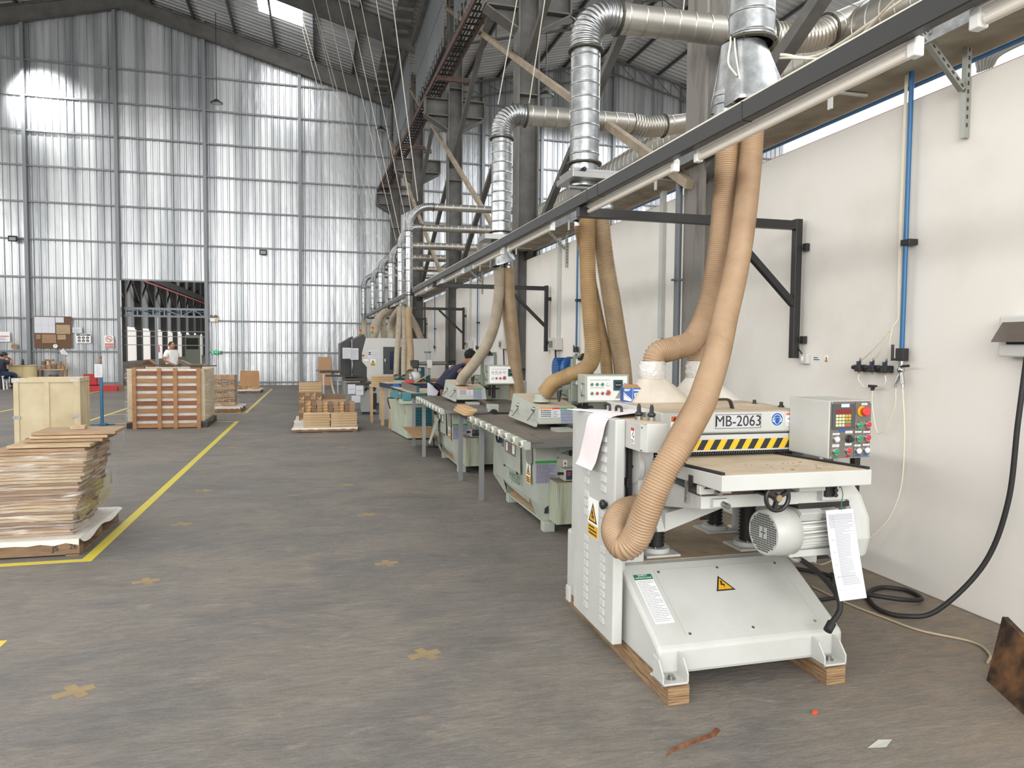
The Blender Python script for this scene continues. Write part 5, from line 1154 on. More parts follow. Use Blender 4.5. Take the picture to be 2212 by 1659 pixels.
for i in range(46):
    y = 0.185-i*0.0072; x0 = -0.04 if i > 8 else -0.066; x1 = 0.066-(rnd.random()*0.06 if rnd.random() < 0.4 else 0); pflat(x0, x1, y, y+0.0030 if i < 4 else y+0.0022)
    if i % 8 == 0 and i > 8: pflat(-0.066, -0.05, y, y+0.002)
for x in (-0.068, -0.044, 0.068): pflat(x, x+0.0008, -0.16, 0.19)
for y in (0.192, 0.15, -0.16, -0.10): pflat(-0.068, 0.068, y, y+0.0008)
part('print', g, ink_grey, t)

# black steel roller stand behind the planer
t = thing('outfeed_stand', 'black steel stand with a wooden shelf behind the planer', 'stand', (3.2, 4.3, 0), world=True)
for x, y in ((3.42, 4.0), (2.75, 4.0), (2.75, 4.75), (3.42, 4.75)):
    g = MB(); g.box(x-0.022, x+0.022, y-0.022, y+0.022, 0, 0.96); part('leg', g, dark_metal, t)
g = MB(); g.box(2.73, 3.44, 3.98, 4.77, 0.93, 0.97); part('frame_top', g, dark_metal, t)
g = MB(); g.bar((2.75, 4.0, 0.25), (3.42, 4.0, 0.25), 0.035); g.bar((2.75, 4.75, 0.25), (3.42, 4.75, 0.25), 0.035); part('cross_bar', g, dark_metal, t)
g = MB(); g.box(2.75, 3.40, 4.02, 4.75, 0.268, 0.285); part('shelf', g, plywood, t)
# ------------------------------------------------------------------ two sage-green straight line rip saws
table_top = mat('saw_table', '#6f6a64', 0.45, 0.35, col2='#8c7c6a', scale=2.5, stretch=(1, 3, 1), contrast=(0.4, 0.75))
roller_m = mat('roller_cream', '#dcdccf', 0.4)
def make_saw():
    """built round its own origin: x to the right, y away from the camera"""
    T_ = thing('rip_saw', 'nearest sage green rip saw, marked MJ153D in green on its side', 'saw', (1.80, 5.88, 0), group='sage green rip saws')
    # body: side outline (y, z)
    side = [(0.12, 0.10), (0.06, 0.24), (0.10, 0.48), (0.10, 0.80), (1.62, 0.80), (1.62, 0.30), (1.36, 0.10)]
    g = MB()
    # shell with an open chip slot low on the left face
    x0, x1 = 0.0, 0.85
    yb = lambda z: 1.62 if z > 0.30 else 1.36+0.26*(z-0.10)/0.20
    yf = lambda z: 0.10
    rows = [0.08, 0.13, 0.24, 0.30, 0.44, 0.80]
    # left face as a plate with a hole
    lf = lambda z: 0.0 if z >= 0.36 else 0.075*(0.36-z)/0.28
    def q(pts): g.add([(lf(z), y, z) for y, z in pts], [tuple(range(len(pts)))[::-1]])
    q([(0.08, 0.80), (0.08, 0.24), (1.62, 0.24), (1.62, 0.80)][::1])
    q([(0.08, 0.24), (0.10, 0.08), (0.22, 0.08), (0.22, 0.24)])
    q([(0.22, 0.10), (0.22, 0.08), (1.36, 0.08), (1.30, 0.10)]); q([(1.30, 0.24), (1.30, 0.10), (1.36, 0.08), (1.60, 0.24)]); 
    q([(0.22, 0.24), (0.22, 0.10), (0.26, 0.10), (0.34, 0.24)][::1]); q([(0.34, 0.24), (0.40, 0.18), (1.24, 0.21), (1.30, 0.24)])
    g.add([(lf(0.8), 0.08, 0.8), (0.85, 0.08, 0.8), (0.85, 0.08, 0.24), (0.85, 0.10, 0.08), (lf(.08), 0.10, 0.08), (lf(.24), 0.08, 0.24)], [(0, 1, 2, 5), (5, 2, 3, 4)])
    g.add([(0, 1.62, 0.8), (0.85, 1.62, 0.8), (0.85, 1.62, 0.24), (0, 1.62, 0.24), (0.85, 1.36, 0.08), (0.07, 1.36, 0.08)], [(3, 2, 1, 0), (5, 4, 2, 3)])
    g.add([(0.85, 0.08, 0.08), (0.85, 1.62, 0.08), (0.85, 1.62, 0.8), (0.85, 0.08, 0.8)], [(0, 1, 2, 3)])
    g.box(0.01, 0.84, 0.09, 1.61, 0.78, 0.80); g.box(0.07, 0.84, 0.10, 1.36, 0.08, 0.095)
    body = part('body', g, sage, T_)
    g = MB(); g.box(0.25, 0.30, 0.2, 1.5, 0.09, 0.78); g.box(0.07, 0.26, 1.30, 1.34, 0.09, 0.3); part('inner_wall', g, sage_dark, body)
    g = MB(); g.hexa([(0.08, 0.28, 0.096), (0.26, 0.28, 0.096), (0.26, 1.30, 0.096), (0.08, 1.30, 0.096), (0.085, 0.32, 0.10), (0.25, 0.32, 0.20), (0.25, 1.26, 0.18), (0.085, 1.26, 0.10)]); part('sawdust', g, mat('sawdust', '#a48d6e', 0.95, col2='#8a7150', scale=40), T_, kind='stuff', label='heap of sawdust inside the slot')
    for x, y in ((0.12, 0.0+0.02), (0.12, 1.24), (0.72, 0.1), (0.72, 1.3)):
        g = MB(); g.box(x-0.05, x+0.05, y, y+0.10, 0, 0.085); part('foot', g, sage, T_, bevel=0.004)
    # front recess, clamp plate, label, arch
    Mf = frame((0.42, 0.0785, 0.44), (1, 0, 0), (0, 0, 1))
    g = MB(); flat(g, Mf, 0.05, 0.42, 0.30, 0.335, 0.002); part('slot', g, ink, body)
    g = MB(); flat(g, Mf, -0.24, 0.42, 0.19, 0.285, 0.006, 0.0); cp = part('clamp_plate', g, sage, body, bevel=0.002)
    for cx in (-0.10, 0.16):
        g = MB(); o = Mf @ Vector((cx, 0.238, 0.006)); g.cbox(o+Vector((0, -0.01, 0)), (0.018, 0.02, 0.05)); cl = part('clamp', g, black, cp)
        g = MB()
        for s_ in (-1, 1): g.ellipsoid(o+Vector((s_*0.030, -0.012, 0)), (0.017, 0.012, 0.015), 10, 6); g.ellipsoid(o+Vector((s_*0.065, -0.012, 0)), (0.020, 0.006, 0.007), 8, 5)
        part('wing_nut', g, steel, cl)
    g = MB()
    for cx, cy in ((-0.215, 0.27), (-0.215, 0.2), (-0.21, 0.33)): disc(g, Mf, cx, cy, 0.010, 0.006, 0.006, 10)
    part('plate_bolts', g, steel, cp)
    g = MB(); flat(g, Mf, -0.415, -0.22, -0.025, 0.175, 0.001); g.m = 1; flat(g, Mf, -0.415, -0.22, 0.152, 0.175, 0.0006, 0.001); g.m = 2; lines(g, Mf, -0.405, -0.23, -0.02, 0.148, 26, 0.0004, 0.001, 0.4, 8)
    part('instruction_label', g, [lilac, green_stick, ink], body)
    g = MB(); flat(g, Mf, -0.16, -0.125, 0.04, 0.175, 0.001); g.m = 1; poly(g, Mf, [(-0.155, 0.135), (-0.13, 0.135), (-0.1425, 0.168)], 0.0005, 0.001)
    for k in range(4): flat(g, Mf, -0.149, -0.136, 0.05+k*0.02, 0.064+k*0.02, 0.0005, 0.001)
    part('arrow_label', g, [sticker_white, red_stick], body)
    g = MB(); poly(g, Mf, [(-0.33, -0.29), (-0.23, -0.29), (-0.235, -0.245), (-0.25, -0.225), (-0.30, -0.225), (-0.325, -0.245)], 0.001); part('access_hole', g, ink, body)
    # side door, sticker, lettering
    Ml = frame((-0.0012, 0.80, 0.56), (0, -1, 0), (0, 0, 1))
    g = MB(); flat(g, Ml, -0.31, 0.27, -0.14, 0.21, 0.012); dr = part('side_door', g, sage, body, bevel=0.004)
    g = MB(); flat(g, Ml, -0.26, 0.14, -0.0, 0.15, 0.002, 0.012); g.m = 1; flat(g, Ml, -0.22, -0.16, 0.02, 0.10, 0.001, 0.014); flat(g, Ml, 0.02, 0.10, 0.02, 0.10, 0.001, 0.014); g.m = 2; flat(g, Ml, 0.02, 0.10, 0.10, 0.12, 0.001, 0.014)
    g.m = 3; poly(g, Ml, [(-0.09, 0.05), (-0.03, 0.05), (-0.06, 0.10)], 0.001, 0.014); part('door_window', g, [mat('window_dark', '#6b6c66', 0.3), sticker_white, yellow_stick, red_stick], dr)
    g = MB(); lines(g, Ml, -0.25, -0.15, -0.10, -0.03, 4, 0.001, 0.012); part('door_print', g, ink_grey, dr)
    g = MB(); flat(g, Ml, 0.0, 0.04, 0.18, 0.20, 0.02, 0.012); part('door_latch', g, steel, dr)
    g = MB(); flat(g, Ml, -0.30, -0.27, -0.15, -0.13, 0.018, 0.0); flat(g, Ml, 0.17, 0.22, -0.15, -0.13, 0.018, 0.0); part('hinge', g, black, dr)
    g = MB(); text(g, 'MJ153D', 0.115, Ml @ Matrix.Translation((0.06, -0.215, 0.0)), 0.001, squeeze=1.05); part('lettering', g, mat('letter_green', '#1f6a45', 0.5), body, label='green lettering')
    g = MB(); gm = Ml @ Matrix.Translation((0.53, -0.075, 0)); g, ms = warn_sticker(gm, 0.13, 0.19, ''); part('warning_sticker', g, ms, body)
    g = MB(); poly(g, Ml, [(0.46, 0.20), (0.64, 0.20), (0.64, 0.03), (0.60, 0.0), (0.50, 0.0), (0.46, 0.03)], 0.004); part('round_cover', g, mat('cover_grey', '#8d8c80', 0.5), body)
    g = MB(); flat(g, Ml, -0.55, -0.48, 0.05, 0.18, 0.002); part('blue_switch', g, blue_stick, body)
    g = MB(); flat(g, Ml, -0.44, -0.34, 0.03, 0.18, 0.003); part('data_plate', g, steel, body)
    # coolant tank and feed controller
    g = MB(); g.box(0.13, 0.36, -0.14, 0.08, 0.10, 0.455); tk = part('oil_tank', g, mat('sage_streaked', '#a3aa97', 0.5, col2='#7f7a62', scale=5, stretch=(6, 6, 0.4), contrast=(0.45, 0.7)), T_, bevel=0.003)
    g = MB(); g.box(0.13, 0.36, -0.14, 0.08, 0.455, 0.462); part('tank_lid', g, mat('lid_brown', '#8c7c6a', 0.6), tk)
    g = MB(); g.box(0.20, 0.34, -0.13, -0.0, 0.47, 0.57); ct = part('feed_controller', g, sage, T_, bevel=0.004)
    Mc = frame((0.27, -0.1305, 0.52), (1, 0, 0), (0, 0, 1))
    g = MB(); flat(g, Mc, -0.055, 0.06, -0.04, 0.042, 0.001); part('controller_face', g, mat('face_blue', '#1e3a4c', 0.4), ct)
    g = MB()
    for k in range(2): flat(g, Mc, -0.045, -0.015, 0.006+k*0.018-0.01, 0.018+k*0.018-0.01, 0.001, 0.001)
    part('readout', g, red_stick, ct)
    g = MB()
    for k in range(4): flat(g, Mc, 0.005+(k % 2)*0.022, 0.018+(k % 2)*0.022, -0.002+(k//2)*0.018, 0.008+(k//2)*0.018, 0.001, 0.001)
    part('key', g, green_stick, ct)
    g = MB(); g.tube([(0.235, -0.135, 0.485), (0.26, -0.15, 0.51), (0.30, -0.15, 0.505), (0.33, -0.135, 0.48)], 0.005, 6); g.cyl((0.20, -0.1, 0.53), (0.15, -0.1, 0.53), 0.012, 8); part('controller_cable', g, black, ct)
    g = MB(); g.box(0.30, 0.34, -0.16, -0.13, 0.462, 0.475); part('yellow_cap', g, yellow_stick, T_)
    # table
    g = MB(); g.box(-0.06, 0.95, 0.06, 1.86, 0.805, 0.855); tb2 = part('table', g, table_top, T_, bevel=0.002)
    g = MB(); g.box(-0.055, 0.95, 0.12, 1.80, 0.795, 0.806); part('table_edge', g, black, tb2)
    # front rail bar with scale
    g = MB(); g.box(-0.19, 0.9, -0.34, -0.31, 0.79, 0.85); g.cyl((-0.19, -0.31, 0.83), (0.9, -0.31, 0.83), 0.022, 12); part('front_rail', g, steel, T_)
    g = MB(); g.box(-0.05, 0.9, -0.30, 0.06, 0.84, 0.853); part('table_extension', g, table_top, T_)
    # roller rail on the left edge
    g = MB(); g.box(-0.235, -0.19, -0.44, 1.88, 0.79, 0.85); rl = part('roller_rail', g, sage, T_, bevel=0.003)
    g = MB(); g.box(-0.19, -0.06, -0.36, 1.86, 0.835, 0.853); part('infeed_plate', g, table_top, T_)
    for k in range(9):
        y = -0.34+k*0.255; g = MB(); g.cyl((-0.245, y, 0.825), (-0.20, y, 0.825), 0.030, 16); r_ = part('roller', g, roller_m, rl)
        g = MB(); g.cyl((-0.262, y, 0.825), (-0.245, y, 0.825), 0.013, 10); part('roller_pin', g, steel, r_)
    for y in (1.40, 2.55):
        g = MB(); g.box(-0.20, -0.15, y, y+0.035, 0, 0.79); part('leg', g, mat('leg_zinc', '#8d9091', 0.45, 0.6), T_)
    g = MB(); g.box(-0.20, 0.2, 1.42, 2.58, 0.78, 0.80); part('side_frame', g, dark_metal, T_)
    # blade hood and spigot
    g = MB(); g.hexa([(0.12, 0.38, 0.90), (0.52, 0.38, 0.90), (0.52, 1.2, 0.93), (0.07, 1.2, 0.96), (0.13, 0.40, 1.055), (0.50, 0.40, 1.055), (0.52, 1.2, 1.13), (0.10, 1.2, 1.13)]); hd2 = part('blade_hood', g, sage, T_, bevel=0.006)
    g = MB(); g.hexa([(0.14, 0.41, 1.057), (0.49, 0.41, 1.057), (0.51, 1.19, 1.130), (0.11, 1.19, 1.130), (0.14, 0.41, 1.059), (0.49, 0.41, 1.059), (0.51, 1.19, 1.132), (0.11, 1.19, 1.132)]); part('hood_dust', g, cream_dust, hd2)
    g = MB(); g.cyl((0.215, 0.60, 1.09), (0.215, 0.60, 1.165), 0.068, 24); g.cyl((0.215, 0.60, 1.09), (0.215, 0.60, 1.115), 0.085, 24); part('spigot', g, sage, hd2)
    Mhd = frame((0.33, 0.387, 0.98), (1, 0, 0), (0, 0.13, 1))
    g = MB(); flat(g, Mhd, -0.195, -0.075, -0.02, 0.07, 0.001); flat(g, Mhd, -0.072, 0.0, -0.02, 0.07, 0.001); g.m = 1; flat(g, Mhd, 0.003, 0.13, -0.075, 0.07, 0.001); g.m = 2; flat(g, Mhd, -0.195, -0.075, 0.055, 0.07, 0.0006, 0.001); g.m = 3; flat(g, Mhd, -0.072, 0.0, 0.055, 0.07, 0.0006, 0.001)
    g.m = 4; flat(g, Mhd, 0.003, 0.13, 0.055, 0.07, 0.0006, 0.001); g.m = 5; lines(g, Mhd, -0.185, -0.085, -0.015, 0.052, 4, 0.0004, 0.001, 0.5, 2); lines(g, Mhd, -0.065, -0.01, -0.015, 0.045, 4, 0.0004, 0.001, 0.3, 3); lines(g, Mhd, 0.01, 0.12, -0.07, 0.05, 12, 0.0004, 0.001, 0.4, 4)
    part('hood_labels', g, [mat('label_pale', '#c9cad0', 0.5), mat('label_bluegrey', '#9aa3b4', 0.5), orange_stick, red_stick, green_stick, ink], hd2)
    for k, (px_, py_) in enumerate(((0.12, 0.52), (0.10, 0.98))):
        g = MB(); c = Vector((px_, py_, 1.03)); g.ellipsoid(c, (0.03, 0.03, 0.022), 12, 6); g.bar(c+Vector((0, 0, -0.01)), c+Vector((-0.07, -0.05, -0.085)), 0.014); g.ellipsoid(c+Vector((-0.075, -0.053, -0.09)), (0.012, 0.012, 0.012), 8, 5); part('lever', g, steel, hd2)
    g = MB(); g.hexa([(0.08, 0.36, 0.880), (0.10, 0.36, 0.880), (0.06, 1.15, 0.905), (0.04, 1.15, 0.905), (0.10, 0.38, 0.925), (0.12, 0.38, 0.925), (0.09, 1.2, 0.955), (0.07, 1.2, 0.955)]); part('chip_flap', g, mat('flap_steel', '#a7a9a0', 0.4, 0.3), hd2)
    g = MB(); g.tube([(0.34, 0.45, 1.10), (0.34, 0.45, 1.17), (0.36, 0.44, 1.21)], 0.012, 8); g.cyl((0.34, 0.45, 1.14), (0.34, 0.45, 1.20), 0.020, 8); g.bar((0.34, 0.45, 1.18), (0.42, 0.46, 1.15), 0.008); part('valve', g, dark_metal, hd2)
    # column, arm, feed head
    g = MB(); g.box(0.46, 0.80, 0.88, 1.22, 0.86, 1.20); g.box(0.32, 0.56, 0.80, 1.05, 1.10, 1.20); g.cyl((0.55, 0.7, 0.90), (0.55, 0.7, 1.20), 0.03, 12); ar = part('overarm', g, sage, T_, bevel=0.01)
    g = MB(); g.cyl((0.62, 0.65, 0.93), (0.62, 0.65, 1.17), 0.016, 10); g.cyl((0.68, 0.66, 0.90), (0.68, 0.66, 1.12), 0.025, 10); g.box(0.58, 0.75, 0.63, 0.69, 1.02, 1.04); g.cyl((0.52, 0.62, 1.06), (0.60, 0.62, 1.04), 0.008, 8); part('adjusting_screw', g, dark_metal, ar)
    g = MB(); g.prism([(0.86, 0.86), (1.60, 0.86), (1.60, 1.10), (1.30, 1.16), (0.86, 1.16)], 0.82, 1.15, 'y') if False else g.box(0.62, 1.25, 1.0, 1.30, 0.80, 1.12); part('arm_base', g, sage, ar, bevel=0.02)
    # fence with handwheel
    g = MB(); g.box(0.40, 0.46, -0.28, 0.75, 0.856, 0.905); fn = part('fence', g, mat('fence_brown', '#6e6458', 0.4, 0.5), T_, bevel=0.004)
    g = MB(); g.box(0.36, 0.50, -0.38, -0.27, 0.80, 0.895); part('fence_head', g, sage, fn, bevel=0.01)
    g = MB(); g.cyl((0.43, -0.40, 0.79), (0.43, -0.38, 0.79), 0.050, 20); g.cyl((0.43, -0.42, 0.79), (0.43, -0.40, 0.79), 0.016, 12); part('fence_wheel', g, black, fn)
    g = MB(); g.box(0.20, 0.36, 0.1, 0.26, 0.857, 0.885); part('chain_guard', g, mat('flap_steel', '', 0), T_)
    g = MB(); n = 24; R = 0.075; c = Vector((-0.03, 1.30, 0.70)); rr = []
    for i in range(n+1):
        a = 2*math.pi*i/n; rad = Vector((0, math.cos(a), math.sin(a))); rr.append([c+rad*R+rad*0.010*math.cos(t_)+Vector((1, 0, 0))*0.010*math.sin(t_) for t_ in [2*math.pi*k/8 for k in range(8)]])
    g.rings(rr, cap=False); g.bar(c+Vector((0, -R, 0)), c+Vector((0, R, 0)), 0.012); g.cyl(c, c+Vector((0.05, 0, 0)), 0.015, 10); part('hand_wheel', g, black, T_)
    # control panel on its post
    g = MB(); g.box(0.44, 0.66, 0.40, 0.44, 1.10, 1.50); pb = part('panel_back', g, sage_dark, T_, bevel=0.01)
    Mq = frame((0.685, 0.13, 1.24), (1, 0, 0), (0, 0.06, 1))
    g = MB(); v = [Mq @ Vector(p) for p in ((-0.21, -0.135, -0.20), (0.21, -0.135, -0.20), (0.21, 0.135, -0.20), (-0.21, 0.135, -0.20), (-0.21, -0.125, 0), (0.21, -0.125, 0), (0.21, 0.125, 0), (-0.21, 0.125, 0))]; g.hexa(v); pa = part('control_panel', g, sage, T_, bevel=0.008)
    g = MB(); flat(g, Mq, -0.19, 0.19, -0.108, 0.108, 0.003); pf = part('panel_face', g, sticker_white, pa, label='white panel face')
    nr = Mq.to_3x3() @ Vector((0, 0, 1))
    return T_, Mq, pf, nr, pa
saw1, Mq, pf, nr, pa = make_saw()
def saw_buttons(pf, Mq, nr, cols, lit=None):
    for k, (cx, cy) in enumerate([(-0.15, 0.035), (-0.10, 0.035), (-0.05, 0.035), (0.005, 0.035), (-0.15, -0.045), (-0.10, -0.045), (-0.05, -0.045), (0.005, -0.040)]):
        o = Mq @ Vector((cx, cy, 0.003)); r = 0.0155 if k != 7 else 0.024
        g = MB(); g.lathe([(0, r*1.1), (0.006, r*1.1), (0.009, r*0.9)], o, nr, 16); b = part('button', g, chrome, pf)
        g = MB(); g.lathe([(0.006, r*0.75), (0.014, r*0.7)], o, nr, 14); part('cap', g, cols[k], b)
    g = MB(); lines(g, Mq, -0.165, 0.03, 0.068, 0.078, 1, 0.0005, 0.003, 0.6, 9, False); lines(g, Mq, -0.165, -0.03, 0.0, 0.008, 1, 0.0005, 0.003, 0.6, 10, False); part('panel_print', g, ink_grey, pf)
    g = MB(); flat(g, Mq, 0.055, 0.145, -0.02, 0.075, 0.012, 0.003); am = part('ammeter', g, mat('meter_green', '#1d4a4a', 0.4), pf, bevel=0.004)
    g = MB(); flat(g, Mq, 0.07, 0.13, 0.0, 0.055, 0.001, 0.015); g.m = 1; lines(g, Mq, 0.075, 0.125, 0.02, 0.04, 1, 0.0005, 0.016, 0.5, 12); part('meter_glass', g, [ink, ink_grey], am)
saw_buttons(pf, Mq, nr, [btn_green, btn_green, btn_green, mat('button_lit', '#d8ffe8', 0.3, emit=1.6), btn_green, btn_red, btn_red, mat('estop_red', '', 0)])
g = MB(); hx = [Mq @ Vector((-0.215, y, z)) for y, z in ((0.04, -0.05), (0.04, 0.0), (-0.06, 0.0), (-0.06, -0.05))]; g.tube([hx[0], hx[1]+Vector((-0.03, 0, 0)), hx[2]+Vector((-0.03, 0, 0)), hx[3]], 0.006, 6); part('panel_handle', g, steel, pa)
# second saw: a copy, its side lettering hidden from view, grey buttons
saw2 = dup(saw1, (1.63, 8.97, 0), label='second sage green rip saw, beyond the first, with the tilted access door')
for ch in list(saw2.children_recursive):
    if ch.name.startswith('lettering'): bpy.data.objects.remove(ch)
for ch in saw2.children_recursive:
    if ch.name.startswith('cap') and ch.data.materials[0].name in ('button_green', 'button_lit'):
        me = ch.data.copy(); me.materials[0] = btn_white; ch.data = me
g = MB(); g.hexa([(-0.17, 0.95, 0.25), (-0.12, 1.34, 0.22), (-0.10, 1.34, 0.22), (-0.15, 0.95, 0.25), (-0.05, 0.92, 0.60), (-0.02, 1.30, 0.60), (0.0, 1.30, 0.60), (-0.03, 0.92, 0.60)]); od = part('open_door', g, sage, saw2, label='access door swung open and tilted', bevel=0.006)
g = MB(); g.hexa([(-0.155, 1.0, 0.285), (-0.117, 1.29, 0.265), (-0.112, 1.29, 0.265), (-0.15, 1.0, 0.285), (-0.064, 0.97, 0.56), (-0.037, 1.26, 0.56), (-0.032, 1.26, 0.56), (-0.059, 0.97, 0.56)]); part('door_lining', g, mat('cover_grey', '', 0), od)
def clipboard(x, y, z, label):
    t = thing('clipboard', label, 'clipboard', (x, y, z), world=True, group='clipboards on the saw panels')
    g = MB(); g.box(x-0.10, x+0.10, y, y+0.005, z, z+0.27); part('board', g, sage_dark, t)
    g = MB(); g.box(x-0.07, x+0.06, y-0.003, y, z+0.0, z+0.235); g.m = 1; lines(g, frame((x, y-0.003, z+0.12), (1, 0, 0), (0, 0, 1)), -0.06, 0.05, -0.1, 0.09, 12, 0.0005, 0.0, 0.25, 3); part('sheet', g, [paper, ink_grey], t)
    g = MB(); g.box(x-0.055, x+0.045, y-0.018, y, z+0.225, z+0.25); g.ellipsoid((x-0.005, y-0.01, z+0.265), (0.03, 0.01, 0.025), 12, 6); part('clip', g, dark_metal, t)
clipboard(2.35, 6.27, 1.26, 'clipboard with a written sheet hung above the panel of the nearest saw')
clipboard(2.18, 9.36, 1.26, 'clipboard with a written sheet hung above the panel of the second saw')
# blue feed motor behind the first saw
t = thing('blue_motor', 'blue finned electric motor mounted behind the nearest saw', 'motor', (2.5, 7.2, 1.1), world=True)
g = MB(); ring = []
for i in range(24):
    a = 2*math.pi*i/24; ring += [(a, .115), (a+0.12, .115), (a+0.14, .10), (a+0.24, .10)]
g.rings([[Vector((2.40+t_, 7.25, 1.38))+Vector((0, math.cos(a)*r, math.sin(a)*r)) for a, r in ring] for t_ in (0, 0.12)], smooth=False); part('finned_body', g, blue_paint, t)
g = MB(); g.lathe([(0, .08), (.01, .11), (.10, .115)], (2.52, 7.25, 1.38), (1, -0.3, 0), 28); g.lathe([(0, .11), (.02, .125), (.05, .125), (.055, .09)], (2.52, 7.2, 1.38), (0.5, -1, 0), 28); part('fan_cowl', g, blue_paint, t)
g = MB(); g.box(2.42, 2.56, 7.2, 7.35, 0.8, 1.27); part('motor_bracket', g, sage, t)
# small timber offcuts on a stand at the first saw
for k in range(3):
    g = MB(); g.box(1.50+0.02*k, 1.60+0.015*k, 7.62-0.03*k, 8.25, 0.86+0.024*k, 0.883+0.024*k); solo('wood_offcut', g, wood_y, ['lowest board of the small pile at the far end of the nearest saw', 'middle board of the small pile at the far end of the nearest saw', 'topmost board of the small pile at the far end of the nearest saw'][k], 'board', group='boards at the end of the nearest saw')
t = thing('side_stand', 'narrow stand with a plywood shelf beside the second saw', 'stand', (1.4, 10.9, 0), world=True)
g = MB(); g.box(1.30, 1.75, 10.4, 11.7, 0.28, 0.30); part('shelf', g, mat('shelf_wood', '#a8835c', 0.7, col2='#94704b', scale=3), t)
# ------------------------------------------------------------------ floor markings
tape_m = mat('yellow_tape', '#c9b936', 0.5, col2='#bcae52', scale=1.2, contrast=(0.4, 0.8))
tape_old = mat('yellow_tape_worn', '#cdbf62', 0.6, col2='#b9ac70', scale=2)
def tape(x0, x1, y0, y1, label, m=None):
    g = MB(); g.box(x0, x1, y0, y1, 0.0, 0.0015); solo('floor_tape', g, m or tape_m, label, 'floor tape', group='yellow floor tape lines')
tape(-1.71, -1.63, 5.86, 16.02, 'long yellow tape line running from the nearest pallet to the upright pallet')
tape(-4.6, -1.71, 5.86, 5.93, 'yellow tape line across the front of the nearest pallet')
tape(-4.6, -1.71, 15.95, 16.02, 'yellow tape line crossing behind the upright pallet', tape_old)
tape(-1.73, -1.65, 18.0, 27.8, 'yellow tape line beside the film-wrapped bundle stack', tape_old)
tape(-4.6, -1.73, 18.0, 18.07, 'yellow tape line across the front of the wrapped bundle stack', tape_old)
tape(-4.6, -1.73, 27.73, 27.8, 'yellow tape line near the end wall behind the cardboard sheet', tape_old)
tape(-1.71, -1.63, 0.6, 4.38, 'yellow tape corner at the left edge of the picture')
tape(-4.66, -4.58, 15.95, 27.8, 'worn yellow tape line by the foot of the blue sign stand', tape_old)
tape(-7.2, -7.12, 18.0, 29.9, 'worn yellow tape line leading to the left door jamb', tape_old)
cross_m = mat('cross_tape', '#94805a', 0.7, col2='#857458', scale=9)
cx = [(-1.14, 5.27, 'brownish tape cross on the floor nearest the tape corner', 0.2), (-1.10, 3.65, 'largest brownish tape cross, low in the left foreground', 0.5), (0.52, 3.67, 'brownish tape cross in the middle foreground', 0.3),
      (0.47, 5.31, 'brownish tape cross just beyond the middle foreground one', 0.1), (0.43, 6.9, 'brownish tape cross level with the foot of the nearest saw', 0.35), (0.30, 8.44, 'faint tape cross level with the steel leg of the nearest saw', 0.2),
      (-1.19, 6.89, 'faint tape cross beside the long yellow line, nearer one', 0.4), (-1.22, 8.44, 'faint tape cross beside the long yellow line, farther one', 0.1), (0.31, 11.64, 'small distant tape cross before the centre pallet', 0.3),
      (-1.32, 13.21, 'small distant tape cross near the end of the long yellow line', 0.2), (-1.33, 11.92, 'small tape cross halfway along the long yellow line', 0.2)]
for x, y, l, a in cx:
    g = MB(); g.cbox((x, y, 0.0008), (0.17, 0.055, 0.0015), a); g.cbox((x+0.01, y, 0.0012), (0.05, 0.16, 0.0015), a+0.15); solo('tape_cross', g, cross_m, l, 'tape cross', group='tape crosses on the floor')

# ------------------------------------------------------------------ pallets and timber
dark_wood = mat('pallet_dark', '#8a7054', 0.75, col2='#6a523b', scale=4, stretch=(1, 6, 6), contrast=(0.3, 0.7))
cover_m = mat('white_cover', '#d9d7d2', 0.6, col2='#c6c0b5', scale=4)
def pallet(x0, x1, y0, y1, h, label, m=dark_wood, cover=True):
    t = thing('pallet', label, 'pallet', ((x0+x1)/2, (y0+y1)/2, 0), world=True, group='timber pallets')
    for k in range(3):
        x = x0+(x1-x0)*(0.04, 0.5, 0.96)[k]
        g = MB()
        for y in (y0+0.06, (y0+y1)/2, y1-0.06): g.box(x-0.045, x+0.045, y-0.05, y+0.05, 0.015, h-0.02)
        g.box(x-0.045, x+0.045, y0, y1, 0, 0.016); part('runner', g, m, t)
    g = MB(); g.box(x0, x1, y0, y0+0.025, 0.012, h-0.018); part('front_board', g, wood_pallet if m is not dark_wood else m, t)
    for k in range(7):
        y = y0+(y1-y0)*k/6.6; g = MB(); g.box(x0, x1, y, y+0.09, h-0.018, h); part('deck_board', g, m, t)
    if cover:
        g = MB(); rnd = random.Random(int(x0*10+y0)); n = 14; V = []
        def edge(t_): return 0.012*math.sin(t_*7)+0.008*math.sin(t_*17)
        g.box(x0+0.02, x1-0.0, y0-0.002, y1, h, h+0.004)
        V = [(x0+(x1-x0)*i/n, y0-0.006, h+0.004) for i in range(n+1)]+[(x0+(x1-x0)*i/n, y0-0.012, h-0.032-0.5*edge(i*1.3)) for i in range(n+1)]
        g.add(V, [(i, i+1, n+1+i+1, n+1+i) for i in range(n)], True)
        V = [(x1+0.004, y0+(y1-y0)*i/n, h+0.004) for i in range(n+1)]+[(x1+0.03, y0+(y1-y0)*i/n, h-0.02-edge(i*1.9)) for i in range(n+1)]
        g.add(V, [(i, i+1, n+1+i+1, n+1+i) for i in range(n)], True)
        part('cover_sheet', g, cover_m, t, label='creased white cover sheet')
    return t
boardp = {}
def board(name, key, dims, mats, loc, rz, label, group):
    """copies share one mesh per key"""
    if key not in boardp:
        g = MB(); g.cbox((0, 0, dims[2]/2), dims); me_o = g.build(name, mats); COL.objects.unlink(me_o); boardp[key] = me_o
    o = boardp[key].copy(); COL.objects.link(o); o.location = loc; o.rotation_euler = (0, 0, rz)
    o['label'] = label; o['category'] = 'board'; o['group'] = group; return o
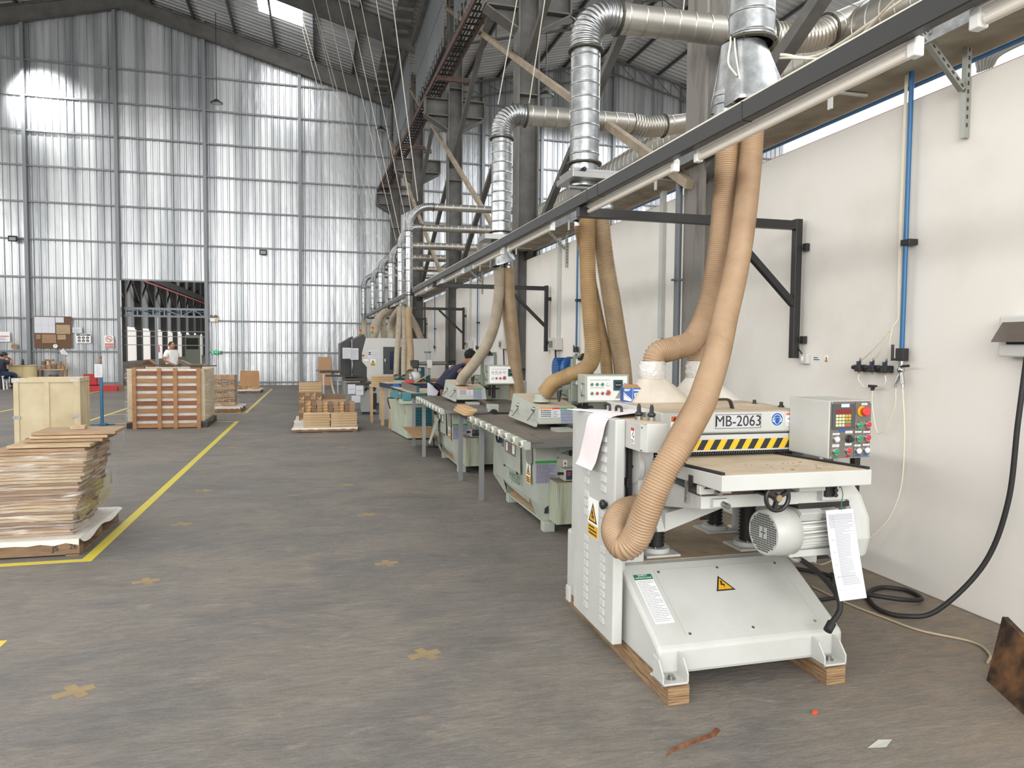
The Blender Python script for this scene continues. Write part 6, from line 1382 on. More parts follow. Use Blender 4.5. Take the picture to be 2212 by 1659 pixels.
wb_a = mat('plank_a', '#a68a6b', 0.65, col2='#876b4f', scale=6, stretch=(1, 8, 8), contrast=(0.3, 0.7))
wb_b = mat('plank_b', '#b9a482', 0.65, col2='#977d5f', scale=6, stretch=(1, 8, 8), contrast=(0.3, 0.7))
wb_c = mat('plank_c', '#856a51', 0.65, col2='#6b533f', scale=6, stretch=(1, 8, 8), contrast=(0.3, 0.7))
# nearest pallet
P1 = pallet(-2.95, -1.76, 6.04, 7.16, 0.125, 'nearest pallet, white covered, at the left edge', dark_wood)
g = MB(); M = frame((-1.92, 6.037, 0.06), (1, 0, 0), (0, 0, 1)); text(g, 'JS', 0.055, M, 0.002, 1.1); text(g, '26', 0.05, M @ Matrix.Translation((0.12, 0.01, 0)), 0.002, 1.1); part('stencil', g, ink, P1, label='black stencilled letters')
rnd = random.Random(5); z = 0.131; k = 0
while z < 0.80:
    f = (z-0.13)/0.67; off = -0.02+0.13*f+rnd.uniform(-0.012, 0.012)
    for r_ in range(4):
        y = 6.27+r_*0.235; xx = -2.13+off+rnd.uniform(-0.015, 0.015)-0.02*r_
        board('wood_board', ('n', k % 3), (0.60, 0.225, 0.0205), [wb_a, wb_b, wb_c][k % 3], (xx, y+rnd.uniform(-0.014, 0.014), z), rnd.uniform(-0.014, 0.014), 'sawn wooden board inside the film-wrapped stack on the nearest pallet', 'boards in the film-wrapped stack')
        k += rnd.choice((1, 2))
    z += 0.0240
for i, (x, y, zz, L, l) in enumerate([(-1.99, 6.5, z+0.002, 0.56, 'wide pale panel, lowest of the four loose panels on the wrapped stack'), (-1.93, 6.62, z+0.028, 0.54, 'pale panel second from the bottom of the loose panels on the stack'), (-1.90, 6.62, z+0.054, 0.54, 'pale panel second from the top of the loose panels on the stack'),
                                  (-1.87, 6.62, z+0.080, 0.58, 'topmost pale panel of the wrapped stack, under the small block')]):
    g = MB(); g.cbox((x, y-0.1, zz+0.012), (L, 0.46-0.02*i, 0.021), 0.01*i); solo('wooden_slab', g, [wb_b, wb_a, wb_b, wb_a][i], l, 'panel', group='loose panels on the wrapped stack')
g = MB(); g.cbox((-1.895, 6.55, z+0.118), (0.105, 0.10, 0.026), 0.1); solo('wood_block', g, wb_b, 'small pale wood block lying alone on top of the wrapped stack', 'wood block')
# film round the stack with its folds
yf = mat('stretch_film_yellow', '#cdbf5a', 0.25, alpha=0.5, col2='#9b8a58', scale=6, contrast=(0.4, 0.6))
g = MB(); n = 36; m_ = 18; V = []; rnd = random.Random(8)
def film_pt(u, f):
    # outline in plan at height fraction f, walking front-left -> front-right -> back-right
    off = -0.02+0.13*f; zz = 0.14+0.60*f
    if u < 0.6:
        q = u/0.6; return Vector((-2.45+off+0.64*q, 6.115-0.006*math.sin(q*20+f*9), zz+0.05*f*q))
    q = (u-0.6)/0.4; bul = 0.04*math.sin(math.pi*q)+0.008*math.sin(q*26+f*13)
    return Vector((-1.80+off+bul+0.02*math.sin(f*11+q*5), 6.15+0.95*q, zz+0.05*f+0.06*f*q))
for j in range(m_+1):
    for i in range(n+1): V.append(film_pt(i/n, j/m_))
g.add(V, [(j*(n+1)+i, j*(n+1)+i+1, (j+1)*(n+1)+i+1, (j+1)*(n+1)+i) for j in range(m_) for i in range(n)], True)
solo('stretch_film', g, film, 'clear crinkled stretch film wrapped round the nearest board stack', 'film')
g = MB(); V = []
for j in range(9):
    for i in range(7):
        p = film_pt(0.63+0.36*i/6, 0.12+0.42*j/8+0.06*math.sin(i)); V.append(p+Vector((-0.03+0.005*math.sin(i*3+j*2), 0, 0)))
g.add(V, [(j*7+i, j*7+i+1, (j+1)*7+i+1, (j+1)*7+i) for j in range(8) for i in range(6) if (i+j) % 5 != 4], True)
solo('yellow_strapping', g, yf, 'yellow painted streaks of strapping under the film on the right side of the stack', 'strapping')
# part of another pallet at the left edge
g = MB(); g.cbox((-3.15, 7.5, 0.52), (0.95, 0.6, 0.012), -0.15, 0.0, 0.05); solo('cardboard_sheet', g, cardboard, 'brown cardboard sheet on the load at the far left edge', 'cardboard')
for k in range(12):
    board('wood_board', ('m', k % 3), (0.8, 0.5, 0.022), [wb_c, wb_a, wb_b][k % 3], (-3.25, 7.6, 0.2+0.024*k), rnd.uniform(-0.03, 0.03), 'sawn board in the low load cut off by the left edge', 'boards at the left edge')
pallet(-3.7, -2.85, 7.3, 8.2, 0.12, 'pallet mostly outside the left edge', cover=False)
g = MB(); g.ellipsoid((-2.78, 7.3, 0.36), (0.16, 0.2, 0.14), 18, 10); solo('crumpled_film', g, film, 'ball of crumpled clear film behind the nearest stack at the left edge', 'film')

# plywood crate
CR = thing('plywood_crate', 'open-topped pale plywood crate with battens behind the nearest stack', 'crate', (-3.9, 12.3, 0), rz=0.10)
def cpart(nm, boxes, m, par=None, bevel=0.002):
    g = MB()
    for b in boxes: g.box(*b)
    return part(nm, g, m, par or CR, bevel=bevel)
w, dp, hh = 0.41, 0.35, 1.08
cpart('front_panel', [(-w, w, -dp, -dp+0.012, 0.02, hh)], plywood); cpart('back_panel', [(-w, w, dp-0.012, dp, 0.02, hh)], plywood)
cpart('side_panel', [(w-0.012, w, -dp, dp, 0.02, hh)], plywood); cpart('side_panel', [(-w, -w+0.012, -dp, dp, 0.02, hh)], plywood); cpart('crate_floor', [(-w, w, -dp, dp, 0.0, 0.02)], plywood)
for b in ((-w, -w+0.065), (-0.03, 0.035), (w-0.065, w)): cpart('batten', [(b[0], b[1], -dp-0.02, -dp, 0.02, hh-0.055)], plywood)
cpart('batten', [(-w-0.02, w+0.02, -dp-0.022, -dp, hh-0.055, hh+0.01)], plywood); cpart('batten', [(-w, w, -dp-0.02, -dp, 0.02, 0.07)], plywood)
for b in ((-dp-0.02, -dp+0.05), (-0.10, -0.05), (0.05, 0.10), (dp-0.05, dp)): cpart('batten', [(w, w+0.02, b[0], b[1], 0.02, hh-0.055)], plywood)
cpart('batten', [(w, w+0.022, -dp, dp, hh-0.055, hh+0.01)], plywood)
for x, z in ((-w+0.03, hh-0.02), (w-0.05, hh-0.02), (w-0.05, 0.52), (-w+0.03, 0.52), (-w+0.03, 0.05)): cpart('corner_strap', [(x-0.045, x+0.05, -dp-0.024, -dp-0.02, z-0.022, z+0.022)], galv, bevel=0)

# blue sign stand
t = thing('sign_stand', 'blue steel sign stand with a taped white paper, left of the upright pallet', 'stand', (-4.13, 15.72, 0), world=True)
stand_blue = mat('stand_blue', '#1f6486', 0.45)
g = MB(); g.box(-4.16, -4.11, 15.70, 15.75, 0.03, 1.0); part('post', g, stand_blue, t)
g = MB(); g.box(-4.34, -3.92, 15.70, 15.74, 0, 0.025); g.cbox((-4.10, 15.66, 0.025), (0.12, 0.22, 0.04), 0.2); part('base', g, stand_blue, t)
g = MB(); g.box(-4.155, -4.115, 15.70, 15.72, 1.0, 1.36); part('top_slat', g, dark_wood, t)
g = MB(); g.box(-4.24, -4.10, 15.68, 15.684, 0.94, 1.20); g.m = 1; lines(g, frame((-4.17, 15.6795, 1.07), (1, 0, 0), (0, 0, 1)), -0.04, 0.04, -0.1, 0.1, 8, 0.001, 0, 0.2, 3); part('notice', g, [paper, ink_grey], t)

# upright pallet leaning against a wrapped load
up_m = mat('upright_wood', '#8f5d3e', 0.7, col2='#6d432c', scale=3, stretch=(1, 5, 5), contrast=(0.3, 0.7))
up_l = mat('upright_wood_pale', '#a97f57', 0.7, col2='#916945', scale=3, stretch=(1, 5, 5), contrast=(0.3, 0.7))
t = thing('upright_pallet', 'reddish wooden pallet standing on edge in front of the wrapped load', 'pallet', (-2.79, 14.9, 0), world=True)
for x in (-3.36, -2.93, -2.65, -2.24):
    g = MB(); g.box(x-0.035, x+0.035, 14.86, 14.89, 0.0, 1.15); part('stringer', g, up_l, t, bevel=0.003)
for k in range(8):
    z0 = 0.015+k*0.142; g = MB(); g.box(-3.39, -2.21, 14.89, 14.915, z0, z0+0.082); part('slat', g, up_m if k % 2 else up_l, t, bevel=0.003)
g = MB(); g.box(-3.37, -2.22, 14.925, 14.935, 0.02, 1.13); solo('white_sheet', g, cover_m, 'white sheet showing between the slats of the upright pallet', 'sheet')
t = thing('wrapped_load', 'tall film-wrapped carton load behind the upright pallet', 'load', (-2.85, 15.7, 0), world=True)
g = MB(); g.box(-3.50, -2.14, 14.95, 16.25, 0.12, 1.13)
part('cartons', g, mat('carton_pale', '#c9b99a', 0.6, col2='#b5a383', scale=3), t, bevel=0.02)
g = MB(); g.rings([[Vector((x+0.012*math.sin(z*23+x*7), y, z)) for x, y in ((-3.53, 14.945), (-2.10, 14.945), (-2.06, 15.4), (-2.11, 16.3), (-3.55, 16.3), (-3.58, 15.5))] for z in [0.1+0.052*i for i in range(21)]], cap=False); part('film_wrap', g, film, t)
g = MB(); g.box(-3.52, -2.1, 14.96, 16.25, 0.0, 0.12); part('pallet_base', g, dark_metal, t)
g = MB(); g.box(-3.40, -3.2, 14.97, 15.05, 1.13, 1.18); g.box(-2.4, -2.2, 14.97, 15.05, 1.13, 1.18); part('top_batten', g, dark_wood, t)
g = MB(); g.cbox((-2.72, 15.0, 1.195), (1.56, 0.12, 0.022), 0.0, 0, 0.006); solo('plank', g, rust, 'long dark brown plank lying across the top of the wrapped load', 'plank')
# wrapped bundle stack
pallet(-2.66, -1.82, 18.12, 19.25, 0.12, 'pallet under the film-wrapped bundle stack', up_l)
bnd = mat('bundle_wood', '#8d6a49', 0.7, col2='#b08a60', scale=9, contrast=(0.4, 0.6)); bnd2 = mat('bundle_ends', '#5c4736', 0.8, col2='#a58a68', scale=26, contrast=(0.42, 0.58))
for k in range(7):
    for s_ in range(2):
        x0 = -2.56+0.29*s_; g = MB(); g.box(x0, x0+0.285, 18.5, 19.1, 0.126+k*0.106, 0.126+k*0.106+0.1)
        solo('timber_bundle', g, bnd if k % 2 == 0 else bnd2, 'timber bundle, %s layer, %s side, in the film-wrapped stack left of the tape' % (['bottom', 'second', 'third', 'middle', 'fifth', 'sixth', 'top'][k], ['left', 'right'][s_]), 'bundle', group='bundles in the wrapped stack')
g = MB(); g.rings([[Vector((x+0.01*math.sin(z*31), y, z)) for x, y in ((-2.58, 18.47), (-1.97, 18.47), (-1.92, 18.8), (-1.95, 19.14), (-2.6, 19.14))] for z in [0.13+0.05*i for i in range(16)]], cap=False); g.box(-2.58, -1.96, 18.47, 19.13, 0.872, 0.885)
solo('stretch_film', g, film, 'stretch film and white top sheet round the bundle stack', 'film')
# far pallet with cardboard sheet
pallet(-2.68, -1.92, 25.3, 26.5, 0.11, 'small pallet near the end wall with a standing cardboard sheet', dark_wood)
g = MB(); g.hexa([(-2.66, 26.3, 0.12), (-2.0, 26.3, 0.12), (-2.0, 26.315, 0.12), (-2.66, 26.315, 0.12), (-2.64, 26.45, 0.71), (-2.03, 26.45, 0.70), (-2.03, 26.465, 0.70), (-2.64, 26.465, 0.71)]); solo('cardboard_sheet', g, cardboard, 'square brown cardboard sheet standing on the small far pallet', 'cardboard')
for k in range(3):
    g = MB(); g.box(-2.66, -2.36, 25.5, 25.8, 0.118+0.035*k, 0.15+0.035*k); solo('wood_board', g, bnd, ['lowest', 'middle', 'top'][k]+' board of the low pile left on the small far pallet', 'board', group='boards on the small far pallet')
g = MB(); g.box(-2.2, -1.98, 25.5, 25.7, 0.118, 0.17); solo('wood_board', g, wb_b, 'short pale board at the right of the small far pallet', 'board', group='boards on the small far pallet')
g = MB(); g.hexa([(-0.04, 29.85, 0.0), (0.44, 29.85, 0), (0.44, 29.87, 0), (-0.04, 29.87, 0), (-0.04, 30.1, 1.14), (0.45, 30.1, 1.14), (0.45, 30.12, 1.14), (-0.04, 30.12, 1.14)]); solo('leaning_board', g, mat('hardboard', '#b28d68', 0.7), 'tall brown board leaning against the corrugated end wall', 'panel')
# centre pallets
pallet(-0.50, 0.68, 13.72, 14.75, 0.085, 'centre pallet with white cover and pale planks', up_m)
g = MB(); text(g, '6925', 0.05, frame((-0.38, 13.716, 0.045), (1, 0, 0), (0, 0, 1)), 0.002); solo('stencil_mark', g, ink, 'black stencilled number on the centre pallet', 'mark')
pallet(-0.5, 0.62, 14.9, 15.9, 0.1, 'second pallet behind the centre pallet', dark_wood)
pale_a = mat('pale_plank_a', '#d2b993', 0.65, col2='#bf9f76', scale=3, stretch=(1, 9, 9), contrast=(0.3, 0.7)); pale_b = mat('pale_plank_b', '#c2a57c', 0.65, col2='#a98961', scale=3, stretch=(1, 9, 9), contrast=(0.3, 0.7))
for k in range(11):
    for s_ in range(2):
        board('wood_board', ('c', (k+s_) % 2), (0.475, 0.18, 0.019), [pale_a, pale_b][(k+s_) % 2], (-0.055+0.49*s_+rnd.uniform(-.006, .006), 13.86, 0.096+k*0.0232), rnd.uniform(-.01, .01), ['pale plank in the left front stack on the centre pallet', 'pale plank in the right front stack on the centre pallet'][s_], ['left front planks', 'right front planks'][s_])
endg = mat('end_grain', '#7d5a3c', 0.75, col2='#c09a6c', scale=14, contrast=(0.45, 0.55))
for k in range(8):
    for i in range(9):
        board('wood_block', ('e', (k*3+i) % 3), (0.095, 0.42, 0.05), [endg, wb_c, wb_a][(k*3+i) % 3], (-0.21+i*0.101, 14.25, 0.096+k*0.0535), rnd.uniform(-.02, .02), 'short block with dark end grain in the middle row of the centre pallet', 'end grain blocks on the centre pallet')
for k in range(7):
    board('wood_board', ('b', k % 2), (0.44, 0.3, 0.022), [pale_b, pale_a][k % 2], (-0.18, 15.1, 0.66+k*0.028), rnd.uniform(-.02, .02), 'pale plank high on the left stack of the second centre pallet', 'upper planks of the second centre pallet')
for k in range(8):
    for i in range(4):
        board('wood_block', ('f', (k+i) % 3), (0.105, 0.3, 0.065), [endg, wb_c, wb_a][(k+i) % 3], (-0.35+i*0.11, 15.1, 0.105+k*0.069), 0, 'dark-ended block low in the left stack of the second centre pallet', 'lower blocks of the second centre pallet')
for k in range(6):
    board('wood_board', ('g', k % 2), (0.46, 0.5, 0.08), [wb_b, wb_c][k % 2], (0.28, 15.3, 0.105+k*0.082), rnd.uniform(-.03, .03), 'thick plank bundle in the right rear stack of the second centre pallet', 'rear planks of the second centre pallet')

# ------------------------------------------------------------------ teal and navy machines beyond the saws
def mk(nm, g, m, t, **k): return part(nm, g, m, t, **k)
sage2 = mat('sage_teal_base', '#b3baa9', 0.5, col2='#a3aa98', scale=3)
JT = thing('jointer', 'jointer with teal tables on a pale sage cabinet', 'jointer', (1.65, 13.0, 0), world=True)
g = MB(); g.hexa([(1.44, 12.35, 0.02), (1.90, 12.35, 0.02), (1.90, 13.7, 0.02), (1.30, 13.7, 0.02), (1.40, 12.3, 0.66), (1.92, 12.3, 0.66), (1.92, 13.7, 0.66), (1.26, 13.7, 0.66)]); cb_ = mk('cabinet', g, sage2, JT, bevel=0.006)
g = MB(); g.box(1.30, 2.02, 12.22, 13.75, 0.62, 0.70); mk('top_rim', g, sage2, JT, bevel=0.01)
g = MB(); g.box(1.54, 1.86, 12.29, 12.30, 0.20, 0.56); vp = mk('vent_panel', g, teal, cb_)
for k in range(6):
    g = MB(); g.box(1.57, 1.83, 12.275, 12.29, 0.23+k*0.052, 0.26+k*0.052); mk('vent_slat', g, teal, vp, bevel=0.003)
g = MB(); g.box(1.19, 1.30, 12.4, 12.75, 0.70, 0.83); g.box(1.35, 1.50, 12.2, 12.5, 0.68, 0.81); mk('drive_box', g, mat('teal_light', '#3f7d85', 0.4), JT, bevel=0.01)
g = MB(); g.hexa([(1.50, 12.3, 0.755), (1.95, 12.3, 0.755), (1.95, 12.9, 0.755), (1.30, 13.5, 0.80), (1.50, 12.3, 0.80), (1.95, 12.3, 0.80), (1.95, 13.3, 0.81), (1.25, 13.5, 0.85)]); mk('table', g, teal, JT, bevel=0.004)
g = MB(); g.hexa([(1.50, 12.31, 0.801), (1.94, 12.31, 0.801), (1.94, 13.28, 0.811), (1.26, 13.48, 0.851), (1.50, 12.31, 0.803), (1.94, 12.31, 0.803), (1.94, 13.28, 0.813), (1.26, 13.48, 0.853)]); mk('table_dust', g, cream_dust, JT)
g = MB(); g.hexa([(1.42, 13.05, 0.855), (1.62, 12.5, 0.80), (1.65, 12.52, 0.80), (1.45, 13.08, 0.855), (1.42, 13.05, 0.96), (1.62, 12.5, 0.905), (1.65, 12.52, 0.905), (1.45, 13.08, 0.96)]); mk('fence', g, steel, JT)
g = MB(); g.box(1.62, 1.66, 12.42, 12.50, 0.80, 0.91); mk('fence_bracket', g, teal, JT)
g = MB(); g.box(1.44, 1.6, 12.42, 12.9, 0.62, 0.755); mk('cutter_head', g, black, JT)
g = MB(); g.tube([(1.20, 12.3, 0.72), (1.10, 12.2, 0.72), (1.14, 12.2, 0.55)], 0.010, 6); mk('crank', g, black, JT)
g = MB(); g.box(1.405, 1.42, 12.32, 12.4, 0.45, 0.58); mk('switch', g, red_stick, JT)

NT = thing('navy_table', 'low navy-edged machine table with pale wooden legs before the white moulder', 'table', (1.6, 14.4, 0), world=True)
g = MB(); g.hexa([(1.25, 14.0, 0.79), (2.2, 14.0, 0.79), (2.2, 14.8, 0.79), (1.15, 14.6, 0.79), (1.25, 14.0, 0.88), (2.2, 14.0, 0.88), (2.2, 14.8, 0.88), (1.15, 14.6, 0.88)]); mk('table_body', g, navy, NT, bevel=0.004)
g = MB(); g.hexa([(1.25, 14.0, 0.881), (2.2, 14.0, 0.881), (2.2, 14.8, 0.881), (1.15, 14.6, 0.881), (1.25, 14.0, 0.884), (2.2, 14.0, 0.884), (2.2, 14.8, 0.884), (1.15, 14.6, 0.884)]); mk('table_dust', g, cream_dust, NT)
g = MB(); g.lathe([(0, .075), (.05, .075)], (1.42, 13.97, 0.81), (0, 1, 0), 20); mk('blue_wheel', g, mat('bright_blue', '#1e5fa8', 0.4), NT)
for x, y in ((1.22, 14.7), (1.32, 14.1), (2.1, 14.1)):
    g = MB(); g.box(x-0.03, x+0.03, y-0.03, y+0.03, 0, 0.79); mk('leg', g, wood_y, NT)
for x, y, l in ((1.28, 15.3, 'white board panel standing behind the wooden legs'), ):
    g = MB(); g.box(1.25, 1.62, 15.9, 15.93, 0, 0.72); solo('leaning_board', g, white_gloss, l, 'panel')
for k in range(9):
    board('wood_board', ('t', k % 2), (0.46, 0.25, 0.019), [pale_a, pale_b][k % 2], (1.28, 15.4, 0.79+k*0.0205), rnd.uniform(-.02, .02), 'pale board in the pile before the white moulder', 'boards before the moulder')
TS = thing('feed_table', 'plain trestle under the pale board pile', 'table', (1.3, 15.4, 0), world=True)
g = MB(); g.box(1.02, 1.55, 15.2, 15.6, 0.75, 0.785); mk('top', g, plywood, TS)
for x in (1.05, 1.5):
    for y in (15.25, 15.55):
        g = MB(); g.box(x-0.02, x+0.02, y-0.02, y+0.02, 0, 0.75); mk('leg', g, wood_y, TS)

RS = thing('radial_saw', 'radial arm saw with black motor, white body and red guard', 'saw', (1.9, 13.9, 0.88), world=True)
g = MB(); g.cyl((1.55, 14.3, 1.0), (1.56, 14.3, 1.0), 0.01, 6); g = MB(); g.box(1.67, 1.83, 13.75, 13.95, 1.18, 1.335); mk('motor', g, black, RS, bevel=0.02)
g = MB(); g.lathe([(0, .05), (.02, .10), (.10, .11), (.17, .09), (.18, .05)], (1.67, 13.75, 1.02), (1, 0.3, 0), 24); mk('motor_body', g, white_gloss, RS)
g = MB(); g.lathe([(0, .085), (.03, .085), (.031, .105), (.05, .105)], (1.60, 13.7, 0.99), (1, 0.3, 0), 24); mk('blade_guard', g, steel, RS)
g = MB(); g.box(1.55, 1.70, 13.6, 13.75, 0.905, 0.965)
mk('red_guard', g, mat('red_guard', '#c0392f', 0.4), RS, bevel=0.01)
g = MB(); g.lathe([(0, .10), (.03, .105)], (1.84, 13.82, 1.02), (1, 0.3, 0), 20); mk('teal_disc', g, teal, RS)
g = MB(); g.cyl((1.83, 13.85, 1.27), (2.38, 14.0, 1.275), 0.035, 16); mk('arm_tube', g, steel, RS)
g = MB(); g.box(2.0, 2.10, 13.85, 13.95, 1.18, 1.34); mk('arm_clamp', g, white_gloss, RS, bevel=0.008)
g = MB(); g.cyl((2.0, 14.0, 0.88), (2.0, 14.0, 1.50), 0.016, 10); g.cyl((2.06, 14.0, 0.88), (2.06, 14.0, 1.5), 0.022, 10); mk('pillar', g, steel, RS)
g = MB(); g.lathe([(0, .07), (.02, .07)], (2.03, 14.0, 1.48), (0, 0, 1), 20); g.lathe([(0, .03), (.12, .045), (.15, .05)], (2.03, 13.95, 0.89), (0, 0, 1), 12); mk('pillar_head', g, teal, RS)
g = MB(); g.tube([(1.80, 13.8, 1.18), (1.83, 13.75, 1.05), (1.95, 13.8, 0.95), (2.0, 13.9, 0.93)], 0.010, 6); mk('cable', g, black_rubber, RS)
g = MB(); g.bar((1.72, 13.55, 0.92), (1.98, 13.7, 1.05), 0.018); mk('feed_handle', g, wood_light, RS)
g = MB(); g.box(1.50, 2.1, 14.9, 15.2, 0.90, 1.17); mk('back_housing', g, teal, RS); g = MB(); g.box(1.62, 2.02, 14.89, 14.9, 1.0, 1.15); mk('housing_plate', g, white_gloss, RS)
for k in range(5):
    g = MB(); g.cbox((2.05+0.03*k, 14.2+0.05*k, 0.89+0.016*k), (0.55, 0.12, 0.014), rnd.uniform(-.3, .3)); solo('wood_offcut', g, [wb_b, wb_a, wb_c, wb_b, wb_a][k], ['lowest', 'second', 'middle', 'fourth', 'topmost'][k]+' loose strip in the heap right of the radial saw', 'offcut', group='strips right of the radial saw')
OT = thing('work_bench', 'long low work bench under the radial saw, half hidden by the second saw', 'bench', (2.3, 14.3, 0), world=True)
g = MB(); g.box(2.22, 3.05, 13.9, 14.9, 0.84, 0.878); mk('top', g, dark_wood, OT)
for x in (2.27, 3.0):
    for y in (13.95, 14.85):
        g = MB(); g.box(x-0.03, x+0.03, y-0.03, y+0.03, 0, 0.84); mk('leg', g, dark_metal, OT)
for x, y, z, l, rz in ((1.72, 11.3, 0.93, 'white notice sheets standing at the far end of the second saw', 0.1), (2.25, 12.6, 1.12, 'narrow white sheet hanging beside the bending worker', 0.0)):
    g = MB(); g.cbox((x, y, z), (0.17 if x < 2 else 0.09, 0.004, 0.20 if x < 2 else 0.30), rz, -0.1); g.cbox((x+0.05, y+0.03, z-0.01), (0.12 if x < 2 else 0.05, 0.004, 0.2), rz-0.2, -0.1); solo('notice_sheet', g, paper, l, 'paper')
SS = thing('sheet_stand', 'thin stand holding notice sheets at the far end of the second saw', 'stand', (1.75, 11.36, 0), world=True)
g = MB(); g.cyl((1.75, 11.36, 0.0), (1.75, 11.36, 0.9), 0.012, 8); mk('pole', g, dark_metal, SS)
g = MB(); g.cyl((1.75, 11.36, 0.0), (1.75, 11.36, 0.015), 0.1, 16); mk('base', g, dark_metal, SS)

# white moulder with black cover
MO = thing('moulder', 'large white moulding machine cabinet with black sloping cover at left', 'moulder', (1.7, 20, 0), world=True)
g = MB(); g.prism([(1.15, 0.15), (1.15, 1.06), (1.03, 1.20), (1.03, 1.42), (1.13, 1.80), (2.72, 1.80), (2.72, 0.15)], 18.5, 21.4, 'y'); wc = mk('cabinet', g, white_gloss, MO, bevel=0.01)
g = MB(); g.box(1.555, 2.14, 18.485, 18.50, 0.89, 1.58); dr_ = mk('door', g, mat('door_dark', '#37383a', 0.4), wc)
g = MB(); g.box(1.72, 1.98, 18.475, 18.485, 1.0, 1.47); mk('door_window', g, mat('window_navy', '#1a2a44', 0.15), dr_)
g = MB(); g.ellipsoid((1.60, 18.47, 1.24), (0.014, 0.01, 0.045), 10, 8); mk('door_handle', g, sticker_white, dr_)
M = frame((1.30, 18.499, 1.40), (1, 0, 0), (0, 0, 1)); g = MB(); flat(g, M, -0.13, 0.15, -0.11, 0.09, 0.002); g.m = 1; flat(g, M, -0.11, -0.05, 0.02, 0.045, 0.001, 0.002); flat(g, M, -0.11, -0.05, -0.025, 0.0, 0.001, 0.002); g.m = 2; lines(g, M, -0.03, 0.13, -0.08, 0.07, 7, 0.001, 0.002, 0.25, 4); mk('notice', g, [paper, ink, ink_grey], wc)
g, ms = warn_sticker(frame((1.30, 18.499, 1.185), (1, 0, 0), (0, 0, 1)), 0.12, 0.165, ''); mk('warning_sticker', g, ms, wc)
g = MB(); flat(g, frame((1.12, 18.499, 1.25), (1, 0, 0), (0, 0, 1)), -0.06, 0.07, -0.03, 0.04, 0.002); g.m = 1; flat(g, frame((1.12, 18.499, 1.25), (1, 0, 0), (0, 0, 1)), -0.06, 0.07, 0.025, 0.04, 0.002, 0.001); mk('caution_sticker', g, [sticker_white, yellow_stick], wc)
g = MB(); g.prism([(0.80, 0.80), (0.80, 1.74), (1.08, 1.90), (1.13, 1.80), (1.03, 1.42), (1.03, 1.2), (1.15, 1.06), (1.15, 0.80)], 18.6, 21.3, 'y'); mk('black_cover', g, black, MO, bevel=0.006)
g = MB(); g.prism([(0.55, 0.80), (0.55, 1.66), (0.88, 1.86), (0.88, 0.80)], 20.2, 22.6, 'y'); mk('black_cover', g, black, MO, bevel=0.006)
g = MB(); g.box(0.78, 0.79, 18.58, 18.6, 0.8, 1.75); g.tube([(0.79, 18.56, 1.3), (0.80, 18.5, 1.1), (0.78, 18.56, 0.9)], 0.012, 6); mk('cover_rod', g, steel, MO)
g = MB(); g.box(0.62, 1.15, 18.4, 21, 0.72, 0.80); g.box(0.45, 0.9, 18.3, 18.9, 0.83, 0.86); mk('infeed_bed', g, dark_metal, MO)
g = MB(); g.cyl((1.07, 18.5, 1.36), (1.05, 18.46, 1.36), 0.02, 10); mk('stop_button', g, red_stick, MO)
g = MB(); g.box(0.62, 2.7, 18.7, 21.3, 0.0, 0.72); mk('base', g, mat('base_grey', '#8b8d8b', 0.5), MO)
for x0, z0, w_, h_, l in ((0.55, 1.28, 0.20, 0.27, 'left wrinkled white sheet hung on the black cover'), (0.74, 1.25, 0.20, 0.29, 'right wrinkled white sheet hung on the black cover')):
    g = MB(); g.box(x0, x0+w_, 18.40+0.02*(x0 > .6), 18.405+0.02*(x0 > .6), z0, z0+h_); g.m = 1; lines(g, frame((x0+w_/2, 18.399, z0+h_/2), (1, 0, 0), (0, 0, 1)), -w_*.4, w_*.4, -h_*.4, h_*.4, 10, 0.001, 0, 0.15, 6); solo('notice_sheet', g, [paper, ink_grey], l, 'paper')
for x, y, z, l in ((1.02, 19.2, 1.83, 'red, amber and green signal lamp on the left of the moulder'), (1.31, 18.9, 1.80, 'taller red, amber and green signal lamp on the moulder cabinet')):
    t = thing('signal_lamp', l, 'signal lamp', (x, y, z), world=True, group='signal lamps on the moulder')
    h = 0.30 if x > 1.2 else 0.2
    g = MB(); g.cyl((x, y, z), (x, y, z+h-0.18), 0.012, 8); mk('stem', g, steel, t)
    for k, (c_, nm) in enumerate((('#1f8a4a', 'green_lens'), ('#e08a2a', 'amber_lens'), ('#c93a30', 'red_lens'))):
        g = MB(); g.cyl((x, y, z+h-0.18+k*0.06), (x, y, z+h-0.125+k*0.06), 0.03, 12); mk(nm, g, mat('lens_'+nm, c_, 0.3), t)
GM = thing('grey_machine', 'grey spindle machine with black handles on a dark base', 'machine', (1.1, 17.3, 0), world=True)
g = MB(); g.box(0.94, 1.28, 17.1, 17.5, 0.06, 0.70); gb = mk('cabinet', g, mat('machine_grey', '#a5a7a8', 0.4), GM, bevel=0.005)
g = MB(); g.box(1.17, 1.285, 17.09, 17.10, 0.12, 0.5); mk('black_door', g, black, gb)
g = MB(); g.box(0.96, 1.26, 17.12, 17.48, 0.0, 0.06); mk('plinth', g, navy, GM)
g = MB(); g.lathe([(0, .05), (.03, .05)], (1.21, 17.09, 0.60), (0, -1, 0), 16); g.bar((1.0, 17.05, 0.58), (1.1, 17.05, 0.62), 0.03); g.bar((1.03, 17.05, 0.55), (1.05, 17.05, 0.66), 0.03); mk('handles', g, black, GM)
g = MB(); g.box(0.62, 1.30, 16.9, 17.6, 0.70, 0.76); g.box(0.5, 1.0, 17.0, 17.4, 0.80, 0.83); g.bar((0.95, 17.0, 0.76), (1.05, 17.0, 1.0), 0.02); mk('table', g, dark_metal, GM)
g = MB(); g.box(0.55, 0.9, 16.95, 17.2, 0.765, 0.78); mk('dusty_plate', g, cream_dust, GM)
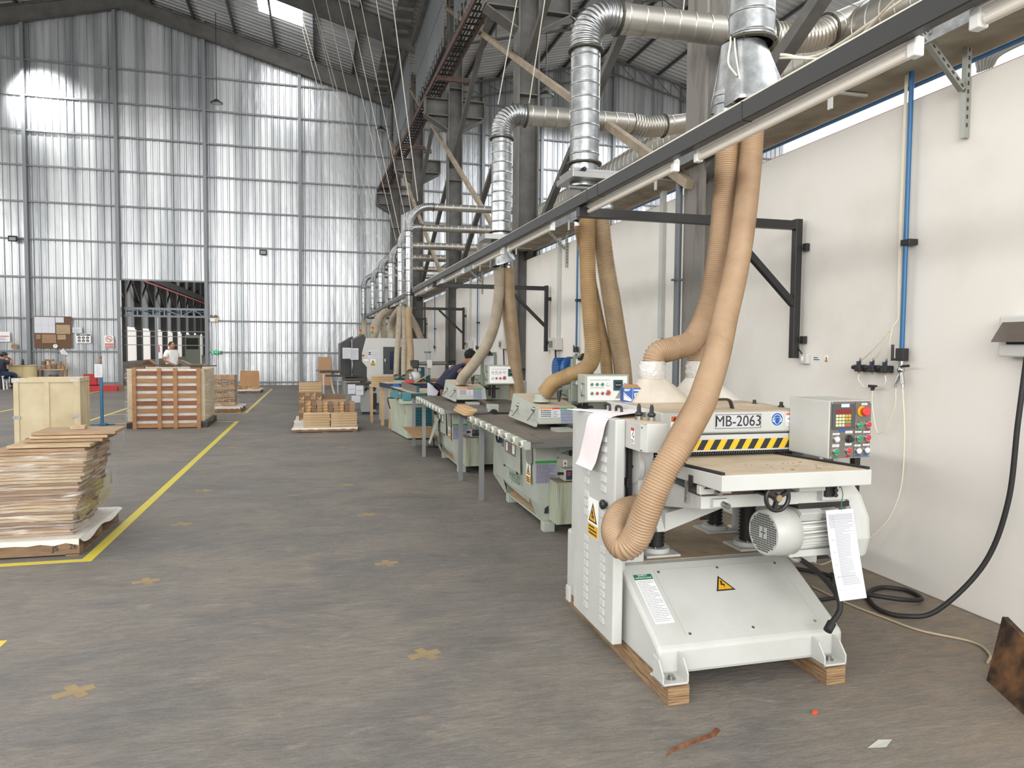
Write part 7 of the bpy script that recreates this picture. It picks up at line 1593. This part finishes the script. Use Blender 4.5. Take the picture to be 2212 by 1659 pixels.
for x, z, l in ((0.62, 0.50, 'white sheet taped under the left end of the grey machine table'), (0.80, 0.47, 'white sheet taped beside the grey machine cabinet')):
    g = MB(); g.box(x, x+0.17, 16.88, 16.884, z, z+0.22); g.m = 1; g.box(x+0.03, x+0.14, 16.877, 16.88, z+0.1, z+0.11); solo('notice_sheet', g, [paper, ink_grey], l, 'paper')
g = MB(); g.box(0.70, 0.9, 16.88, 16.884, 0.3, 0.46); solo('notice_sheet', g, paper, 'lowest white sheet hanging below the grey machine table', 'paper')
g = MB(); g.tube([(0.35, 20.5, 0.9), (0.33, 20.4, 0.6), (0.42, 20, 0.25), (0.75, 19.8, 0.04)], 0.03, 8, 8); solo('drain_hose', g, mat('hose_palegreen', '#b7bba8', 0.5), 'pale hose curving down beside the black moulder cover', 'hose')
IT = thing('infeed_rack', 'dark infeed rack with narrow boards left of the moulder', 'rack', (0.35, 20.5, 0), world=True)
for b_ in ((0.0, 0.53, 20.2, 20.8, 0.86, 0.90), (0.15, 0.52, 19.6, 19.9, 0.78, 0.82)):
    g = MB(); g.box(*b_); mk('rack_bed', g, dark_metal, IT)
g = MB(); g.box(-0.1, 0.5, 20.3, 20.4, 0.905, 0.93); mk('strip', g, wb_c, IT)
for x in (0.1, 0.48):
    g = MB(); g.box(x-0.02, x+0.02, 20.4, 20.44, 0, 0.86); mk('leg', g, steel, IT)

# ------------------------------------------------------------------ end wall fittings
FB = frame((-9.49, 30.16, 2.0), (1, 0, 0), (0, 0, 1))
t = thing('notice_board', 'brown notice board with plans and wooden cutting-board samples on the end wall', 'notice board', (-9.49, 30.16, 1.41), world=True)
g = MB(); flat(g, FB, -0.61, 0.61, -0.59, 0.59, 0.02); mk('board', g, mat('board_brown', '#6a4f3c', 0.8), t)
g = MB(); g.m = 0; flat(g, FB, -0.60, 0.07, -0.03, 0.56, 0.004, 0.02); flat(g, FB, 0.09, 0.36, 0.36, 0.56, 0.004, 0.02); g.m = 1
for x in (-0.38, -0.15): flat(g, FB, x, x+0.004, -0.03, 0.56, 0.001, 0.024)
flat(g, FB, -0.60, 0.07, 0.26, 0.264, 0.001, 0.024); mk('plans', g, [paper, ink_grey], t)
for i, (a, b, c, d_) in enumerate(((0.11, 0.57, -0.06, 0.28), (-0.36, 0.10, -0.40, -0.08), (0.14, 0.42, -0.27, -0.09), (-0.55, -0.40, -0.26, -0.09))):
    g = MB(); flat(g, FB, a, b, c, d_, 0.02, 0.02); flat(g, FB, a+0.02, b-0.02, c+0.02, c+0.03, 0.002, 0.04)
    solo('cutting_board', g, [wb_b, wb_a, wb_b, wb_a][i], ['largest cutting-board sample, at the right of the notice board', 'cutting-board sample low in the middle of the notice board', 'small cutting-board sample at the lower right of the notice board', 'smallest cutting-board sample at the left of the notice board'][i], 'cutting board', group='cutting-board samples')
g = MB(); g.lathe([(0, .075), (.03, .075)], FB @ Vector((0.07, -0.51, 0.02)), (0, -1, 0), 24); g.m = 1; g.box(-9.425, -9.415, 30.10, 30.11, 1.49, 1.53); solo('wall_clock', g, [sticker_white, ink], 'round white clock at the bottom of the notice board', 'clock')
def sign(x, z, w_, h_, label, fn, mats, name='wall_sign'):
    M = frame((x, 30.17, z), (1, 0, 0), (0, 0, 1)); g = MB(); flat(g, M, -w_/2, w_/2, -h_/2, h_/2, 0.008); fn(g, M @ Matrix.Translation((0, 0, 0.008))); solo(name, g, mats, label, 'sign')
def f1(g, M): g.m = 1; lines(g, M, -0.12, 0.12, -0.06, 0.04, 2, 0.002, 0, 0.3, 3)
sign(-8.70, 2.09, 0.32, 0.20, 'small white paper notice right of the notice board', f1, [paper, ink_grey])
def f2(g, M):
    g.m = 1; flat(g, M, -0.23, 0.23, 0.11, 0.16, 0.002)
    for i in range(3):
        for j in range(2): disc(g, M, -0.14+i*0.14, 0.03-j*0.115, 0.05, 0.002, 0, 14)
    g.m = 0; text(g, 'PERHATIAN', 0.045, M @ Matrix.Translation((0, 0.135, 0.002)), 0.001)
    for i in range(3):
        for j in range(2): disc(g, M, -0.14+i*0.14, 0.02-j*0.115, 0.02, 0.002, 0.002, 10)
sign(-8.50, 1.78, 0.50, 0.34, 'white sign with six round black safety symbols', f2, [sticker_white, ink])
def f3(g, M):
    g.m = 1; disc(g, M, 0, 0.10, 0.115, 0.002, 0, 28); g.m = 0; disc(g, M, 0, 0.10, 0.092, 0.002, 0.001, 28); g.m = 2; flat(g, M, -0.06, 0.06, 0.09, 0.11, 0.002, 0.002)
    g.m = 1; flat(g, M @ Matrix.Rotation(-0.78, 4, 'Z') @ Matrix.Translation((-0.07, 0.07, 0)), -0.10, 0.10, -0.01, 0.01, 0.002, 0.004); flat(g, M, -0.14, 0.14, -0.13, -0.06, 0.002); flat(g, M, -0.14, 0.14, -0.22, -0.15, 0.002)
    g.m = 0; text(g, 'DILARANG', 0.05, M @ Matrix.Translation((0, -0.095, 0.002)), 0.001); text(g, 'MEROKOK', 0.05, M @ Matrix.Translation((0, -0.185, 0.002)), 0.001)
sign(-7.64, 1.67, 0.31, 0.47, 'red and white no smoking sign left of the doorway', f3, [sticker_white, red_stick, ink])
def f4(g, M): g.m = 1; flat(g, M, -0.2, 0.2, 0.0, 0.03, 0.002); g.m = 2; lines(g, M, -0.18, 0.18, -0.14, -0.02, 4, 0.002, 0, 0.4, 3)
sign(-11.12, 1.82, 0.46, 0.36, 'white and red sign at the left edge of the end wall', f4, [sticker_white, red_stick, blue_stick])
M = frame((-3.87, 30.12, 1.30), (1, 0, 0), (0, 0, 1))
t = thing('exit_sign', 'green illuminated EXIT sign right of the doorway', 'sign', (-3.87, 30.12, 1.23), world=True)
g = MB(); flat(g, M, -0.17, 0.17, -0.07, 0.07, 0.03); mk('case', g, mat('exit_green', '#0b3f22', 0.4), t)
g = MB(); text(g, 'EXIT', 0.15, M @ Matrix.Translation((0.0, 0, 0.03)), 0.002, 1.1); mk('lettering', g, mat('exit_lit', '#5df09a', 0.4, emit=1.5), t)
t = thing('emergency_light', 'white twin-headed emergency light beside the doorway', 'lamp', (-3.94, 30.1, 2.5), world=True)
g = MB(); g.box(-4.07, -3.80, 30.02, 30.16, 2.48, 2.62); mk('battery_case', g, sticker_white, t, bevel=0.01)
g = MB(); g.box(-3.90, -3.82, 30.015, 30.02, 2.50, 2.6); mk('yellow_label', g, yellow_stick, t)
for x in (-4.03, -3.87):
    g = MB(); g.lathe([(0, .03), (.03, .065), (.05, .07)], (x, 30.08, 2.69), (0, -1, -0.2), 16); mk('lamp_head', g, chrome, t)
for x, z, l in ((-10.66, 5.35, 'black floodlight high on the end wall at the far left'), (-2.11, 5.22, 'black floodlight in the middle of the end wall')):
    t = thing('floodlight', l, 'lamp', (x, 30.0, z-0.1), world=True, group='floodlights on the end wall')
    g = MB(); g.cbox((x, 30.0, z), (0.28, 0.08, 0.2), 0.1, -0.35); mk('housing', g, black, t, bevel=0.01)
    g = MB(); g.cbox((x, 29.955, z-0.015), (0.2, 0.01, 0.13), 0.1, -0.35); mk('lens', g, mat('lens_grey', '#8d8f90', 0.2), t)
    g = MB(); g.bar((x, 30.05, z), (x, 30.2, z+0.05), 0.03); mk('bracket', g, dark_metal, t)
for x, y, zt_, zb_, l in ((-3.62, 29.0, 13.0, 10.5, 'high bay lamp hanging on a long rod before the end wall'), (2.4, 29.6, 11.4, 10.2, 'small high bay lamp hanging near the last column'), (6.2, 19.8, 11.6, 8.7, 'round high bay lamp hanging in the next bay'), (5.1, 15.0, 11.0, 8.6, 'high bay lamp partly hidden behind the large duct in the next bay')):
    t = thing('high_bay_lamp', l, 'lamp', (x, y, zb_), world=True, group='hanging high bay lamps')
    g = MB(); g.cyl((x, y, zb_+0.12), (x, y, (roof1 if x < 3.3 else roof2)(x)-0.02), 0.014, 6); mk('rod', g, dark_metal, t)
    g = MB(); g.lathe([(0.12, .05), (0.08, .10), (0.05, .13), (0.0, .22), (-0.03, .22)], (x, y, zb_), (0, 0, 1), 20); mk('reflector', g, black, t)
    g = MB(); g.lathe([(-0.035, .17), (-0.03, .17)], (x, y, zb_), (0, 0, 1), 20); mk('lens', g, mat('lens_grey', '', 0), t)
# sample table, cone, red crate, red pallet
t = thing('sample_table', 'small wooden table with carved wooden samples at the end wall', 'table', (-9.36, 29.5, 0), world=True)
g = MB(); g.box(-9.80, -8.92, 29.3, 29.8, 0.63, 0.67); mk('top', g, wood_light, t)
for x in (-9.75, -8.97):
    for y in (29.33, 29.77):
        g = MB(); g.box(x-0.03, x+0.03, y-0.03, y+0.03, 0, 0.63); mk('leg', g, wood_pallet, t)
lab_s = ['leftmost round wooden pot on the sample table', 'wooden pot second from left on the sample table', 'middle wooden pot on the sample table', 'wooden pot second from right on the sample table', 'rightmost wooden pot on the sample table', 'upper stacked wooden pot at the left of the table', 'upper stacked wooden pot in the middle of the table', 'tiered wooden tray topping the sample pile', 'wooden bowl under the sample table']
for k, (x, z, r, h) in enumerate(((-9.62, .67, .09, .15), (-9.45, .67, .10, .14), (-9.28, .67, .10, .17), (-9.12, .67, .08, .13), (-9.0, .67, .07, .12), (-9.60, .82, .08, .13), (-9.10, .80, .06, .15), (-9.42, .96, .16, .06), (-9.3, 0.4, .16, .06))):
    g = MB(); g.lathe([(0, r*0.85), (h*0.5, r), (h, r*0.9), (h, r*0.7), (h*0.8, r*0.65)], (x, 29.5, z), (0, 0, 1), 16); solo('wooden_pot', g, [wb_a, bnd, wb_c][k % 3], lab_s[k], 'pot', group='wooden samples')
g = MB(); g.cyl((-9.42, 29.5, 0.81), (-9.42, 29.5, 0.97), 0.03, 10); solo('tray_pedestal', g, wb_b, 'turned stem carrying the tiered wooden tray', 'stand')
t = thing('paper_flag', 'white folded paper cone on a wooden stick beside the sample table', 'flag', (-8.85, 29.4, 0), world=True)
g = MB(); g.cyl((-8.88, 29.4, 0), (-8.86, 29.4, 1.05), 0.016, 8); mk('stick', g, wood_y, t)
g = MB(); g.add([(-9.06, 29.4, 1.32), (-8.92, 29.35, 1.42), (-8.76, 29.4, 1.16), (-8.86, 29.42, 1.12), (-8.97, 29.3, 1.2)], [(0, 1, 4), (1, 2, 4), (2, 3, 4), (3, 0, 4), (0, 3, 2, 1)]); mk('cone', g, paper, t)
t = thing('red_crate', 'red plastic crate on a red pallet left of the doorway', 'crate', (-7.42, 27.2, 0.2), world=True)
red_pl = mat('red_plastic', '#b3262b', 0.45)
g = MB(); g.box(-7.62, -7.22, 27.0, 27.35, 0.2, 0.215)
for a in ((-7.62, -7.605, 27.0, 27.35), (-7.235, -7.22, 27.0, 27.35), (-7.62, -7.22, 27.0, 27.015), (-7.62, -7.22, 27.335, 27.35)): g.box(a[0], a[1], a[2], a[3], 0.2, 0.57)
for k in range(4): g.box(-7.635, -7.205, 26.985, 27.365, 0.26+k*0.09, 0.275+k*0.09)
mk('crate_body', g, red_pl, t)
t = thing('red_pallet', 'red painted pallet lying left of the doorway', 'pallet', (-7.15, 27.2, 0), world=True)
g = MB(); g.box(-7.9, -6.6, 26.9, 27.7, 0.15, 0.19); mk('deck', g, red_pl, t)
g = MB(); g.box(-7.9, -6.6, 26.9, 26.95, 0.0, 0.15); mk('side', g, red_pl, t)
for k in range(3):
    g = MB(); g.box(-7.1+0.2*k, -6.95+0.2*k, 27.0, 27.6, 0.0, 0.15); mk('runner', g, wood_pallet, t)
# desk at the far left
t = thing('round_desk', 'pale round-ended desk at the far left by the end wall', 'desk', (-10.2, 29.0, 0), world=True)
g = MB(); g.box(-10.75, -9.90, 28.7, 29.3, 0.80, 0.83); g.lathe([(0.80, .31), (.83, .31)], (-9.95, 29.0, 0), (0, 0, 1), 24); mk('top', g, plywood, t)
g = MB(); g.lathe([(0.35, .28), (.80, .28)], (-9.95, 29.0, 0), (0, 0, 1), 24); g.box(-10.45, -9.95, 28.74, 29.26, 0.42, 0.80); mk('drawer_case', g, mat('desk_pale', '#cbb98a', 0.6), t)
for x, y in ((-10.7, 28.8), (-10.7, 29.2), (-9.9, 28.85), (-9.9, 29.2)):
    g = MB(); g.box(x-0.025, x+0.025, y-0.025, y+0.025, 0, 0.80); mk('leg', g, dark_metal, t)
g = MB(); g.lathe([(0, .045), (.13, .045), (.17, .03), (.2, .02)], (-10.08, 28.95, 0.83), (0, 0, 1), 14); solo('water_bottle', g, dark_metal, 'grey water bottle on the round-ended desk', 'bottle')
t = thing('stool', 'white plastic stool under the seated person', 'stool', (-10.55, 28.3, 0), world=True)
g = MB(); g.box(-10.72, -10.38, 28.13, 28.47, 0.44, 0.47); mk('seat', g, sticker_white, t, bevel=0.01)
for x in (-10.68, -10.42):
    for y in (28.17, 28.43):
        g = MB(); g.bar((x, y, 0.44), (x*1.0+(0.03 if x > -10.5 else -0.03), y, 0.0), 0.035); mk('leg', g, sticker_white, t)
g = MB(); g.lathe([(0, .1), (.02, .11)], (-10.75, 30.15, 1.47), (0, -1, 0), 8); solo('wall_ornament', g, wb_a, 'small wooden fish-shaped ornament on the end wall', 'ornament')

# ------------------------------------------------------------------ the next hall seen through the doorway
hall_x = -17.3
mb = MB(); y = 33
mb.box(hall_x-0.3, hall_x-0.1, 31, 126, 3.2, 12)
structure('wall_next_hall', mb, mat('hall_wall', '#4c4e50', 0.7, col2='#8c9092', scale=0.7, stretch=(1, 3, 0.2)))
pan_m = mat('panel_white', '#eceae6', 0.7)
fars = [('nearest', 36), ('second', 42), ('third', 48), ('fourth', 54), ('fifth', 60), ('sixth', 66), ('seventh', 72), ('eighth', 78), ('ninth', 84), ('tenth', 90), ('eleventh', 96), ('twelfth', 102), ('thirteenth', 108), ('fourteenth', 114), ('fifteenth', 119.5)]
for nm, y in fars:
    g = MB(); g.box(hall_x-0.1, hall_x+0.5, y-0.3, y+0.3, 0, 11.5); solo('steel_column', g, mat('hall_column', '#3a3937', 0.7), '%s dark column of the far hall beyond the doorway' % nm, 'column', group='columns of the far hall')
    g = MB(); g.box(hall_x-0.1, hall_x+0.05, y+0.35, y+5.65, 0, 3.0); solo('partition', g, pan_m, '%s white wall panel of the far hall beyond the doorway' % nm, 'wall panel', group='white panels of the far hall')
    g = MB(); g.bar((hall_x+0.3, y, 5.5), (hall_x+0.3, y+5.9, 9.5), 0.16); g.bar((hall_x+0.3, y, 9.5), (hall_x+0.3, y+5.9, 5.5), 0.16); g.bar((hall_x+0.6, y, 8.3), (hall_x+0.6, y+5.9, 8.3), 0.5, 0.7); solo('crane_girder', g, black, '%s bay of dark girder and bracing in the far hall' % nm, 'girder', group='girders of the far hall')
g = MB(); g.bar((hall_x+2.2, 36, 7.2), (hall_x+2.2, 122, 7.2), 0.12); solo('red_rail', g, mat('red_rail', '#8a3630', 0.6), 'long red rail running through the far hall', 'rail')
mb = MB(); mb.box(-18, 4, 31, 126, 11.8, 12.0); mb.box(-18, 4, 125.8, 126, 0, 12)
structure('ceiling_next_hall', mb, roof_mat)
mb = MB(); mb.box(3.6, 3.8, 31, 126, 0, 12); structure('wall_next_hall_right', mb, mat('hall_wall_r', '#9a9c9c', 0.7))
for k, (y, l) in enumerate(((62, 'red fire extinguisher on the nearer white panel of the far hall'), (84, 'red fire extinguisher on the farther white panel of the far hall'))):
    g = MB(); g.lathe([(0, .12), (.6, .12), (.75, .05)], (hall_x+0.25, y+2.6, 0.7), (0, 0, 1), 12); solo('fire_extinguisher', g, red_stick, l, 'fire extinguisher')
t = thing('control_cabinet', 'grey control cabinet standing in the far hall behind the white-shirted man', 'cabinet', (-7.6, 50, 0), world=True)
g = MB(); g.box(-8.3, -7.4, 50, 50.5, 0.1, 2.2); mk('case', g, sage_dark, t)
g = MB(); g.box(-8.2, -7.5, 49.97, 50, 1.3, 2.0); mk('door', g, dark_metal, t)
for k, (x, y, w_, h_, m_, l) in enumerate(((-6.9, 33.5, 0.9, 0.75, mat('brown_load', '#8d6545', 0.7), 'low brown load beyond the doorway at left'), (-5.9, 35.5, 1.6, 0.7, mat('wrapped_grey', '#b5afa5', 0.3, col2='#8c8274', scale=12), 'shiny wrapped load beyond the doorway in the middle'),
                               (-4.9, 36.5, 1.0, 0.55, mat('blue_load', '#28456e', 0.5), 'blue-sided load beyond the doorway at right'))):
    g = MB(); g.box(x-w_/2, x+w_/2, y, y+1, 0, h_); g.prism([(x-w_*.4, h_), (x+w_*.1, h_), (x-w_*.15, h_+0.18)], y+0.1, y+0.8, 'y'); solo('pallet_load', g, m_, l, 'load', group='loads beyond the doorway')
for k in range(6):
    g = MB(); g.box(-7.05, -6.8, 31.6, 32.4, 0.02+k*0.13, 0.10+k*0.13); solo('wood_board', g, wb_c, ['lowest', 'second', 'third', 'fourth', 'fifth', 'topmost'][k]+' dark board of the pile just inside the doorway at left', 'board', group='boards just inside the doorway')
# ------------------------------------------------------------------ people
skin_m = mat('skin', '#8a5a42', 0.5); skin_l = mat('skin_light', '#a9775a', 0.5); hair_m = mat('hair', '#15120f', 0.6)
def skin_mesh(name, nodes, edges, m, parent=None, root=0, levels=1):
    me = bpy.data.meshes.new(name); me.from_pydata([n[:3] for n in nodes], edges, []); me.materials.append(m)
    o = bpy.data.objects.new(name, me); COL.objects.link(o)
    if parent: o.parent = parent
    bpy.context.view_layer.objects.active = o
    md = o.modifiers.new('skin', 'SKIN'); md.use_smooth_shade = True
    for i, n in enumerate(nodes):
        sv = me.skin_vertices[0].data[i]; r = n[3]; sv.radius = (r, n[4] if len(n) > 4 else r); sv.use_root = (i == root)
    s = o.modifiers.new('sub', 'SUBSURF'); s.levels = levels; s.render_levels = levels+1
    return o
def person(label, loc, rz, J, shirt, trousers, skin, sleeves=True, cap=None):
    """J: joint positions in the person's own space (x to their left ... y forward, z up)"""
    J = dict(J); face_ = Vector(J.pop('face', (0, 1, 0)))
    T0 = thing('person', label, 'person', loc, rz=rz)
    names = list(J.keys()); idx = {n: i for i, n in enumerate(names)}
    rad = dict(pelvis=.15, waist=.125, chest=.155, neck0=.075, neck=.055, head=.085, crown=.09, shL=.065, elL=.045, wrL=.03, hdL=.035, shR=.065, elR=.045, wrR=.03, hdR=.035,
               hipL=.095, knL=.062, anL=.042, toL=.035, hipR=.095, knR=.062, anR=.042, toR=.035)
    E_ = [('pelvis', 'waist'), ('waist', 'chest'), ('chest', 'neck0'), ('neck0', 'neck'), ('neck', 'head'), ('head', 'crown')]
    for s in 'LR': E_ += [('chest', 'sh'+s), ('sh'+s, 'el'+s), ('el'+s, 'wr'+s), ('wr'+s, 'hd'+s), ('pelvis', 'hip'+s), ('hip'+s, 'kn'+s), ('kn'+s, 'an'+s), ('an'+s, 'to'+s)]
    nodes = [(*J[n], rad[n]) for n in names]; ed = [(idx[a], idx[b]) for a, b in E_]
    # fingers as short chains rooted in the palm
    for s in 'LR':
        w = Vector(J['wr'+s]); h = Vector(J['hd'+s]); d = (h-w).normalized(); sd = d.cross(Vector((0.2, 0.3, 1))).normalized(); cu = d.cross(sd)
        for k, (o_, L) in enumerate(((-.03, .06), (-.01, .075), (.01, .07), (.03, .055))):
            i0 = len(nodes); a = h+sd*o_+d*0.03; nodes.append((*a, .010)); nodes.append((*(a+d*L*0.6+cu*0.01), .009)); nodes.append((*(a+d*L+cu*0.03), .008)); ed += [(idx['hd'+s], i0), (i0, i0+1), (i0+1, i0+2)]
        i0 = len(nodes); a = h-sd*0.035-d*0.01; nodes.append((*a, .011)); nodes.append((*(a-sd*0.025+d*0.035), .009)); ed += [(idx['hd'+s], i0), (i0, i0+1)]
    body = skin_mesh('body', nodes, ed, skin, T0, idx['pelvis'])
    # head detail
    hc = Vector(J['head']); cr = Vector(J['crown']); up = (cr-hc).normalized(); fw = face_; fw = (fw-up*fw.dot(up)).normalized(); lf = up.cross(fw)
    R = Matrix((lf, fw, up)).transposed(); c = (hc+cr)/2
    g = MB(); g.ellipsoid(c+up*0.0, (.073, .092, .112), 20, 14, R); g.ellipsoid(c+fw*.092-up*.015, (.014, .02, .026), 10, 6, R)
    for s in (-1, 1): g.ellipsoid(c+lf*s*.074-up*.01-fw*0.005, (.011, .018, .03), 8, 6, R)
    hd = part('head', g, skin, T0)
    g = MB()
    for s in (-1, 1): g.ellipsoid(c+lf*s*.03+fw*.084+up*.01, (.012, .006, .006), 8, 5, R); g.ellipsoid(c+lf*s*.03+fw*.086+up*.028, (.018, .005, .004), 8, 4, R)
    g.ellipsoid(c+fw*.084-up*.052, (.022, .006, .005), 8, 4, R); part('eyes_and_mouth', g, hair_m, hd)
    g = MB(); g.ellipsoid(c+up*.03-fw*.02, (.082, .092, .098), 18, 12, R); part('hair', g, hair_m, hd)
    if cap is not None:
        g = MB(); g.ellipsoid(c+up*.045-fw*.01, (.088, .1, .085), 18, 10, R); g.ellipsoid(c+up*.05+fw*.1, (.06, .07, .012), 12, 6, R); part('cap', g, cap, hd)
    def cloth(nm, keys, m, infl, ends=()):
        ii = {k: i for i, k in enumerate(keys)}; nd = [(*J[k], rad[k]*infl+0.01) for k in keys]; ee = [(ii[a], ii[b]) for a, b in E_ if a in ii and b in ii]
        for (a, b, f) in ends:
            p = Vector(J[a]).lerp(Vector(J[b]), f); nd.append((*p, (rad[a]*(1-f)+rad[b]*f)*infl+0.012)); ee.append((ii[a], len(nd)-1))
        skin_mesh(nm, nd, ee, m, T0, 0)
    cloth('shirt', ['waist', 'pelvis', 'chest', 'neck0', 'shL', 'shR'], shirt, 1.16, [('shL', 'elL', .75), ('shR', 'elR', .75)])
    cloth('trousers', ['pelvis', 'hipL', 'knL', 'anL', 'hipR', 'knR', 'anR'], trousers, 1.1)
    g = MB()
    for s in 'LR':
        a = Vector(J['an'+s]); b = Vector(J['to'+s]); g.ellipsoid((a+b)/2+Vector((0, 0, -0.015)), (.05, .13, .045), 12, 8, Matrix.Rotation(math.atan2(-(b-a).x, (b-a).y), 3, 'Z'))
    part('shoes', g, black, T0)
    return T0, hd, c, R, up, fw, lf
def stand(**k):
    J = dict(pelvis=(0, 0, .93), waist=(0, 0, 1.05), chest=(0, 0.0, 1.27), neck0=(0, 0, 1.40), neck=(0, 0.01, 1.46), head=(0, .03, 1.52), crown=(0, .02, 1.60),
             shL=(.17, 0, 1.36), elL=(.24, -.02, 1.09), wrL=(.22, .10, .86), hdL=(.22, .13, .79), shR=(-.17, 0, 1.36), elR=(-.24, -.02, 1.09), wrR=(-.22, .1, .86), hdR=(-.22, .13, .79),
             hipL=(.09, 0, .88), knL=(.1, .02, .48), anL=(.1, 0, .09), toL=(.1, .14, .04), hipR=(-.09, 0, .88), knR=(-.1, .02, .48), anR=(-.1, 0, .09), toR=(-.1, .14, .04))
    J.update(k); return J
# bending worker: faces to the right of the picture (+x)
Jb = stand(pelvis=(0, -.10, .93), waist=(0, -.02, 1.04), chest=(0, .14, 1.20), neck0=(0, .25, 1.29), neck=(0, .31, 1.33), head=(0, .39, 1.385), crown=(0, .415, 1.475), face=(0, 1, -.45),
           shL=(.17, .20, 1.24), elL=(.22, .32, 1.0), wrL=(.16, .52, .93), hdL=(.14, .59, .92), shR=(-.17, .20, 1.24), elR=(-.22, .30, 1.0), wrR=(-.16, .50, .93), hdR=(-.14, .57, .92))
navy_shirt = mat('navy_shirt', '#1d2036', 0.8)
P_, hd_, c_, R_, up_, fw_, lf_ = person('person bending over the second saw, dark navy shirt, dark cap and face mask', (1.93, 11.15, 0), -math.pi/2+0.25, Jb, navy_shirt, mat('dark_trousers', '#1b1b1f', 0.8), skin_m)
g = MB(); g.ellipsoid(c_+up_*.04-fw_*.02, (.09, .102, .09), 18, 10, R_); part('head_wrap', g, mat('black_cloth', '#0f0f10', 0.8), hd_)
g = MB(); g.ellipsoid(c_+fw_*.085-up_*.045, (.055, .05, .055), 14, 8, R_); g.m = 1; g.ellipsoid(c_+fw_*.07-up_*.02+lf_*.03, (.05, .055, .035), 14, 8, R_); part('face_mask', g, [sticker_white, mat('mask_blue', '#5f8fb8', 0.4)], hd_)
# man in a white shirt beyond the upright pallet, hands on hips, turned to the right
Jw = stand(elR=(-.33, -.05, 1.14), wrR=(-.20, .04, 1.0), hdR=(-.16, .08, .98), elL=(.30, .02, 1.12), wrL=(.18, .14, 1.02), hdL=(.13, .18, 1.0), face=(0.1, 1, 0))
person('person in a white shirt and dark trousers standing with hands on hips by the doorway', (-4.37, 24.0, 0), -2.2, Jw, mat('white_shirt', '#e3e1de', 0.8), mat('navy_trousers', '#1d2436', 0.8), skin_l)
# seated person at the left edge
Js = stand(pelvis=(0, 0, .53), waist=(0, .02, .66), chest=(0, .06, .88), neck0=(0, .09, 1.01), neck=(0, .11, 1.06), head=(0, .14, 1.12), crown=(0, .14, 1.20), hipL=(.10, .05, .53), knL=(.13, .42, .52), anL=(.13, .44, .10), toL=(.13, .58, .04),
           hipR=(-.10, .05, .53), knR=(-.13, .42, .52), anR=(-.13, .40, .10), toR=(-.13, .54, .04), shL=(.17, .08, .97), elL=(.24, .30, .86), wrL=(.10, .34, 1.02), hdL=(.06, .30, 1.07), shR=(-.17, .08, .97), elR=(-.24, .30, .86), wrR=(-.10, .34, 1.02), hdR=(-.06, .30, 1.07))
person('person in a dark cap seated on a white stool, hands at the face', (-10.55, 28.3, 0), -0.9, Js, mat('dark_tee', '#2b2d38', 0.8), mat('jeans', '#25344a', 0.8), skin_l, cap=black)
